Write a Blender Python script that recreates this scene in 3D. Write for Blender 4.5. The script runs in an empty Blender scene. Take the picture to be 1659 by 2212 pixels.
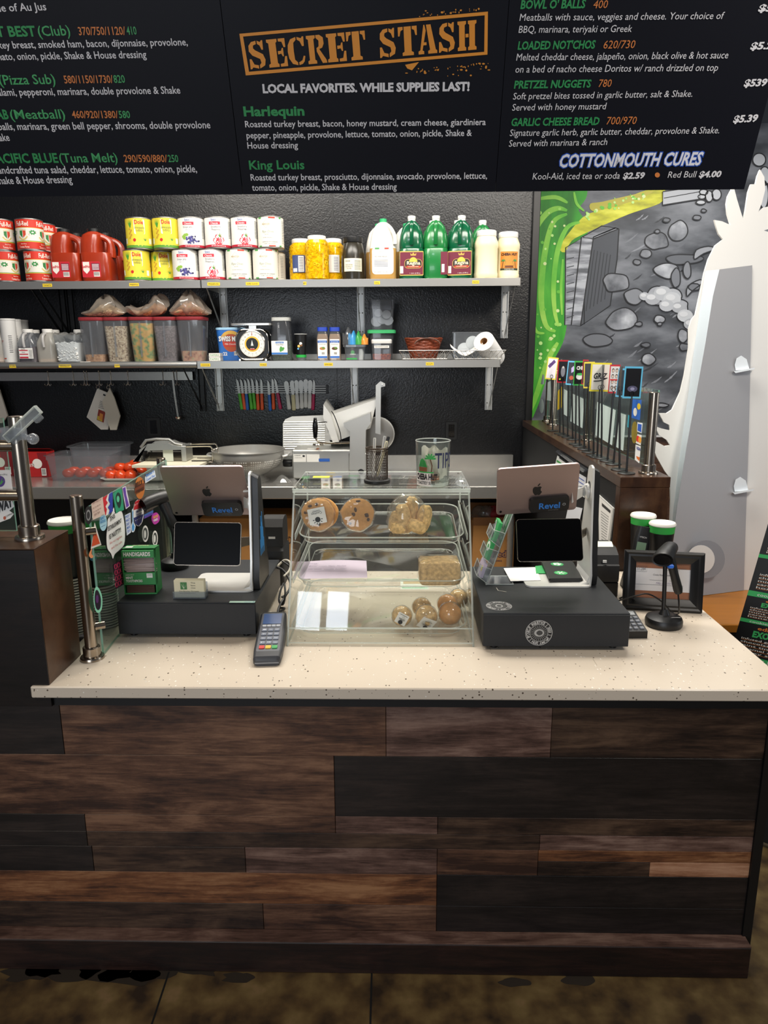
import bpy, math, random
from mathutils import Vector as V, Matrix as Mx
random.seed(7)
sc = bpy.context.scene
COL = sc.collection
PI = math.pi

# ------------------------------------------------------------------ camera
FPX, PITCH, YAW, ROLL = 1550.0, .2237, .0219, .0055
CAM = V((0, 0, 1.69))
FW = V((-math.sin(YAW) * math.cos(PITCH), math.cos(YAW) * math.cos(PITCH), -math.sin(PITCH)))
_r0 = V((math.cos(YAW), math.sin(YAW), 0))
_u0 = _r0.cross(FW)
RT = math.cos(ROLL) * _r0 - math.sin(ROLL) * _u0
UP = math.sin(ROLL) * _r0 + math.cos(ROLL) * _u0
cd = bpy.data.cameras.new('camera')
cam = bpy.data.objects.new('camera', cd)
COL.objects.link(cam)
cd.sensor_fit = 'HORIZONTAL'
cd.sensor_width = 36
cd.lens = 36 * FPX / 1659
cd.clip_start = .05
m = Mx.Identity(4)
for i in range(3):
    m[i][0], m[i][1], m[i][2], m[i][3] = RT[i], UP[i], -FW[i], CAM[i]
cam.matrix_world = m
sc.camera = cam

# ------------------------------------------------------------------ light and exposure
vs = sc.view_settings
vs.view_transform = 'Standard'
vs.look = 'None'
vs.gamma = 1
vs.exposure = 0.0
sc.cycles.transparent_max_bounces = 40
wd = bpy.data.worlds.new('world')
sc.world = wd
wd.use_nodes = True
wd.node_tree.nodes['Background'].inputs[0].default_value = (.80, .85, 1, 1)
wd.node_tree.nodes['Background'].inputs[1].default_value = .10

def area(name, loc, tgt, sx, sy, power, col, spread=PI):
    d = bpy.data.lights.new(name, 'AREA')
    d.shape = 'RECTANGLE'
    d.size, d.size_y, d.energy, d.color, d.spread = sx, sy, power, col, spread
    o = bpy.data.objects.new(name, d)
    COL.objects.link(o)
    o.location = loc
    o.rotation_euler = (V(tgt) - V(loc)).to_track_quat('-Z', 'Y').to_euler()
    return o

area('kitchen_ceiling_light', (-1.1, 3.1, 3.22), (-1.1, 3.25, 0), 1.4, .7, 62, (1, .95, .87))
area('kitchen_ceiling_light', (.45, 3.0, 3.22), (.45, 3.15, 0), 1.4, .7, 62, (1, .95, .87))
area('shop_window_light', (-1.6, -3.6, 1.7), (-.6, 1.7, 1.3), 2.2, 1.8, 90, (.86, .92, 1))
area('shop_fill_light', (-1.9, .2, 3.3), (-.6, 1.2, 0), .6, .6, 20, (1, .84, .66))
area('shop_fill_light', (1.75, .7, 3.3), (.95, 3.1, 1.4), .6, .6, 14, (1, .92, .82), 1.5)  # unseen fill, added and aimed to brighten the table number cards
area('wall_graze_fill', (-.5, 4.42, 3.25), (-.5, 4.6, 0), 3.2, .12, 20, (1, .96, .9))  # added fill without a known fixture, grazes the pebbled wall above the shelves
for _x, _w in ((-1.146, .3), (-.78, .27)):
    area('high_window_light', (_x, -3.6, 5.26), (_x + .5, 1.9, .9), _w, .48, 9, (.78, .88, 1))
area('side_window_light', (4.3, 2.2, 2.1), (1.6, 4.2, 1.5), 1.6, 2.0, 31, (.88, .94, 1))
area('hall_ceiling_light', (2.1, 4.45, 3.1), (2.1, 4.6, 0), 1.0, .5, 28, (1, .97, .92))

# ------------------------------------------------------------------ finding points of the place
def ray(px, py):
    return FW + RT * ((px - 829.5) / FPX) - UP * ((py - 1106) / FPX)
def W(px, py, X=None, Y=None, Z=None):
    d = ray(px, py)
    t = (X - CAM.x) / d.x if X is not None else (Y - CAM.y) / d.y if Y is not None else (Z - CAM.z) / d.z
    return CAM + d * t
def WP(px, py, p, n):
    d = ray(px, py)
    return CAM + d * ((V(p) - CAM).dot(n) / d.dot(n))
def fit(l, t, r, b, Y, z=None):
    """width and height of a thing standing at distance Y, with its base point"""
    a = W((l + r) / 2, b, Y=Y)
    z = a.z if z is None else z
    tp = W((l + r) / 2, t, Y=Y)
    w = (W(r, (t + b) / 2, Y=Y) - W(l, (t + b) / 2, Y=Y)).length
    return V(((a.x), Y, z)), w, tp.z - z

# ------------------------------------------------------------------ materials
def lin(h):
    h = h.lstrip('#')
    c = [int(h[i:i + 2], 16) / 255 for i in (0, 2, 4)]
    return tuple(x / 12.92 if x <= .04045 else ((x + .055) / 1.055) ** 2.4 for x in c) + (1,)
MATS = {}
def mk(name):
    mt = bpy.data.materials.new(name)
    mt.use_nodes = True
    MATS[name] = mt
    nt = mt.node_tree
    return mt, nt, nt.nodes['Principled BSDF']
def P(name, col, rough=.5, metal=0, bump=0, bscale=100, var=0, vscale=8, coat=0, stretch=None, spec=None, trans=0):
    mt, nt, b = mk(name)
    c = lin(col)
    b.inputs['Base Color'].default_value = c
    b.inputs['Roughness'].default_value = rough
    b.inputs['Metallic'].default_value = metal
    if coat: b.inputs['Coat Weight'].default_value = coat
    if spec is not None: b.inputs['Specular IOR Level'].default_value = spec
    if trans: b.inputs['Transmission Weight'].default_value = trans
    tc = nt.nodes.new('ShaderNodeTexCoord')
    mp = nt.nodes.new('ShaderNodeMapping')
    if stretch: mp.inputs['Scale'].default_value = stretch
    nt.links.new(tc.outputs['Object'], mp.inputs[0])
    if var:
        n = nt.nodes.new('ShaderNodeTexNoise')
        n.inputs['Scale'].default_value = vscale
        n.inputs['Detail'].default_value = 6
        nt.links.new(mp.outputs[0], n.inputs[0])
        r = nt.nodes.new('ShaderNodeValToRGB')
        r.color_ramp.elements[0].position = .3
        r.color_ramp.elements[1].position = .7
        r.color_ramp.elements[0].color = tuple(x * (1 - var) for x in c[:3]) + (1,)
        r.color_ramp.elements[1].color = tuple(min(1, x * (1 + var)) for x in c[:3]) + (1,)
        nt.links.new(n.outputs[0], r.inputs[0])
        nt.links.new(r.outputs[0], b.inputs['Base Color'])
    if bump:
        n = nt.nodes.new('ShaderNodeTexNoise')
        n.inputs['Scale'].default_value = bscale
        nt.links.new(mp.outputs[0], n.inputs[0])
        bp = nt.nodes.new('ShaderNodeBump')
        bp.inputs['Strength'].default_value = bump
        bp.inputs['Distance'].default_value = .004
        nt.links.new(n.outputs[0], bp.inputs['Height'])
        nt.links.new(bp.outputs[0], b.inputs['Normal'])
    return mt
def clear(name, tint, body=.06, bodycol='#ffffff', rough=.04, gloss=1.0):
    """thin clear or cloudy sheet: see-through, a little body, mirror reflection by angle"""
    mt = bpy.data.materials.new(name)
    mt.use_nodes = True
    MATS[name] = mt
    nt = mt.node_tree
    nt.nodes.clear()
    N = nt.nodes.new
    tr, df, gl = N('ShaderNodeBsdfTransparent'), N('ShaderNodeBsdfDiffuse'), N('ShaderNodeBsdfGlossy')
    tl = N('ShaderNodeBsdfTranslucent')
    tr.inputs[0].default_value = lin(tint)
    df.inputs[0].default_value = lin(bodycol)
    tl.inputs[0].default_value = lin(bodycol)
    gl.inputs['Roughness'].default_value = rough
    ms, m1, m2 = N('ShaderNodeMixShader'), N('ShaderNodeMixShader'), N('ShaderNodeMixShader')
    ms.inputs[0].default_value = .5
    nt.links.new(df.outputs[0], ms.inputs[1]); nt.links.new(tl.outputs[0], ms.inputs[2])
    m1.inputs[0].default_value = body
    nt.links.new(tr.outputs[0], m1.inputs[1]); nt.links.new(ms.outputs[0], m1.inputs[2])
    lw_ = N('ShaderNodeLayerWeight')
    lw_.inputs[0].default_value = .5
    pw = N('ShaderNodeMath'); pw.operation = 'POWER'; pw.inputs[1].default_value = 4
    mu = N('ShaderNodeMath'); mu.operation = 'MULTIPLY_ADD'; mu.inputs[1].default_value = .85 * min(1, gloss); mu.inputs[2].default_value = .04 * gloss
    nt.links.new(lw_.outputs['Facing'], pw.inputs[0]); nt.links.new(pw.outputs[0], mu.inputs[0]); nt.links.new(mu.outputs[0], m2.inputs[0])
    nt.links.new(m1.outputs[0], m2.inputs[1]); nt.links.new(gl.outputs[0], m2.inputs[2])
    o = N('ShaderNodeOutputMaterial')
    nt.links.new(m2.outputs[0], o.inputs[0])
    return mt
def speck(name, stops, scale, rough, vor=False, coat=0, bump=0, stretch=None, detail=4):
    mt, nt, b = mk(name)
    b.inputs['Roughness'].default_value = rough
    if coat: b.inputs['Coat Weight'].default_value = coat
    tc, mp = nt.nodes.new('ShaderNodeTexCoord'), nt.nodes.new('ShaderNodeMapping')
    if stretch: mp.inputs['Scale'].default_value = stretch
    nt.links.new(tc.outputs['Object'], mp.inputs[0])
    n = nt.nodes.new('ShaderNodeTexVoronoi' if vor else 'ShaderNodeTexNoise')
    n.inputs['Scale'].default_value = scale
    if not vor: n.inputs['Detail'].default_value = detail
    nt.links.new(mp.outputs[0], n.inputs['Vector'])
    r = nt.nodes.new('ShaderNodeValToRGB')
    els = r.color_ramp.elements
    while len(els) < len(stops): els.new(.5)
    for e, (p, c) in zip(els, stops):
        e.position = p; e.color = lin(c)
    nt.links.new(n.outputs[0], r.inputs[0])
    nt.links.new(r.outputs[0], b.inputs['Base Color'])
    if bump:
        bp = nt.nodes.new('ShaderNodeBump')
        bp.inputs['Strength'].default_value = bump
        bp.inputs['Distance'].default_value = .003
        nt.links.new(n.outputs[0], bp.inputs['Height'])
        nt.links.new(bp.outputs[0], b.inputs['Normal'])
    return mt
def wood(name, dark, mid, light, rough=.42, sx=1.1, sz=16):
    """laminate plank: fine streaks along X, broad tone bands and worn, scraped blotches"""
    mt, nt, b = mk(name)
    N, L = nt.nodes.new, nt.links.new
    b.inputs['Roughness'].default_value = rough
    tc = N('ShaderNodeTexCoord')
    def noise(scale, det, dist, st, rgh=.6):
        mp = N('ShaderNodeMapping'); mp.inputs['Scale'].default_value = st
        L(tc.outputs['Object'], mp.inputs[0])
        n = N('ShaderNodeTexNoise'); n.inputs['Scale'].default_value = scale; n.inputs['Detail'].default_value = det
        n.inputs['Distortion'].default_value = dist; n.inputs['Roughness'].default_value = rgh
        L(mp.outputs[0], n.inputs['Vector'])
        return n.outputs[0]
    fine = noise(9, 8, .5, (sx, sz, sz), .75)
    band = noise(3.2, 4, .9, (sx * .8, sz * .35, sz * .35))
    blot = noise(13, 7, .3, (1, 1.6, 1.6), .72)
    def mad(a, k, c):
        q = N('ShaderNodeMath'); q.operation = 'MULTIPLY_ADD'; q.inputs[1].default_value = k
        L(a, q.inputs[0])
        if isinstance(c, float): q.inputs[2].default_value = c
        else: L(c, q.inputs[2])
        return q.outputs[0]
    t = mad(fine, .5, mad(band, .8, mad(blot, .26, -.28)))
    r = N('ShaderNodeValToRGB')
    e = r.color_ramp.elements
    e.new(.5)
    for k, (p, c) in enumerate(((.36, dark), (.50, mid), (.66, light))):
        e[k].position = p; e[k].color = lin(c)
    L(t, r.inputs[0]); L(r.outputs[0], b.inputs['Base Color'])
    bp = N('ShaderNodeBump'); bp.inputs['Strength'].default_value = .1; bp.inputs['Distance'].default_value = .002
    L(fine, bp.inputs['Height']); L(bp.outputs[0], b.inputs['Normal'])
    return mt
def MT(s):
    if not isinstance(s, str): return s
    if s in MATS: return MATS[s]
    h, _, r = s.partition(':')
    return P(s, h, float(r) if r else .55)

# frp: pebbled black wall sheets
mt, nt, b = mk('frp_black')
b.inputs['Base Color'].default_value = lin('#0f0f11'); b.inputs['Roughness'].default_value = .3
tc = nt.nodes.new('ShaderNodeTexCoord')
vo = nt.nodes.new('ShaderNodeTexNoise'); vo.inputs['Scale'].default_value = 110; vo.inputs['Detail'].default_value = 1.5
nt.links.new(tc.outputs['Object'], vo.inputs['Vector'])
bp = nt.nodes.new('ShaderNodeBump'); bp.inputs['Strength'].default_value = .38; bp.inputs['Distance'].default_value = .003
nt.links.new(vo.outputs[0], bp.inputs['Height']); nt.links.new(bp.outputs[0], b.inputs['Normal'])
# quartz counter: cream with small dark and white chips
mt, nt, b = mk('quartz')
b.inputs['Roughness'].default_value = .28
tc = nt.nodes.new('ShaderNodeTexCoord')
mp = nt.nodes.new('ShaderNodeMapping'); mp.inputs['Scale'].default_value = (1, .62, 1)
nt.links.new(tc.outputs['Object'], mp.inputs[0])
vo = nt.nodes.new('ShaderNodeTexVoronoi'); vo.inputs['Scale'].default_value = 120
nt.links.new(mp.outputs[0], vo.inputs['Vector'])
rr = nt.nodes.new('ShaderNodeMath'); rr.operation = 'LESS_THAN'
nt.links.new(vo.outputs['Distance'], rr.inputs[0])
sx = nt.nodes.new('ShaderNodeSeparateColor'); nt.links.new(vo.outputs['Color'], sx.inputs[0])
ra = nt.nodes.new('ShaderNodeMapRange'); ra.inputs[1].default_value = .55; ra.inputs[2].default_value = 1; ra.inputs[3].default_value = 0; ra.inputs[4].default_value = .30
nt.links.new(sx.outputs[0], ra.inputs[0]); nt.links.new(ra.outputs[0], rr.inputs[1])
mx = nt.nodes.new('ShaderNodeMix'); mx.data_type = 'RGBA'
cr = nt.nodes.new('ShaderNodeValToRGB'); cr.color_ramp.elements[0].position = .35; cr.color_ramp.elements[1].position = .5
cr.color_ramp.elements[0].color = lin('#5c4f42'); cr.color_ramp.elements[1].color = lin('#efe9df')
nt.links.new(sx.outputs[1], cr.inputs[0])
mx.inputs['A'].default_value = lin('#d3c6b4')
nt.links.new(rr.outputs[0], mx.inputs['Factor']); nt.links.new(cr.outputs[0], mx.inputs['B']); nt.links.new(mx.outputs['Result'], b.inputs['Base Color'])

wood('plank_black', '#130f0e', '#1f1917', '#2f2622')
wood('toe_wood', '#150c0a', '#23140f', '#35211a')
wood('plank_dark', '#1f1511', '#3d2c22', '#5c4636')
wood('plank_brown', '#33211a', '#5c3f2f', '#84614a')
wood('plank_umber', '#3d2a23', '#644a40', '#8c7062')
wood('plank_orange', '#44291c', '#784c30', '#a37550')
wood('plank_light', '#68402c', '#a07052', '#c29474')
wood('cap_brown', '#2c1a10', '#3a2416', '#47301f', rough=.3, sx=4, sz=4)
wood('box_brown', '#2f1d12', '#4a301f', '#5c3f2a', rough=.3, sx=9, sz=1.2)
wood('box_black', '#0c0a09', '#141010', '#1c1512', rough=.35)
wood('wainscot', '#23160f', '#432c1f', '#5c3f2d')
speck('concrete', ((.32, '#33261a'), (.48, '#5f4a2c'), (.62, '#77623c'), (.75, '#8f7350')), 11, .45, bump=.15, detail=10)
P('bench_orange', '#a8691f', .3, var=.12, vscale=3, stretch=(1, 6, 1))
P('alu_bowl', '#b0aea9', .4, .6)
P('steel', '#bfbcb6', .25, .78, bump=.03, bscale=60, stretch=(1, 40, 40))
P('steel_dull', '#9a9894', .42, 1)
P('chrome', '#d8d2c8', .14, 1)
P('nickel', '#a59a8c', .24, 1)
P('alu', '#cfcfcc', .4, .6, bump=.02, bscale=300)
P('cast_alu', '#c4c4c0', .42, .85, bump=.05, bscale=250)
P('alu_paint', '#d6d5d0', .38, .35)
P('ipad_back', '#9d8a86', .38, .8)
P('screen_black', '#020203', .3, 0, spec=.06)
P('black', '#101011', .42)
P('black_matte', '#19191a', .6, bump=.05, bscale=400)
P('drawer_black', '#25272a', .5, bump=.08, bscale=500, spec=.35)
P('black_gloss', '#0a0a0b', .18, coat=.3)
P('black_gap', '#060606', .8)
P('white', '#e9e6e0', .5)
P('paper', '#ece9e4', .7)
P('foam_white', '#dedcd8', .75, bump=.04, bscale=80)
P('foam_grey', '#9d9da0', .7)
P('cream', '#efe2ba', .45, trans=.0)
P('ink', '#16181c', .55)
P('text_white', '#cfcfd4', .55)
P('panel_navy', '#0d0f18', .5, spec=.18)
P('shelf_steel', '#a9a7a3', .36, .85, bump=.03, bscale=60, stretch=(1, 40, 40))
P('green_sign', '#23874a', .55)
P('green_sign2', '#3c9a5c', .55)
P('orange_sign', '#c9773a', .55)
P('stamp_orange', '#d68a26', .5)
P('cardboard', '#a9773f', .8, var=.06, vscale=20, bump=.03, bscale=90)
P('cardboard_dark', '#7d5430', .8)
P('cookie', '#d69a55', .75, bump=.5, bscale=120, var=.2, vscale=40)
P('cookie_dark', '#4a2a18', .55, bump=.4, bscale=150, var=.3, vscale=60)
P('granola', '#dcb67c', .75, bump=.9, bscale=110, var=.35, vscale=90)
P('tomato', '#d9481f', .22, var=.1, vscale=12, coat=.2)
P('leaf_green', '#3f8a35', .5)
P('wicker', '#7a3418', .45, bump=.5, bscale=160, var=.3, vscale=50)
P('gold', '#b8994f', .35, .7)
clear('acrylic', '#fbfdfb', .015, rough=.02)
clear('acrylic_edge', '#f2f6f2', .4, '#f4f7f4', rough=.15)
clear('glass_clear', '#eef6f1', .02, '#cfe0d6', rough=.01)
clear('glass_edge', '#9fd8c0', .6, '#a8d8c6', rough=.1)
clear('poly_cloudy', '#e6e8ea', .2, '#d7dbe2', rough=.12)
clear('poly_clear', '#e6eaee', .14, '#dde2e6', rough=.06)
clear('poly_dark', '#b9bcc2', .16, '#b9bcc2', rough=.1)
clear('hdpe', '#d8d6d0', .72, '#e6e3db', rough=.3)
clear('film', '#f6f6f4', .1, '#ffffff', rough=.06, gloss=1.6)
clear('bag_film', '#e3ded6', .42, '#cfc6ba', rough=.14, gloss=1.6)
clear('green_cardholder', '#bfe2c8', .35, '#6fae84', rough=.08)
P('label_white', '#eceae4', .5)

# ------------------------------------------------------------------ mesh builder
def rrect(w, h, r, n=5):
    r = min(r, w / 2 - 1e-5, h / 2 - 1e-5)
    out = []
    for cx, cy, a0 in ((w / 2 - r, h / 2 - r, 0), (-w / 2 + r, h / 2 - r, PI / 2), (-w / 2 + r, -h / 2 + r, PI), (w / 2 - r, -h / 2 + r, 1.5 * PI)):
        for k in range(n + 1):
            a = a0 + k * PI / 2 / n
            out.append((cx + r * math.cos(a), cy + r * math.sin(a)))
    return out
def disc(r, n=20, cx=0, cy=0, ry=None, a=0):
    ry = ry or r
    ca, sa = math.cos(a), math.sin(a)
    return [(cx + r * math.cos(t) * ca - ry * math.sin(t) * sa, cy + r * math.cos(t) * sa + ry * math.sin(t) * ca) for t in (2 * PI * k / n for k in range(n))]
def plane(o, u, v, e=0):
    o, u, v = V(o), V(u), V(v)
    n = u.cross(v).normalized() * e
    return lambda x, y: o + u * x + v * y + n
def front(y, x0=0, z0=0):
    return lambda x, z: V((x0 + x, y, z0 + z))
def cyl(R, z0=0, a0=0, R2=None, H=1):
    """wraps flat artwork round an upright cylinder or cone, facing -Y at x = 0"""
    def f(x, z):
        a = a0 + x / R
        r = R if R2 is None else R + (R2 - R) * z / H
        return V((r * math.sin(a), -r * math.cos(a), z0 + z))
    return f
def roty(a): return Mx.Rotation(a, 4, 'Y')
def rotx(a): return Mx.Rotation(a, 4, 'X')
def rotz(a): return Mx.Rotation(a, 4, 'Z')
def T(x, y=None, z=None):
    return Mx.Translation(V(x) if y is None else V((x, y, z)))
_txt = {}
def glyphs(s, bold, shear):
    k = (s, bold, shear)
    if k in _txt: return _txt[k]
    c = bpy.data.curves.new('t', 'FONT')
    c.body = s; c.size = 1; c.resolution_u = 2; c.offset = bold; c.shear = shear
    o = bpy.data.objects.new('t', c)
    me = o.to_mesh()
    vs_ = [(v.co.x, v.co.y) for v in me.vertices]
    fs_ = [tuple(p.vertices) for p in me.polygons]
    o.to_mesh_clear()
    bpy.data.objects.remove(o); bpy.data.curves.remove(c)
    x0 = min((v[0] for v in vs_), default=0); x1 = max((v[0] for v in vs_), default=1)
    _txt[k] = ([(x - x0, y) for x, y in vs_], fs_, x1 - x0)
    return _txt[k]
CAPH = .729

class MB:
    def __init__(s, mat=None):
        s.v, s.f, s.fm, s.mats, s.M, s.cur = [], [], [], [], Mx.Identity(4), 0
        if mat: s.use(mat)
    def use(s, mat):
        mt = MT(mat)
        if mt not in s.mats: s.mats.append(mt)
        s.cur = s.mats.index(mt)
        return s
    def at(s, M=None):
        s.M = M or Mx.Identity(4)
        return s
    def add(s, vs_, fs_):
        b = len(s.v)
        M = s.M
        s.v += [M @ V(p) for p in vs_]
        s.f += [tuple(i + b for i in f) for f in fs_]
        s.fm += [s.cur] * len(fs_)
        return s
    def box(s, x0, x1, y0, y1, z0, z1, b=0):
        b = min(b, (x1 - x0) * .45, (y1 - y0) * .45, (z1 - z0) * .45)
        if b <= 0:
            return s.add([(x, y, z) for x in (x0, x1) for y in (y0, y1) for z in (z0, z1)],
                         [(0, 1, 3, 2), (4, 6, 7, 5), (0, 4, 5, 1), (2, 3, 7, 6), (0, 2, 6, 4), (1, 5, 7, 3)])
        vs_, ix = [], {}
        for i, x in enumerate((x0, x1)):
            for j, y in enumerate((y0, y1)):
                for k, z in enumerate((z0, z1)):
                    sx_, sy_, sz_ = (1, -1)[i], (1, -1)[j], (1, -1)[k]
                    for ax in range(3):
                        p = [x + sx_ * b, y + sy_ * b, z + sz_ * b]
                        p[ax] = (x, y, z)[ax]
                        ix[i, j, k, ax] = len(vs_); vs_.append(p)
        F = []
        for ax in range(3):
            o1, o2 = [a for a in range(3) if a != ax]
            for sd in (0, 1):
                q = []
                for a, c in ((0, 0), (1, 0), (1, 1), (0, 1)):
                    t = [0, 0, 0]; t[ax] = sd; t[o1] = a; t[o2] = c
                    q.append(ix[t[0], t[1], t[2], ax])
                F.append(tuple(q))
        for ax in range(3):
            o1, o2 = [a for a in range(3) if a != ax]
            for a in (0, 1):
                for c in (0, 1):
                    q = []
                    for sd, pa in ((0, o1), (1, o1), (1, o2), (0, o2)):
                        t = [0, 0, 0]; t[ax] = sd; t[o1] = a; t[o2] = c
                        q.append(ix[t[0], t[1], t[2], pa])
                    F.append(tuple(q))
        for i in (0, 1):
            for j in (0, 1):
                for k in (0, 1):
                    F.append((ix[i, j, k, 0], ix[i, j, k, 1], ix[i, j, k, 2]))
        return s.add(vs_, F)
    def lathe(s, prof, n=24, cx=0, cy=0, cap=(1, 1)):
        vs_, F = [], []
        for r, z in prof:
            vs_ += [(cx + r * math.cos(2 * PI * k / n), cy + r * math.sin(2 * PI * k / n), z) for k in range(n)]
        for j in range(len(prof) - 1):
            for k in range(n):
                k2 = (k + 1) % n
                F.append((j * n + k, j * n + k2, (j + 1) * n + k2, (j + 1) * n + k))
        if cap[0]: F.append(tuple(range(n))[::-1])
        if cap[1]: F.append(tuple(range((len(prof) - 1) * n, len(prof) * n)))
        return s.add(vs_, F)
    def cylz(s, r, z0, z1, cx=0, cy=0, n=20, r2=None):
        return s.lathe([(r, z0), (r if r2 is None else r2, z1)], n, cx, cy)
    def loft(s, rings, cap=(1, 1), close=True):
        n = len(rings[0]); vs_, F = [], []
        for r in rings: vs_ += list(r)
        for j in range(len(rings) - 1):
            for k in range(n if close else n - 1):
                k2 = (k + 1) % n
                F.append((j * n + k, j * n + k2, (j + 1) * n + k2, (j + 1) * n + k))
        if cap[0]: F.append(tuple(range(n))[::-1])
        if cap[1]: F.append(tuple(range((len(rings) - 1) * n, len(rings) * n)))
        return s.add(vs_, F)
    def prism(s, poly, a, b, ax='z'):
        f = {'z': lambda p, h: (p[0], p[1], h), 'y': lambda p, h: (p[0], h, p[1]), 'x': lambda p, h: (h, p[0], p[1])}[ax]
        return s.loft([[f(p, a) for p in poly], [f(p, b) for p in poly]])
    def sheet(s, poly, fn, t):
        """a cut-out sheet of thickness t lying behind fn's surface"""
        n = (fn(1, 0) - fn(0, 0)).cross(fn(0, 1) - fn(0, 0)).normalized() * t
        return s.loft([[fn(*p) for p in poly], [fn(*p) - n for p in poly]])
    def poly(s, pts, fn):
        return s.add([fn(*p) for p in pts], [tuple(range(len(pts)))])
    def rect(s, x0, y0, x1, y1, fn, n=1):
        vs_ = [fn(x0 + (x1 - x0) * i / n, y) for i in range(n + 1) for y in (y0, y1)]
        return s.add(vs_, [(2 * i, 2 * i + 2, 2 * i + 3, 2 * i + 1) for i in range(n)])
    def ribbon(s, pts, w, fn, closed=False):
        n = len(pts); L_ = []
        for i, p in enumerate(pts):
            a = pts[(i - 1) % n] if closed or i else p
            b = pts[(i + 1) % n] if closed or i < n - 1 else p
            dx, dy = b[0] - a[0], b[1] - a[1]
            l = math.hypot(dx, dy) or 1
            ww = (w[i] if isinstance(w, (list, tuple)) else w) / 2
            L_ += [fn(p[0] - dy / l * ww, p[1] + dx / l * ww), fn(p[0] + dy / l * ww, p[1] - dx / l * ww)]
        F = [(2 * i, 2 * i + 1, 2 * i + 3, 2 * i + 2) for i in range(n - 1)]
        if closed: F.append((2 * n - 2, 2 * n - 1, 1, 0))
        return s.add(L_, F)
    def grid(s, fn, nu, nv):
        vs_ = [fn(i / nu, j / nv) for i in range(nu + 1) for j in range(nv + 1)]
        return s.add(vs_, [(i * (nv + 1) + j, (i + 1) * (nv + 1) + j, (i + 1) * (nv + 1) + j + 1, i * (nv + 1) + j + 1) for i in range(nu) for j in range(nv)])
    def ball(s, c, rx, ry=None, rz=None, nu=14, nv=8, jit=0, seed=0):
        ry = ry or rx; rz = rz or rx
        R = random.Random(seed)
        pr = [(math.sin(PI * j / nv), -math.cos(PI * j / nv)) for j in range(1, nv)]
        vs_ = []
        for r, z in pr:
            for k in range(nu):
                q = 1 + R.uniform(-jit, jit)
                vs_.append((c[0] + rx * r * q * math.cos(2 * PI * k / nu), c[1] + ry * r * q * math.sin(2 * PI * k / nu), c[2] + rz * z * q))
        F = []
        for j in range(nv - 2):
            for k in range(nu):
                k2 = (k + 1) % nu
                F.append((j * nu + k, j * nu + k2, (j + 1) * nu + k2, (j + 1) * nu + k))
        vs_ += [(c[0], c[1], c[2] - rz), (c[0], c[1], c[2] + rz)]
        b, t = len(vs_) - 2, len(vs_) - 1
        for k in range(nu):
            k2 = (k + 1) % nu
            F += [(b, k2, k), (t, (nv - 2) * nu + k, (nv - 2) * nu + k2)]
        return s.add(vs_, F)
    def tube(s, pts, r, n=8, closed=False, caps=True):
        pts = [V(p) for p in pts]
        m_ = len(pts); rings = []
        nrm = None
        for i, p in enumerate(pts):
            a = pts[(i - 1) % m_] if closed or i else p
            b = pts[(i + 1) % m_] if closed or i < m_ - 1 else p
            t = (b - a).normalized()
            if nrm is None:
                nrm = t.cross(V((0, 0, 1)) if abs(t.z) < .9 else V((1, 0, 0))).normalized()
            nrm = (nrm - t * nrm.dot(t)).normalized()
            bi = t.cross(nrm)
            rr_ = r[i] if isinstance(r, (list, tuple)) else r
            rings.append([p + nrm * rr_ * math.cos(2 * PI * k / n) + bi * rr_ * math.sin(2 * PI * k / n) for k in range(n)])
        if closed:
            rings.append(rings[0])
            return s.loft(rings, (0, 0))
        return s.loft(rings, (1, 1) if caps else (0, 0))
    def text(s, t, fn, x, y, cap, w=None, align='L', bold=0, shear=0):
        vs_, fs_, wd_ = glyphs(t, bold, shear)
        if not fs_: return s
        k = cap / CAPH
        kx = w / wd_ if w else k * .82
        ox = x - (kx * wd_ / 2 if align == 'C' else kx * wd_ if align == 'R' else 0)
        return s.add([fn(ox + a * kx, y + b * k) for a, b in vs_], fs_)
    def obj(s, name, parent=None):
        me = bpy.data.meshes.new(name)
        me.from_pydata([tuple(p) for p in s.v], [], s.f)
        for mt in s.mats: me.materials.append(mt)
        me.polygons.foreach_set('material_index', s.fm)
        me.polygons.foreach_set('use_smooth', [True] * len(s.f))
        me.update()
        me.set_sharp_from_angle(angle=.6)
        o = bpy.data.objects.new(name, me)
        COL.objects.link(o)
        o.parent = parent
        return o
def smooth(pts, k=3, closed=False):
    """Catmull-Rom through the points"""
    n = len(pts); out = []
    D = len(pts[0])
    for i in range(n if closed else n - 1):
        p = [pts[(i + j) % n] if closed else pts[max(0, min(n - 1, i + j))] for j in (-1, 0, 1, 2)]
        for q in range(k):
            t = q / k
            out.append(tuple(.5 * (2 * p[1][d] + (p[2][d] - p[0][d]) * t + (2 * p[0][d] - 5 * p[1][d] + 4 * p[2][d] - p[3][d]) * t * t + (3 * p[1][d] - p[0][d] - 3 * p[2][d] + p[3][d]) * t ** 3) for d in range(D)))
    if not closed: out.append(tuple(pts[-1]))
    return out
def tag(o, label, cat, group=None, kind=None):
    o['label'] = label; o['category'] = cat
    if group: o['group'] = group
    if kind: o['kind'] = kind
    return o
def thing(name, label, cat, loc=(0, 0, 0), rz=0, group=None, rot=None):
    o = bpy.data.objects.new(name, None)
    COL.objects.link(o)
    o.empty_display_size = .05
    o.location = loc
    o.rotation_euler = rot or (0, 0, rz)
    return tag(o, label, cat, group)
def solo(name, mb, label, cat, loc=(0, 0, 0), rz=0, group=None, rot=None):
    o = mb.obj(name)
    o.location = loc
    o.rotation_euler = rot or (0, 0, rz)
    return tag(o, label, cat, group)
def struct(name, mb):
    o = mb.obj(name)
    o['kind'] = 'structure'
    return o
KIDS = {}
def kids(o): return [c for c in COL.objects if c.parent == o]
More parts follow.
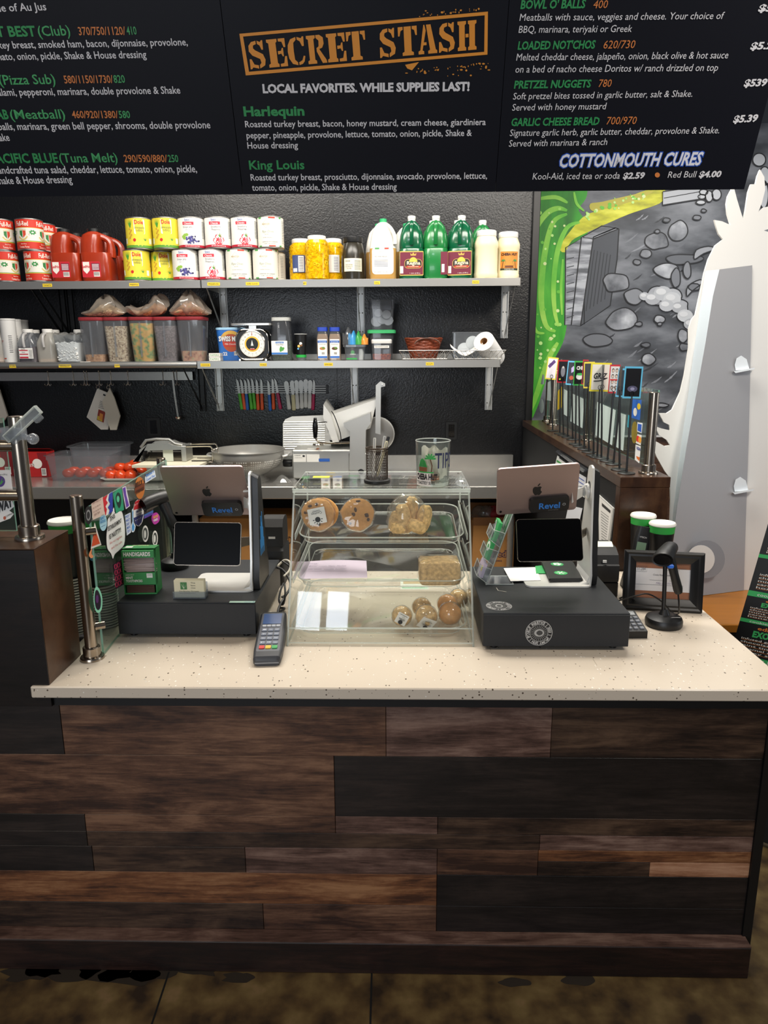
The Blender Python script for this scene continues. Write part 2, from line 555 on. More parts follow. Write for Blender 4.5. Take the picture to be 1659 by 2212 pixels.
def dup(o, loc, label, rz=None, rot=None, group=None, parent=None):
    c = o.copy()
    COL.objects.link(c)
    if parent is None:
        c.location = loc
        if rz is not None: c.rotation_euler = (0, 0, rz)
        if rot is not None: c.rotation_euler = rot
        c['label'] = label
        if group: c['group'] = group
    else:
        c.parent = parent
    for ch in kids(o): dup(ch, None, None, parent=c)
    return c
# ------------------------------------------------------------------ the setting
ZC = .86                                     # counter top
YW = 4.85                                    # back wall of the kitchen
XW = .84                                     # its right end
HW = 1.22                                    # top of the half walls
b = MB('concrete').box(-4.5, 5, -4.2, 7, -.05, 0)
b.use('black_gap')
for (p0, p1) in (((365, 2100), (328, 2212)), ((803, 2100), (800, 2212))):
    a, c = W(*p0, Z=0), W(*p1, Z=0)
    c = a + (c - a) * 3
    b.ribbon([(a.x, a.y), (c.x, c.y)], .005, lambda x, y: V((x, y, .0006)))
b.use('#2e251b:.7')
R = random.Random(3)
for px, py, r in ((95, 2098, .03), (150, 2094, .05), (270, 2107, .05), (230, 2100, .045), (515, 2112, .028), (1112, 2122, .024), (60, 2100, .04), (330, 2094, .05), (430, 2092, .04), (1250, 2115, .03)):
    c = W(px, py, Z=0)
    pts = [(c.x + r * 1.9 * R.uniform(.6, 1.1) * math.cos(t), c.y + r * .8 * R.uniform(.6, 1.1) * math.sin(t)) for t in [2 * PI * k / 14 for k in range(14)]]
    b.poly(smooth(pts, 2, True), lambda x, y: V((x, y, .0004)))
struct('floor', b)
struct('ceiling', MB('#3a3a3a:.8').box(-4.5, 5, -4.2, 7, 6, 6.05))
b = MB('frp_black').box(-4.5, XW, YW, YW + .1, 0, 6)
b.use('#0b0b0c:.4')
for px in (294, 718):
    x = W(px, 440, Y=YW).x
    b.box(x - .006, x + .006, YW - .004, YW, 2.1, 3.2)
x = W(729, 860, Y=YW).x
b.box(x - .003, x + .003, YW - .002, YW, .98, 2.06)
struct('wall_back', b)
struct('trim_1', MB('#0c0b0b:.35').box(XW, XW + .045, YW - .03, YW + .1, 0, 6, .003))
YM = 5.5
zm = W(1420, 940, Y=YM).z
struct('wall_hall', MB('wainscot').box(XW - .5, 4.5, YM + .004, YM + .1, 0, zm).use('#40444a:.7').box(XW - .5, 4.5, YM + .004, YM + .1, zm, 6))
struct('trim_2', MB('#c9c9c9:.5').box(XW - .4, 4.5, YM - .012, YM + .004, zm - .014, zm))

# ------------------------------------------------------------------ mural painted on boards on the hall wall
speck('mural_grey', ((.3, '#26282c'), (.45, '#4a4d53'), (.58, '#6f7278'), (.75, '#8f9298')), 2.2, .5, stretch=(1.0, 1, 2.6), detail=5)
MATS['mural_grey'].node_tree.nodes['Mapping'].inputs['Rotation'].default_value = (0, .6, 0)
speck('mural_green', ((.3, '#1c6a14'), (.5, '#2f9a1c'), (.7, '#55bb2e')), 3, .5, stretch=(2, 1, .7))
speck('mural_lime', ((.3, '#58b52c'), (.5, '#7fc93f'), (.7, '#a5d957')), 4, .5)
speck('mural_yellow', ((.3, '#8f8f1a'), (.5, '#c3c324'), (.7, '#dede4d')), 6, .5, stretch=(1, 1, 3))
speck('mural_rock', ((.3, '#4d5056'), (.55, '#8a8d93'), (.72, '#b9bcc1')), 7, .5)
speck('mural_wood', ((.35, '#5a5d63'), (.5, '#85888f'), (.65, '#b2b5bb')), 5, .5, stretch=(1, 1, 6))
MP = lambda e: (lambda x, y: W(x, y, Y=YM - e))
mural = thing('mural', 'hand painted mural of green slime swirling round an open plank door among grey rocks', 'mural', (0, 0, 0))
b = MB('mural_grey').box(XW + .03, 4.4, YM - .003, YM + .003, zm, 3.2)
b.obj('painted_board', mural)
b = MB('mural_green')
b.poly(smooth([(1125, 402), (1190, 400), (1262, 402), (1266, 428), (1250, 455), (1275, 488), (1258, 520), (1240, 548), (1233, 600), (1226, 650), (1221, 690), (1224, 704), (1216, 740), (1198, 775), (1186, 800), (1152, 900), (1118, 900), (1128, 700), (1140, 500)], 3, True), MP(.004))
b.use('mural_yellow')
b.poly(smooth([(1258, 470), (1300, 452), (1360, 424), (1428, 402), (1436, 420), (1424, 440), (1360, 462), (1300, 488), (1262, 505), (1235, 520), (1220, 545), (1210, 530)], 3, True), MP(.005))
b.use('#b3aa3a:.5').poly(smooth([(1275, 440), (1300, 436), (1360, 422), (1412, 412), (1380, 430), (1320, 448), (1280, 456)], 3, True), MP(.0055))
b.use('mural_lime')
for pts, w in (([(1150, 560), (1156, 500), (1180, 462), (1205, 450), (1225, 455)], 12), ([(1225, 462), (1195, 480), (1178, 540), (1170, 610), (1170, 660), (1180, 704), (1200, 716)], 13),
               ([(1252, 480), (1225, 492), (1205, 540), (1196, 610), (1198, 670), (1206, 705)], 11), ([(1160, 430), (1200, 426), (1226, 438)], 9), ([(1148, 600), (1150, 680), (1158, 715), (1176, 720)], 7),
               ([(1240, 415), (1246, 440), (1262, 456)], 6), ([(1205, 740), (1185, 775), (1160, 850), (1145, 890)], 12), ([(1216, 560), (1212, 620), (1214, 680)], 6)):
    p = smooth(pts, 5)
    b.ribbon(p, [w * (.25 + .75 * math.sin(PI * (i + .6) / len(p)) ** .6) for i in range(len(p))], MP(.006))
b.use('#9fdc62:.5')
for i in range(80):
    a = R.uniform(0, 1)
    x, y = R.choice([(R.gauss(1192, 16), R.uniform(450, 720)), (R.uniform(1145, 1200), R.uniform(700, 800)), (R.uniform(1265, 1400), 0)])
    if y == 0: y = 452 - (x - 1290) * .3 + R.gauss(0, 6)
    if x < 1142 or (y > 560 and x > 1222): continue
    b.use(R.choice(('#9fdc62', '#bfe98a', '#68bf3a', '#d8e6a0'))).poly(disc(R.uniform(1.2, 4.2), 10, x, y), MP(.0066 + i * 2e-6))
b.obj('painted_slime', mural)
Rm_ = random.Random(5)
b = MB('ink')
def outlined(pts, mat, e, k=2):
    p = smooth(pts, 3, True) if k else pts
    b.use('#15161a').ribbon(p, 2.6, MP(e + .0006), True)
    b.use(mat).poly(p, MP(e))
# open plank door
outlined([(1222, 535), (1262, 512), (1262, 700), (1220, 702)], 'mural_wood', .0045, 0)
outlined([(1256, 512), (1282, 512), (1254, 704), (1234, 702)], 'mural_wood', .0052, 0)
outlined([(1282, 512), (1330, 492), (1337, 496), (1333, 560), (1318, 660), (1254, 704)], '#4a4d53:.6', .0050, 0)
outlined([(1258, 512), (1300, 488), (1337, 494), (1282, 516)], 'mural_wood', .0056, 0)
for k in range(6):
    b.use('#2a2c31').ribbon([(1284 + k * 7, 540 + k * 2), (1266 + k * 8, 672 - k * 5)], 1.6, MP(.0060))
for k in range(8):
    b.use('#2c2e33').ribbon([(1224, 560 + k * 18), (1240, 556 + k * 18)], 1.4, MP(.0064))
# rocks, smoke and plants
for k, (cx, cy, rx, ry, mt_) in enumerate(((1420, 520, 26, 20, 'mural_rock'), (1466, 498, 22, 22, 'mural_rock'), (1395, 548, 14, 9, 'mural_rock'), (1376, 566, 9, 6, 'mural_rock'), (1480, 560, 40, 12, '#5b5e64'), (1440, 585, 28, 18, 'mural_rock'),
                              (1330, 610, 30, 20, 'mural_rock'), (1370, 640, 24, 17, '#7b7e84'), (1345, 690, 36, 24, 'mural_rock'), (1290, 735, 30, 16, '#6a6d73'), (1420, 640, 26, 22, '#96999f'), (1450, 640, 22, 20, '#a3a6ab'), (1470, 662, 18, 14, '#9a9da3'),
                              (1400, 776, 15, 13, 'mural_rock'), (1425, 690, 14, 9, 'mural_rock'), (1380, 700, 8, 5, 'mural_rock'), (1475, 725, 12, 14, 'mural_rock'), (1478, 750, 11, 9, 'mural_rock'), (1430, 875, 14, 5, 'mural_rock'), (1505, 470, 9, 6, '#767980'), (1520, 455, 6, 4, '#767980'),
                              (1420, 500, 6, 4, '#767980'), (1395, 745, 10, 5, '#5d6066'), (1425, 700, 6, 4, '#7d8086'), (1500, 620, 12, 9, '#686b71'), (1440, 475, 9, 5, '#65686e'), (1460, 600, 10, 22, '#6d7076'), (1485, 585, 9, 18, '#777a80'))):
    pts = [(cx + rx * R.uniform(.8, 1.12) * math.cos(t), cy + ry * R.uniform(.8, 1.12) * math.sin(t)) for t in [2 * PI * q / 9 for q in range(9)]]
    outlined(pts, mt_, .0068 + k * .0012 * .2)
for pts in ([(1500, 560), (1504, 540), (1530, 532), (1545, 538), (1520, 548)], [(1484, 640), (1486, 618), (1512, 604), (1516, 612), (1496, 628)]):
    outlined(pts, '#8f9298', .0125, 1)
outlined([(1432, 414), (1512, 402), (1512, 430), (1432, 443)], '#aeb1b6:.5', .0128, 0)
b.use('#15161a').ribbon([(1434, 428), (1512, 414)], 1.6, MP(.0136))
for cx, cy, rx, ry in ((1520, 415, 9, 6), (1516, 425, 8, 5), (1514, 437, 10, 5), (1532, 424, 8, 12), (1548, 420, 10, 12), (1640, 345, 14, 14), (1652, 380, 12, 20), (1650, 420, 10, 30)):
    outlined(disc(rx, 12, cx, cy, ry), '#b6b9be:.5', .013)
for k in range(46):
    x, y = Rm_.uniform(1230, 1480), Rm_.uniform(470, 920)
    if x < 1345 and 480 < y < 710: continue
    L_ = Rm_.uniform(14, 50); a = -.62 + Rm_.uniform(-.12, .12)
    b.use(Rm_.choice(('#3a3d42:.5', '#5f6268:.5', '#74777d:.5', '#83868c:.5', '#2e3035:.5'))).ribbon(smooth([(x, y), (x + L_ * .5 * math.cos(a), y + L_ * .5 * math.sin(a) + 2), (x + L_ * math.cos(a), y + L_ * math.sin(a))], 4), [w_ * Rm_.uniform(2, 5) for w_ in (.15, .5, .8, 1, 1, .9, .7, .4, .1)], MP(.0034 + k * 2e-6))
for k, (cx, cy, r) in enumerate(((1410, 645, 17), (1432, 634, 20), (1452, 646, 19), (1466, 664, 15), (1440, 660, 16), (1480, 682, 17), (1492, 700, 15), (1392, 640, 11))):
    b.use(('#9b9ea3:.5', '#a8abb0:.5', '#b4b7bb:.5')[k % 3]).poly(disc(r, 18, cx, cy, r * .8), MP(.0160 + k * .0001))
    b.use('#c3c5c8:.5').poly(disc(r * .55, 14, cx - r * .2, cy - r * .2, r * .35), MP(.0170 + k * .0001))
b.obj('painted_rocks', mural)

# ------------------------------------------------------------------ front counter
YF = 1.70
PL = []
yb = [1512, 1634, 1764, 1801, 1833, 1888, 1955, 1992]
planks = (
 (0, ((-200, 160, 'plank_black'), (160, 835, 'plank_brown'), (835, 1180, 'plank_umber'), (1180, 1645, 'plank_dark'))),
 (1, ((-200, 725, 'plank_brown'), (725, 1645, 'plank_black'))),
 (2, ((-200, 187, 'plank_black'), (187, 725, 'plank_brown'), (725, 945, 'plank_umber'), (945, 1645, 'plank_dark'))),
 (3, ((-200, 187, 'plank_black'), (187, 1167, 'plank_dark'), (1167, 1645, 'plank_umber'))),
 (4, ((-200, 195, 'plank_black'), (195, 527, 'plank_dark'), (527, 945, 'plank_umber'), (945, 1165, 'plank_brown'))),
 (5, ((-200, 945, 'plank_orange'), (945, 1645, 'plank_black'))),
 (6, ((-200, 560, 'plank_dark'), (560, 945, 'plank_brown'), (945, 1645, 'plank_black'))))
ctr = thing('service_counter', 'order counter with a speckled cream top and dark reclaimed plank front', 'counter', (0, 0, 0))
b = MB('black_gap')
b.box(-2.6, .965, YF + .006, 2.6, 0, ZC - .03)
zr = [W(800, y, Y=YF).z for y in yb]
zr[0] = ZC - .055
zr[-1] = .10
XE = .948
def plank(x0, x1, z0, z1, mt_):
    xa = -2.6 if x0 < 0 else W(x0, 1106 + 400, Y=YF).x * 0 + W(x0, yb[3], Y=YF).x
    xb = XE if x1 > 1600 else W(x1, yb[3], Y=YF).x
    b.use(mt_).box(xa + .0006, xb - .0006, YF, YF + .012, z1 + .0004, z0 - .0004, .0008)
for r_, row in planks:
    for x0, x1, mt_ in row: plank(x0, x1, zr[r_], zr[r_ + 1], mt_)
zm4 = W(1300, 1862, Y=YF).z
plank(1165, 1645, zr[4], zm4, 'plank_orange')
plank(1165, 1410, zm4, zr[5], 'plank_dark')
plank(1410, 1645, zm4, zr[5], 'plank_light')
b.obj('plank_front', ctr)
MB('black').box(XE, .972, YF - .006, 2.6, 0, ZC - .03).obj('edge_trim', ctr)
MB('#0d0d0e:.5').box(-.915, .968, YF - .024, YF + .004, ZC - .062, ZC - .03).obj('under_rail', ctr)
b = MB('quartz').box(-.936, .985, 1.655, 2.63, ZC - .032, ZC, .003)
b.use('#b9ad9b:.4')
for px in (712, 1058, 1285):
    c = W(px, 1400 if px < 1200 else 1430, Z=ZC)
    b.box(c.x - .001, c.x + .001, c.y - .02, c.y + .02, ZC - .001, ZC + .0004)
b.obj('countertop', ctr)['label'] = 'cream speckled stone top'
b = MB('toe_wood').box(-2.6, .955, 1.655, YF + .006, 0, .098, .002)
b.use('plank_umber').box(-2.6, .955, 1.657, YF, .0982, .1004)
b.obj('toe_kick', ctr)
# left half wall carrying the glass, right half wall closing the counter
lw = thing('half_wall', 'dark wood half wall left of the counter, glass guard post on its cap', 'half wall', (0, 0, 0))
b = MB('box_black').box(-2.6, -.8906, 1.664, 1.699, ZC - .06, HW - .004)
b.obj('front_face', lw)
MB('box_brown').box(-2.6, -.89, 1.666, 1.85, ZC, HW - .003, .001).box(-2.6, -.94, 1.716, 1.85, 0, ZC).obj('end_panel', lw)
MB('cap_brown').box(-2.6, -.889, 1.6635, 1.852, HW - .003, HW, .001).obj('cap', lw)
rw = thing('half_wall', 'brown capped half wall on the right holding the table number stands', 'half wall', (0, 0, 0))
MB('black_matte').box(.829, 1.0, 2.65, YW - .032, 0, HW - .04).obj('body', rw)
MB('cap_brown').box(.822, 1.008, 2.646, YW - .032, HW - .04, HW, .002).obj('cap', rw)
MB('cap_brown').box(.8255, 1.004, 2.643, 2.6495, 0, HW - .04).box(.8245, .829, 2.6495, 2.70, 0, HW - .04).obj('end_panel', rw)

# ------------------------------------------------------------------ menu board
p0 = V((-.407, 2.0, 2.0845))
top = W(475, 0, X=-.407)
up = (top - p0); up.x = 0; up.normalize()
bn = V((1, 0, 0)).cross(up)                  # faces the shop
BP = lambda px, py, e=0: WP(px, py, p0 - bn * -.0 + (-bn if bn.y > 0 else bn) * e, bn)
bo = bn if bn.y < 0 else -bn
brd = thing('menu_board', 'long dark menu board with white, green and orange lettering hung over the counter', 'menu board', (0, 0, 0))
def onboard(b, s, xa, ya, xb, yb_, cap, mat, bold=.012, shear=0, e=.0012, fitw=True):
    A, B_ = BP(xa, ya, e), BP(xb, yb_, e)
    u = (B_ - A); L_ = u.length; u.normalize()
    C_ = BP((xa + xb) / 2, (ya + yb_) / 2 - cap, e)
    h = (C_ - BP((xa + xb) / 2, (ya + yb_) / 2, e)).length
    v = bo.cross(u).normalized()
    if v.z < 0: v = -v
    b.use(mat).text(s, plane(A, u, v), 0, 0, h, L_, bold=bold, shear=shear)
WH, GR, GL, OR = 'text_white', 'green_sign', 'green_sign2', 'orange_sign'
panels = []
for nm, (x0, x1) in (('l', (-1.75, -.4078)), ('m', (-.4062, .2483)), ('r', (.2497, .886))):
    b = MB('panel_navy')
    b.loft([[p0 + V((x - p0.x, 0, 0)) + up * h - bo * d for x, h in ((x0, 0), (x1, 0), (x1, .95), (x0, .95))] for d in (0, .014)])
    panels.append(b)
l_, m_, r_ = panels
B1 = .018
for a in (('Side of Au Jus', -22, 26, 101, 22, 17, WH), ('T BEST', -6, 79, 79, 78, 22, GR, .03), ('(Club)', 84, 78, 153, 76, 22, GL), ('370/750/1120/', 171, 76, 272, 75, 18, OR), ('410', 275, 75, 296, 74.5, 18, GL),
          ('key breast, smoked ham, bacon, dijonnaise, provolone,', -2, 105, 406, 98, 16, WH), ('mato, onion, pickle, Shake & House dressing', -8, 130, 317, 125, 16, WH),
          ('(Pizza Sub)', 0, 183, 121, 181, 21, GL), ('580/1150/1730/', 140, 180, 245, 179, 17, OR), ('820', 247, 179, 271, 178.5, 17, GL),
          ('alami, pepperoni, marinara, double provolone & Shake', -3, 207, 390, 202, 16, WH), ('AB', -6, 257, 20, 257, 20, GR, .03), ('(Meatball)', 24, 257, 142, 256, 20, GL), ('460/920/1380/', 157, 255, 256, 255, 16, OR), ('580', 258, 255, 282, 255, 16, GL),
          ('balls, marinara, green bell pepper, shrooms, double provolone', -2, 281, 455, 277, 16, WH), ('ake', 0, 305, 22, 304, 16, WH), ('ACIFIC BLUE', -8, 352, 127, 351, 20, GR, .03), ('(Tuna Melt)', 130, 351, 255, 350, 20, GL), ('290/590/880/', 269, 350, 362, 350, 16, OR), ('250', 364, 350, 386, 350, 16, GL),
          ('andcrafted tuna salad, cheddar, lettuce, tomato, onion, pickle,', -2, 375, 426, 372, 16, WH), ('Shake & House dressing', -8, 398, 157, 395, 16, WH)):
    onboard(l_, *a)
for a in (('LOCAL FAVORITES. WHILE SUPPLIES LAST!', 568, 200.5, 1014, 195.6, 19, WH, .045), ('Harlequin', 527, 250.6, 658, 249, 21, GR, .035),
          ('Roasted turkey breast, bacon, honey mustard, cream cheese, giardiniera', 530, 275, 1049, 270, 14.5, WH), ('pepper, pineapple, provolone, lettuce, tomato, onion, pickle, Shake &', 533, 299, 1019, 293.5, 14.5, WH), ('House dressing', 535, 321, 644, 320, 14.5, WH),
          ('King Louis', 539, 366, 658, 365, 20, GR, .022), ('Roasted turkey breast, prosciutto, dijonnaise, avocado, provolone, lettuce,', 542, 390, 1052, 386, 14.5, WH), ('tomato, onion, pickle, Shake & House dressing', 545, 412, 857, 409.6, 14.5, WH)):
    onboard(m_, *a)
for a in (("BOWL O' BALLS", 1124, 19, 1264, 17, 19, GR, .03, .1), ('400', 1281, 18, 1312, 17.5, 18, OR, 0, .1), ('Meatballs with sauce, veggies and cheese. Your choice of', 1122, 45, 1563, 41, 16, WH, 0, .1), ('BBQ, marinara, teriyaki or Greek', 1120, 71, 1364, 69, 16, WH, 0, .1),
          ("LOADED NOT'CHOS", 1118, 107, 1285, 104.5, 18, GR, .03, .1), ('620/730', 1303, 105, 1371, 104, 18, OR, 0, .1), ('Melted cheddar cheese, jalape\u00f1o, onion, black olive & hot sauce', 1115, 131, 1572, 126, 16, WH, 0, .1), ('on a bed of nacho cheese Doritos w/ ranch drizzled on top', 1113, 157, 1550, 153, 16, WH, 0, .1),
          ('PRETZEL NUGGETS', 1110, 191, 1276, 188.5, 17, GR, .03, .1), ('780', 1293, 188, 1320, 187.5, 17, OR, 0, .1), ('Soft pretzel bites tossed in garlic butter, salt & Shake.', 1108, 215, 1495, 209, 15, WH, 0, .1), ('Served with honey mustard', 1106, 239, 1309, 236, 15, WH, 0, .1),
          ('GARLIC CHEESE BREAD', 1104, 272, 1294, 269.5, 17, GR, .03, .1), ('700/970', 1310, 269, 1374, 268, 17, OR, 0, .1), ('Signature garlic herb, garlic butter, cheddar, provolone & Shake.', 1101, 294, 1553, 288, 15, WH, 0, .1), ('Served with marinara & ranch', 1099, 317, 1311, 313, 15, WH, 0, .1),
          ('Kool-Aid, iced tea or soda', 1150, 388, 1338, 386, 15, WH, 0, .1), ('$2.59', 1345, 386, 1392, 385, 13, WH, .04, .1), ('Red Bull', 1442, 384, 1503, 383, 14, WH, 0, .1), ('$4.00', 1509, 383, 1557, 382, 13, WH, .04, .1),
          ('$5.39', 1583, 265, 1636, 262, 15, WH, .04, .1), ('$539', 1606, 187, 1656, 185, 15, WH, .04, .1), ('$5.2', 1620, 107, 1668, 105, 15, WH, .04, .1), ('$5', 1637, 25, 1668, 24, 15, WH, .04, .1)):
    onboard(r_, *a)
onboard(r_, 'COTTONMOUTH CURES', 1206, 361, 1517, 356, 28, '#1f4fb0', .085, .2, .0011)
onboard(r_, 'COTTONMOUTH CURES', 1208, 361, 1515, 356, 28, '#d2d4de', .03, .2, .0016)
r_.use(OR).poly([(1420 + 5.5 * math.cos(t), 378 + 5.5 * math.sin(t)) for t in [2 * PI * k / 14 for k in range(14)]], lambda x, y: BP(x, y, .0012))
# SECRET STASH stamp
m_.use('stamp_orange')
FQ = [(517, 73), (1054, 25), (1053, 118), (531, 163)]
fi = lambda x, y: BP(x, y, .0012)
IQ = [(525, 79), (1047, 33), (1046, 112), (538, 155)]
for k in range(4):
    m_.poly([FQ[k], FQ[(k + 1) % 4], IQ[(k + 1) % 4], IQ[k]], fi)
def stamp(u, v):                             # unit frame of the lettering, u along, v up
    L0, L1 = V((531, 90)), V((540, 150)); R0, R1 = V((1040, 42)), V((1040, 106))
    t = L0.lerp(R0, u); q = L1.lerp(R1, u)
    p = q.lerp(t, v)
    return BP(p.x, p.y, .0012)
GL_ = {
 'E': ['0,0 .55,0 .55,.1 .48,.14 .48,.86 .55,.9 .55,1 0,1 0,.9 .1,.86 .1,.14 0,.1', '.62,0 1,0 1,.36 .9,.36 .82,.12 .62,.1', '.62,1 .97,1 .97,.68 .88,.68 .8,.88 .62,.9', '.55,.44 .72,.46 .78,.36 .84,.36 .84,.66 .78,.66 .72,.56 .55,.56'],
 'T': ['.2,0 .8,0 .8,.1 .69,.14 .69,1 .31,1 .31,.14 .2,.1', '.26,1 .26,.9 .14,.86 .08,.68 0,.68 0,1', '.74,1 .74,.9 .86,.86 .92,.68 1,.68 1,1'],
 'H': ['0,0 .45,0 .45,.1 .38,.14 .38,.86 .45,.9 .45,1 0,1 0,.9 .08,.86 .08,.14 0,.1', '.55,0 1,0 1,.1 .92,.14 .92,.86 1,.9 1,1 .55,1 .55,.9 .62,.86 .62,.14 .55,.1', '.42,.44 .58,.44 .58,.56 .42,.56'],
 'A': ['0,0 .3,0 .3,.1 .22,.13 .27,.3 .44,.3 .44,.4 .3,.4 .42,.8 .36,1 .3,1 .1,.14 0,.1', '.52,0 1,0 1,.1 .93,.13 .68,1 .44,1 .62,.13 .52,.1'],
 'R': ['0,0 .46,0 .46,.1 .38,.14 .38,.86 .46,.9 .46,1 0,1 0,.9 .09,.86 .09,.14 0,.1', '.5,1 .7,1 .88,.9 .9,.68 .8,.54 .64,.5 .98,.1 1,0 .76,0 .5,.42 .5,.54 .62,.6 .64,.8 .5,.9'],
 'C': ['.5,1 .5,.9 .36,.8 .34,.5 .36,.2 .5,.1 .5,0 .22,.06 .06,.26 .02,.5 .06,.74 .22,.94', '.56,1 .56,.9 .7,.84 .8,.66 .9,.66 .92,1 .84,1 .78,.94', '.56,0 .56,.1 .74,.16 .84,.32 .92,.3 .86,.12 .74,.03'],
 'S': ['.5,1 .5,.88 .34,.84 .32,.74 .42,.66 .8,.5 .9,.3 .84,.1 .56,0 .56,.12 .66,.2 .62,.34 .24,.48 .08,.64 .1,.84 .26,.97', '.56,1 .56,.88 .68,.82 .76,.66 .84,.66 .86,1 .78,1 .72,.94', '.5,0 .5,.12 .28,.16 .16,.36 .06,.36 .04,0 .12,0 .2,.06']}
u0, wl = 0.0, .083
for ch in 'SECRET STASH':
    if ch != ' ':
        for pl in GL_[ch]:
            pts = [tuple(float(q) for q in p.split(',')) for p in pl.split()]
            m_.poly([(u0 + p[0] * wl * .97, p[1]) for p in pts], stamp)
    u0 += wl * (1.02 if ch != ' ' else .62)
Rs = random.Random(11)
for i in range(70):
    t = Rs.random()
    if i < 46: x = 870 + 190 * t ** .7; y = 134 + 14 * (1 - t) + abs(Rs.gauss(0, 9)); 
    else: x = 905 + 130 * t; y = 36 - t * 11 - abs(Rs.gauss(0, 5))
    m_.poly([(x + q[0], y + q[1]) for q in disc(Rs.choice((.7, 1, 1.4, 2.2, 3.2)), 7, 0, 0, Rs.uniform(.7, 2.6))], lambda a, c: BP(a, c, .0013))
m_.poly([(875, 140), (905, 134), (890, 152), (880, 148)], lambda a, c: BP(a, c, .0013))
for b in panels: b.obj('menu_panel', brd)
MB('black').loft([[p0 + V((x - p0.x, 0, 0)) + up * h - bo * d for x, h in ((-1.7, .02), (.87, .02), (.87, .93), (-1.7, .93))] for d in (.0142, .018)]).obj('backing_board', brd)
# ------------------------------------------------------------------ wall shelves
YS = 4.38
ZU = W(600, 604, Y=YS).z
ZL = W(700, 779, Y=YS).z
X0 = -3.0
xj = W(434, 610, Y=YS).x
xe = W(1125, 604, Y=YS).x
xl = W(425, 785, Y=YS).x
xle = W(1081, 785, Y=YS).x
def bracket(par, x, z, mat, hgt=.33):
    b = MB(mat)
    yw = YW - .006
    for s_ in (-1, 1): b.box(x + s_ * .018 - .0014, x + s_ * .018 + .0014, YW - .03, yw, z - hgt, z)
    b.box(x - .024, x + .024, yw, YW - .001, z - hgt, z)
    b.box(x - .019, x + .019, YS + .03, yw, z - .004, z)
    b.loft([[(x - .0012, YS + .03, z - .02), (x + .0012, YS + .03, z - .02), (x + .0012, YS + .03, z - .004), (x - .0012, YS + .03, z - .004)], [(x - .0012, YW - .03, z - hgt), (x + .0012, YW - .03, z - hgt), (x + .0012, YW - .03, z - hgt + .03), (x - .0012, YW - .03, z - hgt + .03)]])
    b.use('steel_dull')
    for s_ in (-1, 1):
        for t in (.14, .5, .86): b.ball((x + s_ * .010, yw - .002, z - hgt * t), .0045, nu=8, nv=4)
    b.obj('bracket', par)
def shelf(label, x0, x1, z, tags, brk, tubular=False):
    t = thing('wall_shelf', label, 'shelf', (0, 0, 0))
    b = MB('shelf_steel').box(x0, x1, YS + .004, YW - .001, z - .004, z)
    b.box(x0, x1, YW - .004, YW - .001, z, z + .035)
    if tubular: b.tube([(x0, YS + .018, z - .018), (x1, YS + .018, z - .018)], .02, 12)
    else: b.box(x0, x1, YS, YS + .004, z - .044, z + .0003, .001).box(x1 - .003, x1, YS, YW - .001, z - .04, z)
    b.obj('shelf_board', t)
    for x in brk: bracket(t, x, z - .0045, 'black' if x1 < xj + .05 else 'alu')
    for l, r_, py, col, tx in tags:
        a, c = W(l, py, Y=YS - .002), W(r_, py, Y=YS - .002)
        zz = z - .022
        b = MB(col).box(a.x, c.x, YS - .0016, YS - (.0002 if not tubular else -.012), zz - .009, zz + .009)
        b.use('ink').text(tx, front(YS - .0022), (a.x + c.x) / 2, zz - .004, .008, (c.x - a.x) * .8, 'C')
        b.obj('price_tag', t)
YL = '#e6c52e'
xb = lambda px, py: W(px, py, Y=YW - .1).x
shelf('upper steel wall shelf on the left, holding red tomato cans', X0, xj - .002, ZU, ((92, 112, 616, YL, 'TOMATO'), (279, 300, 616, YL, 'PINEAPPLE')), (xb(140, 660), -2.2))
shelf('upper steel wall shelf on the right, holding green wine jugs', xj + .002, xe, ZU, ((448, 475, 615, YL, 'PRESERVES'), (531, 560, 616, YL, 'RIPE OLIVES'), (655, 662, 615, YL, 'P'), (808, 821, 615, YL, 'OIL'), (1020, 1035, 611, YL, 'MAYO')), (xb(476, 665), W(778, 665, Y=YW - .1).x, xb(1095, 665)))
shelf('lower steel wall shelf on the left with rounded front, holding cereal bins', X0, xl - .002, ZL - .002, ((19, 33, 783, YL, 'CUPS'), (126, 153, 785, YL, 'MARSHMALLOW'), (247, 258, 787, YL, 'OATS')), (xb(428, 830),), True)
shelf('lower steel wall shelf on the right, holding the dial scale', xl + .002, xle, ZL, ((433, 454, 786, YL, 'COCOA'), (561, 576, 788, YL, 'SCALE'), (700, 719, 790, YL, 'SPICES'), (920, 937, 790, YL, 'BASKETS')), (xb(466, 830), xb(764, 830), xb(1060, 830)))

# ------------------------------------------------------------------ shelf goods
def stock(first, used, l, t, r, b, Y, z, label, rz=0, group=None):
    """first one of a kind is the built thing itself, later ones are copies of it with their parts"""
    p, w, h = fit(l, t, r, b, Y, z)
    if not used: 
        first.location = p; first.rotation_euler = (0, 0, rz); first['label'] = label
        if group: first['group'] = group
        return first
    return dup(first, p, label, rz=rz, group=group)
CR, CH = .0765, .176
def can(label_art, lid='steel'):
    t = thing('food_can', 'x', 'can')
    b = MB('steel_dull').lathe([(CR - .002, 0), (CR, .002), (CR, .006), (CR - .0015, .008), (CR - .0015, CH - .008), (CR, CH - .006), (CR, CH - .001), (CR - .003, CH), (CR - .005, CH - .004)], 32)
    b.obj('can_body', t)
    b = MB()
    f = cyl(CR - .0008, 0)
    f2 = cyl(CR - .0002, 0)
    label_art(b, f, f2)
    b.obj('paper_label', t)
    return t
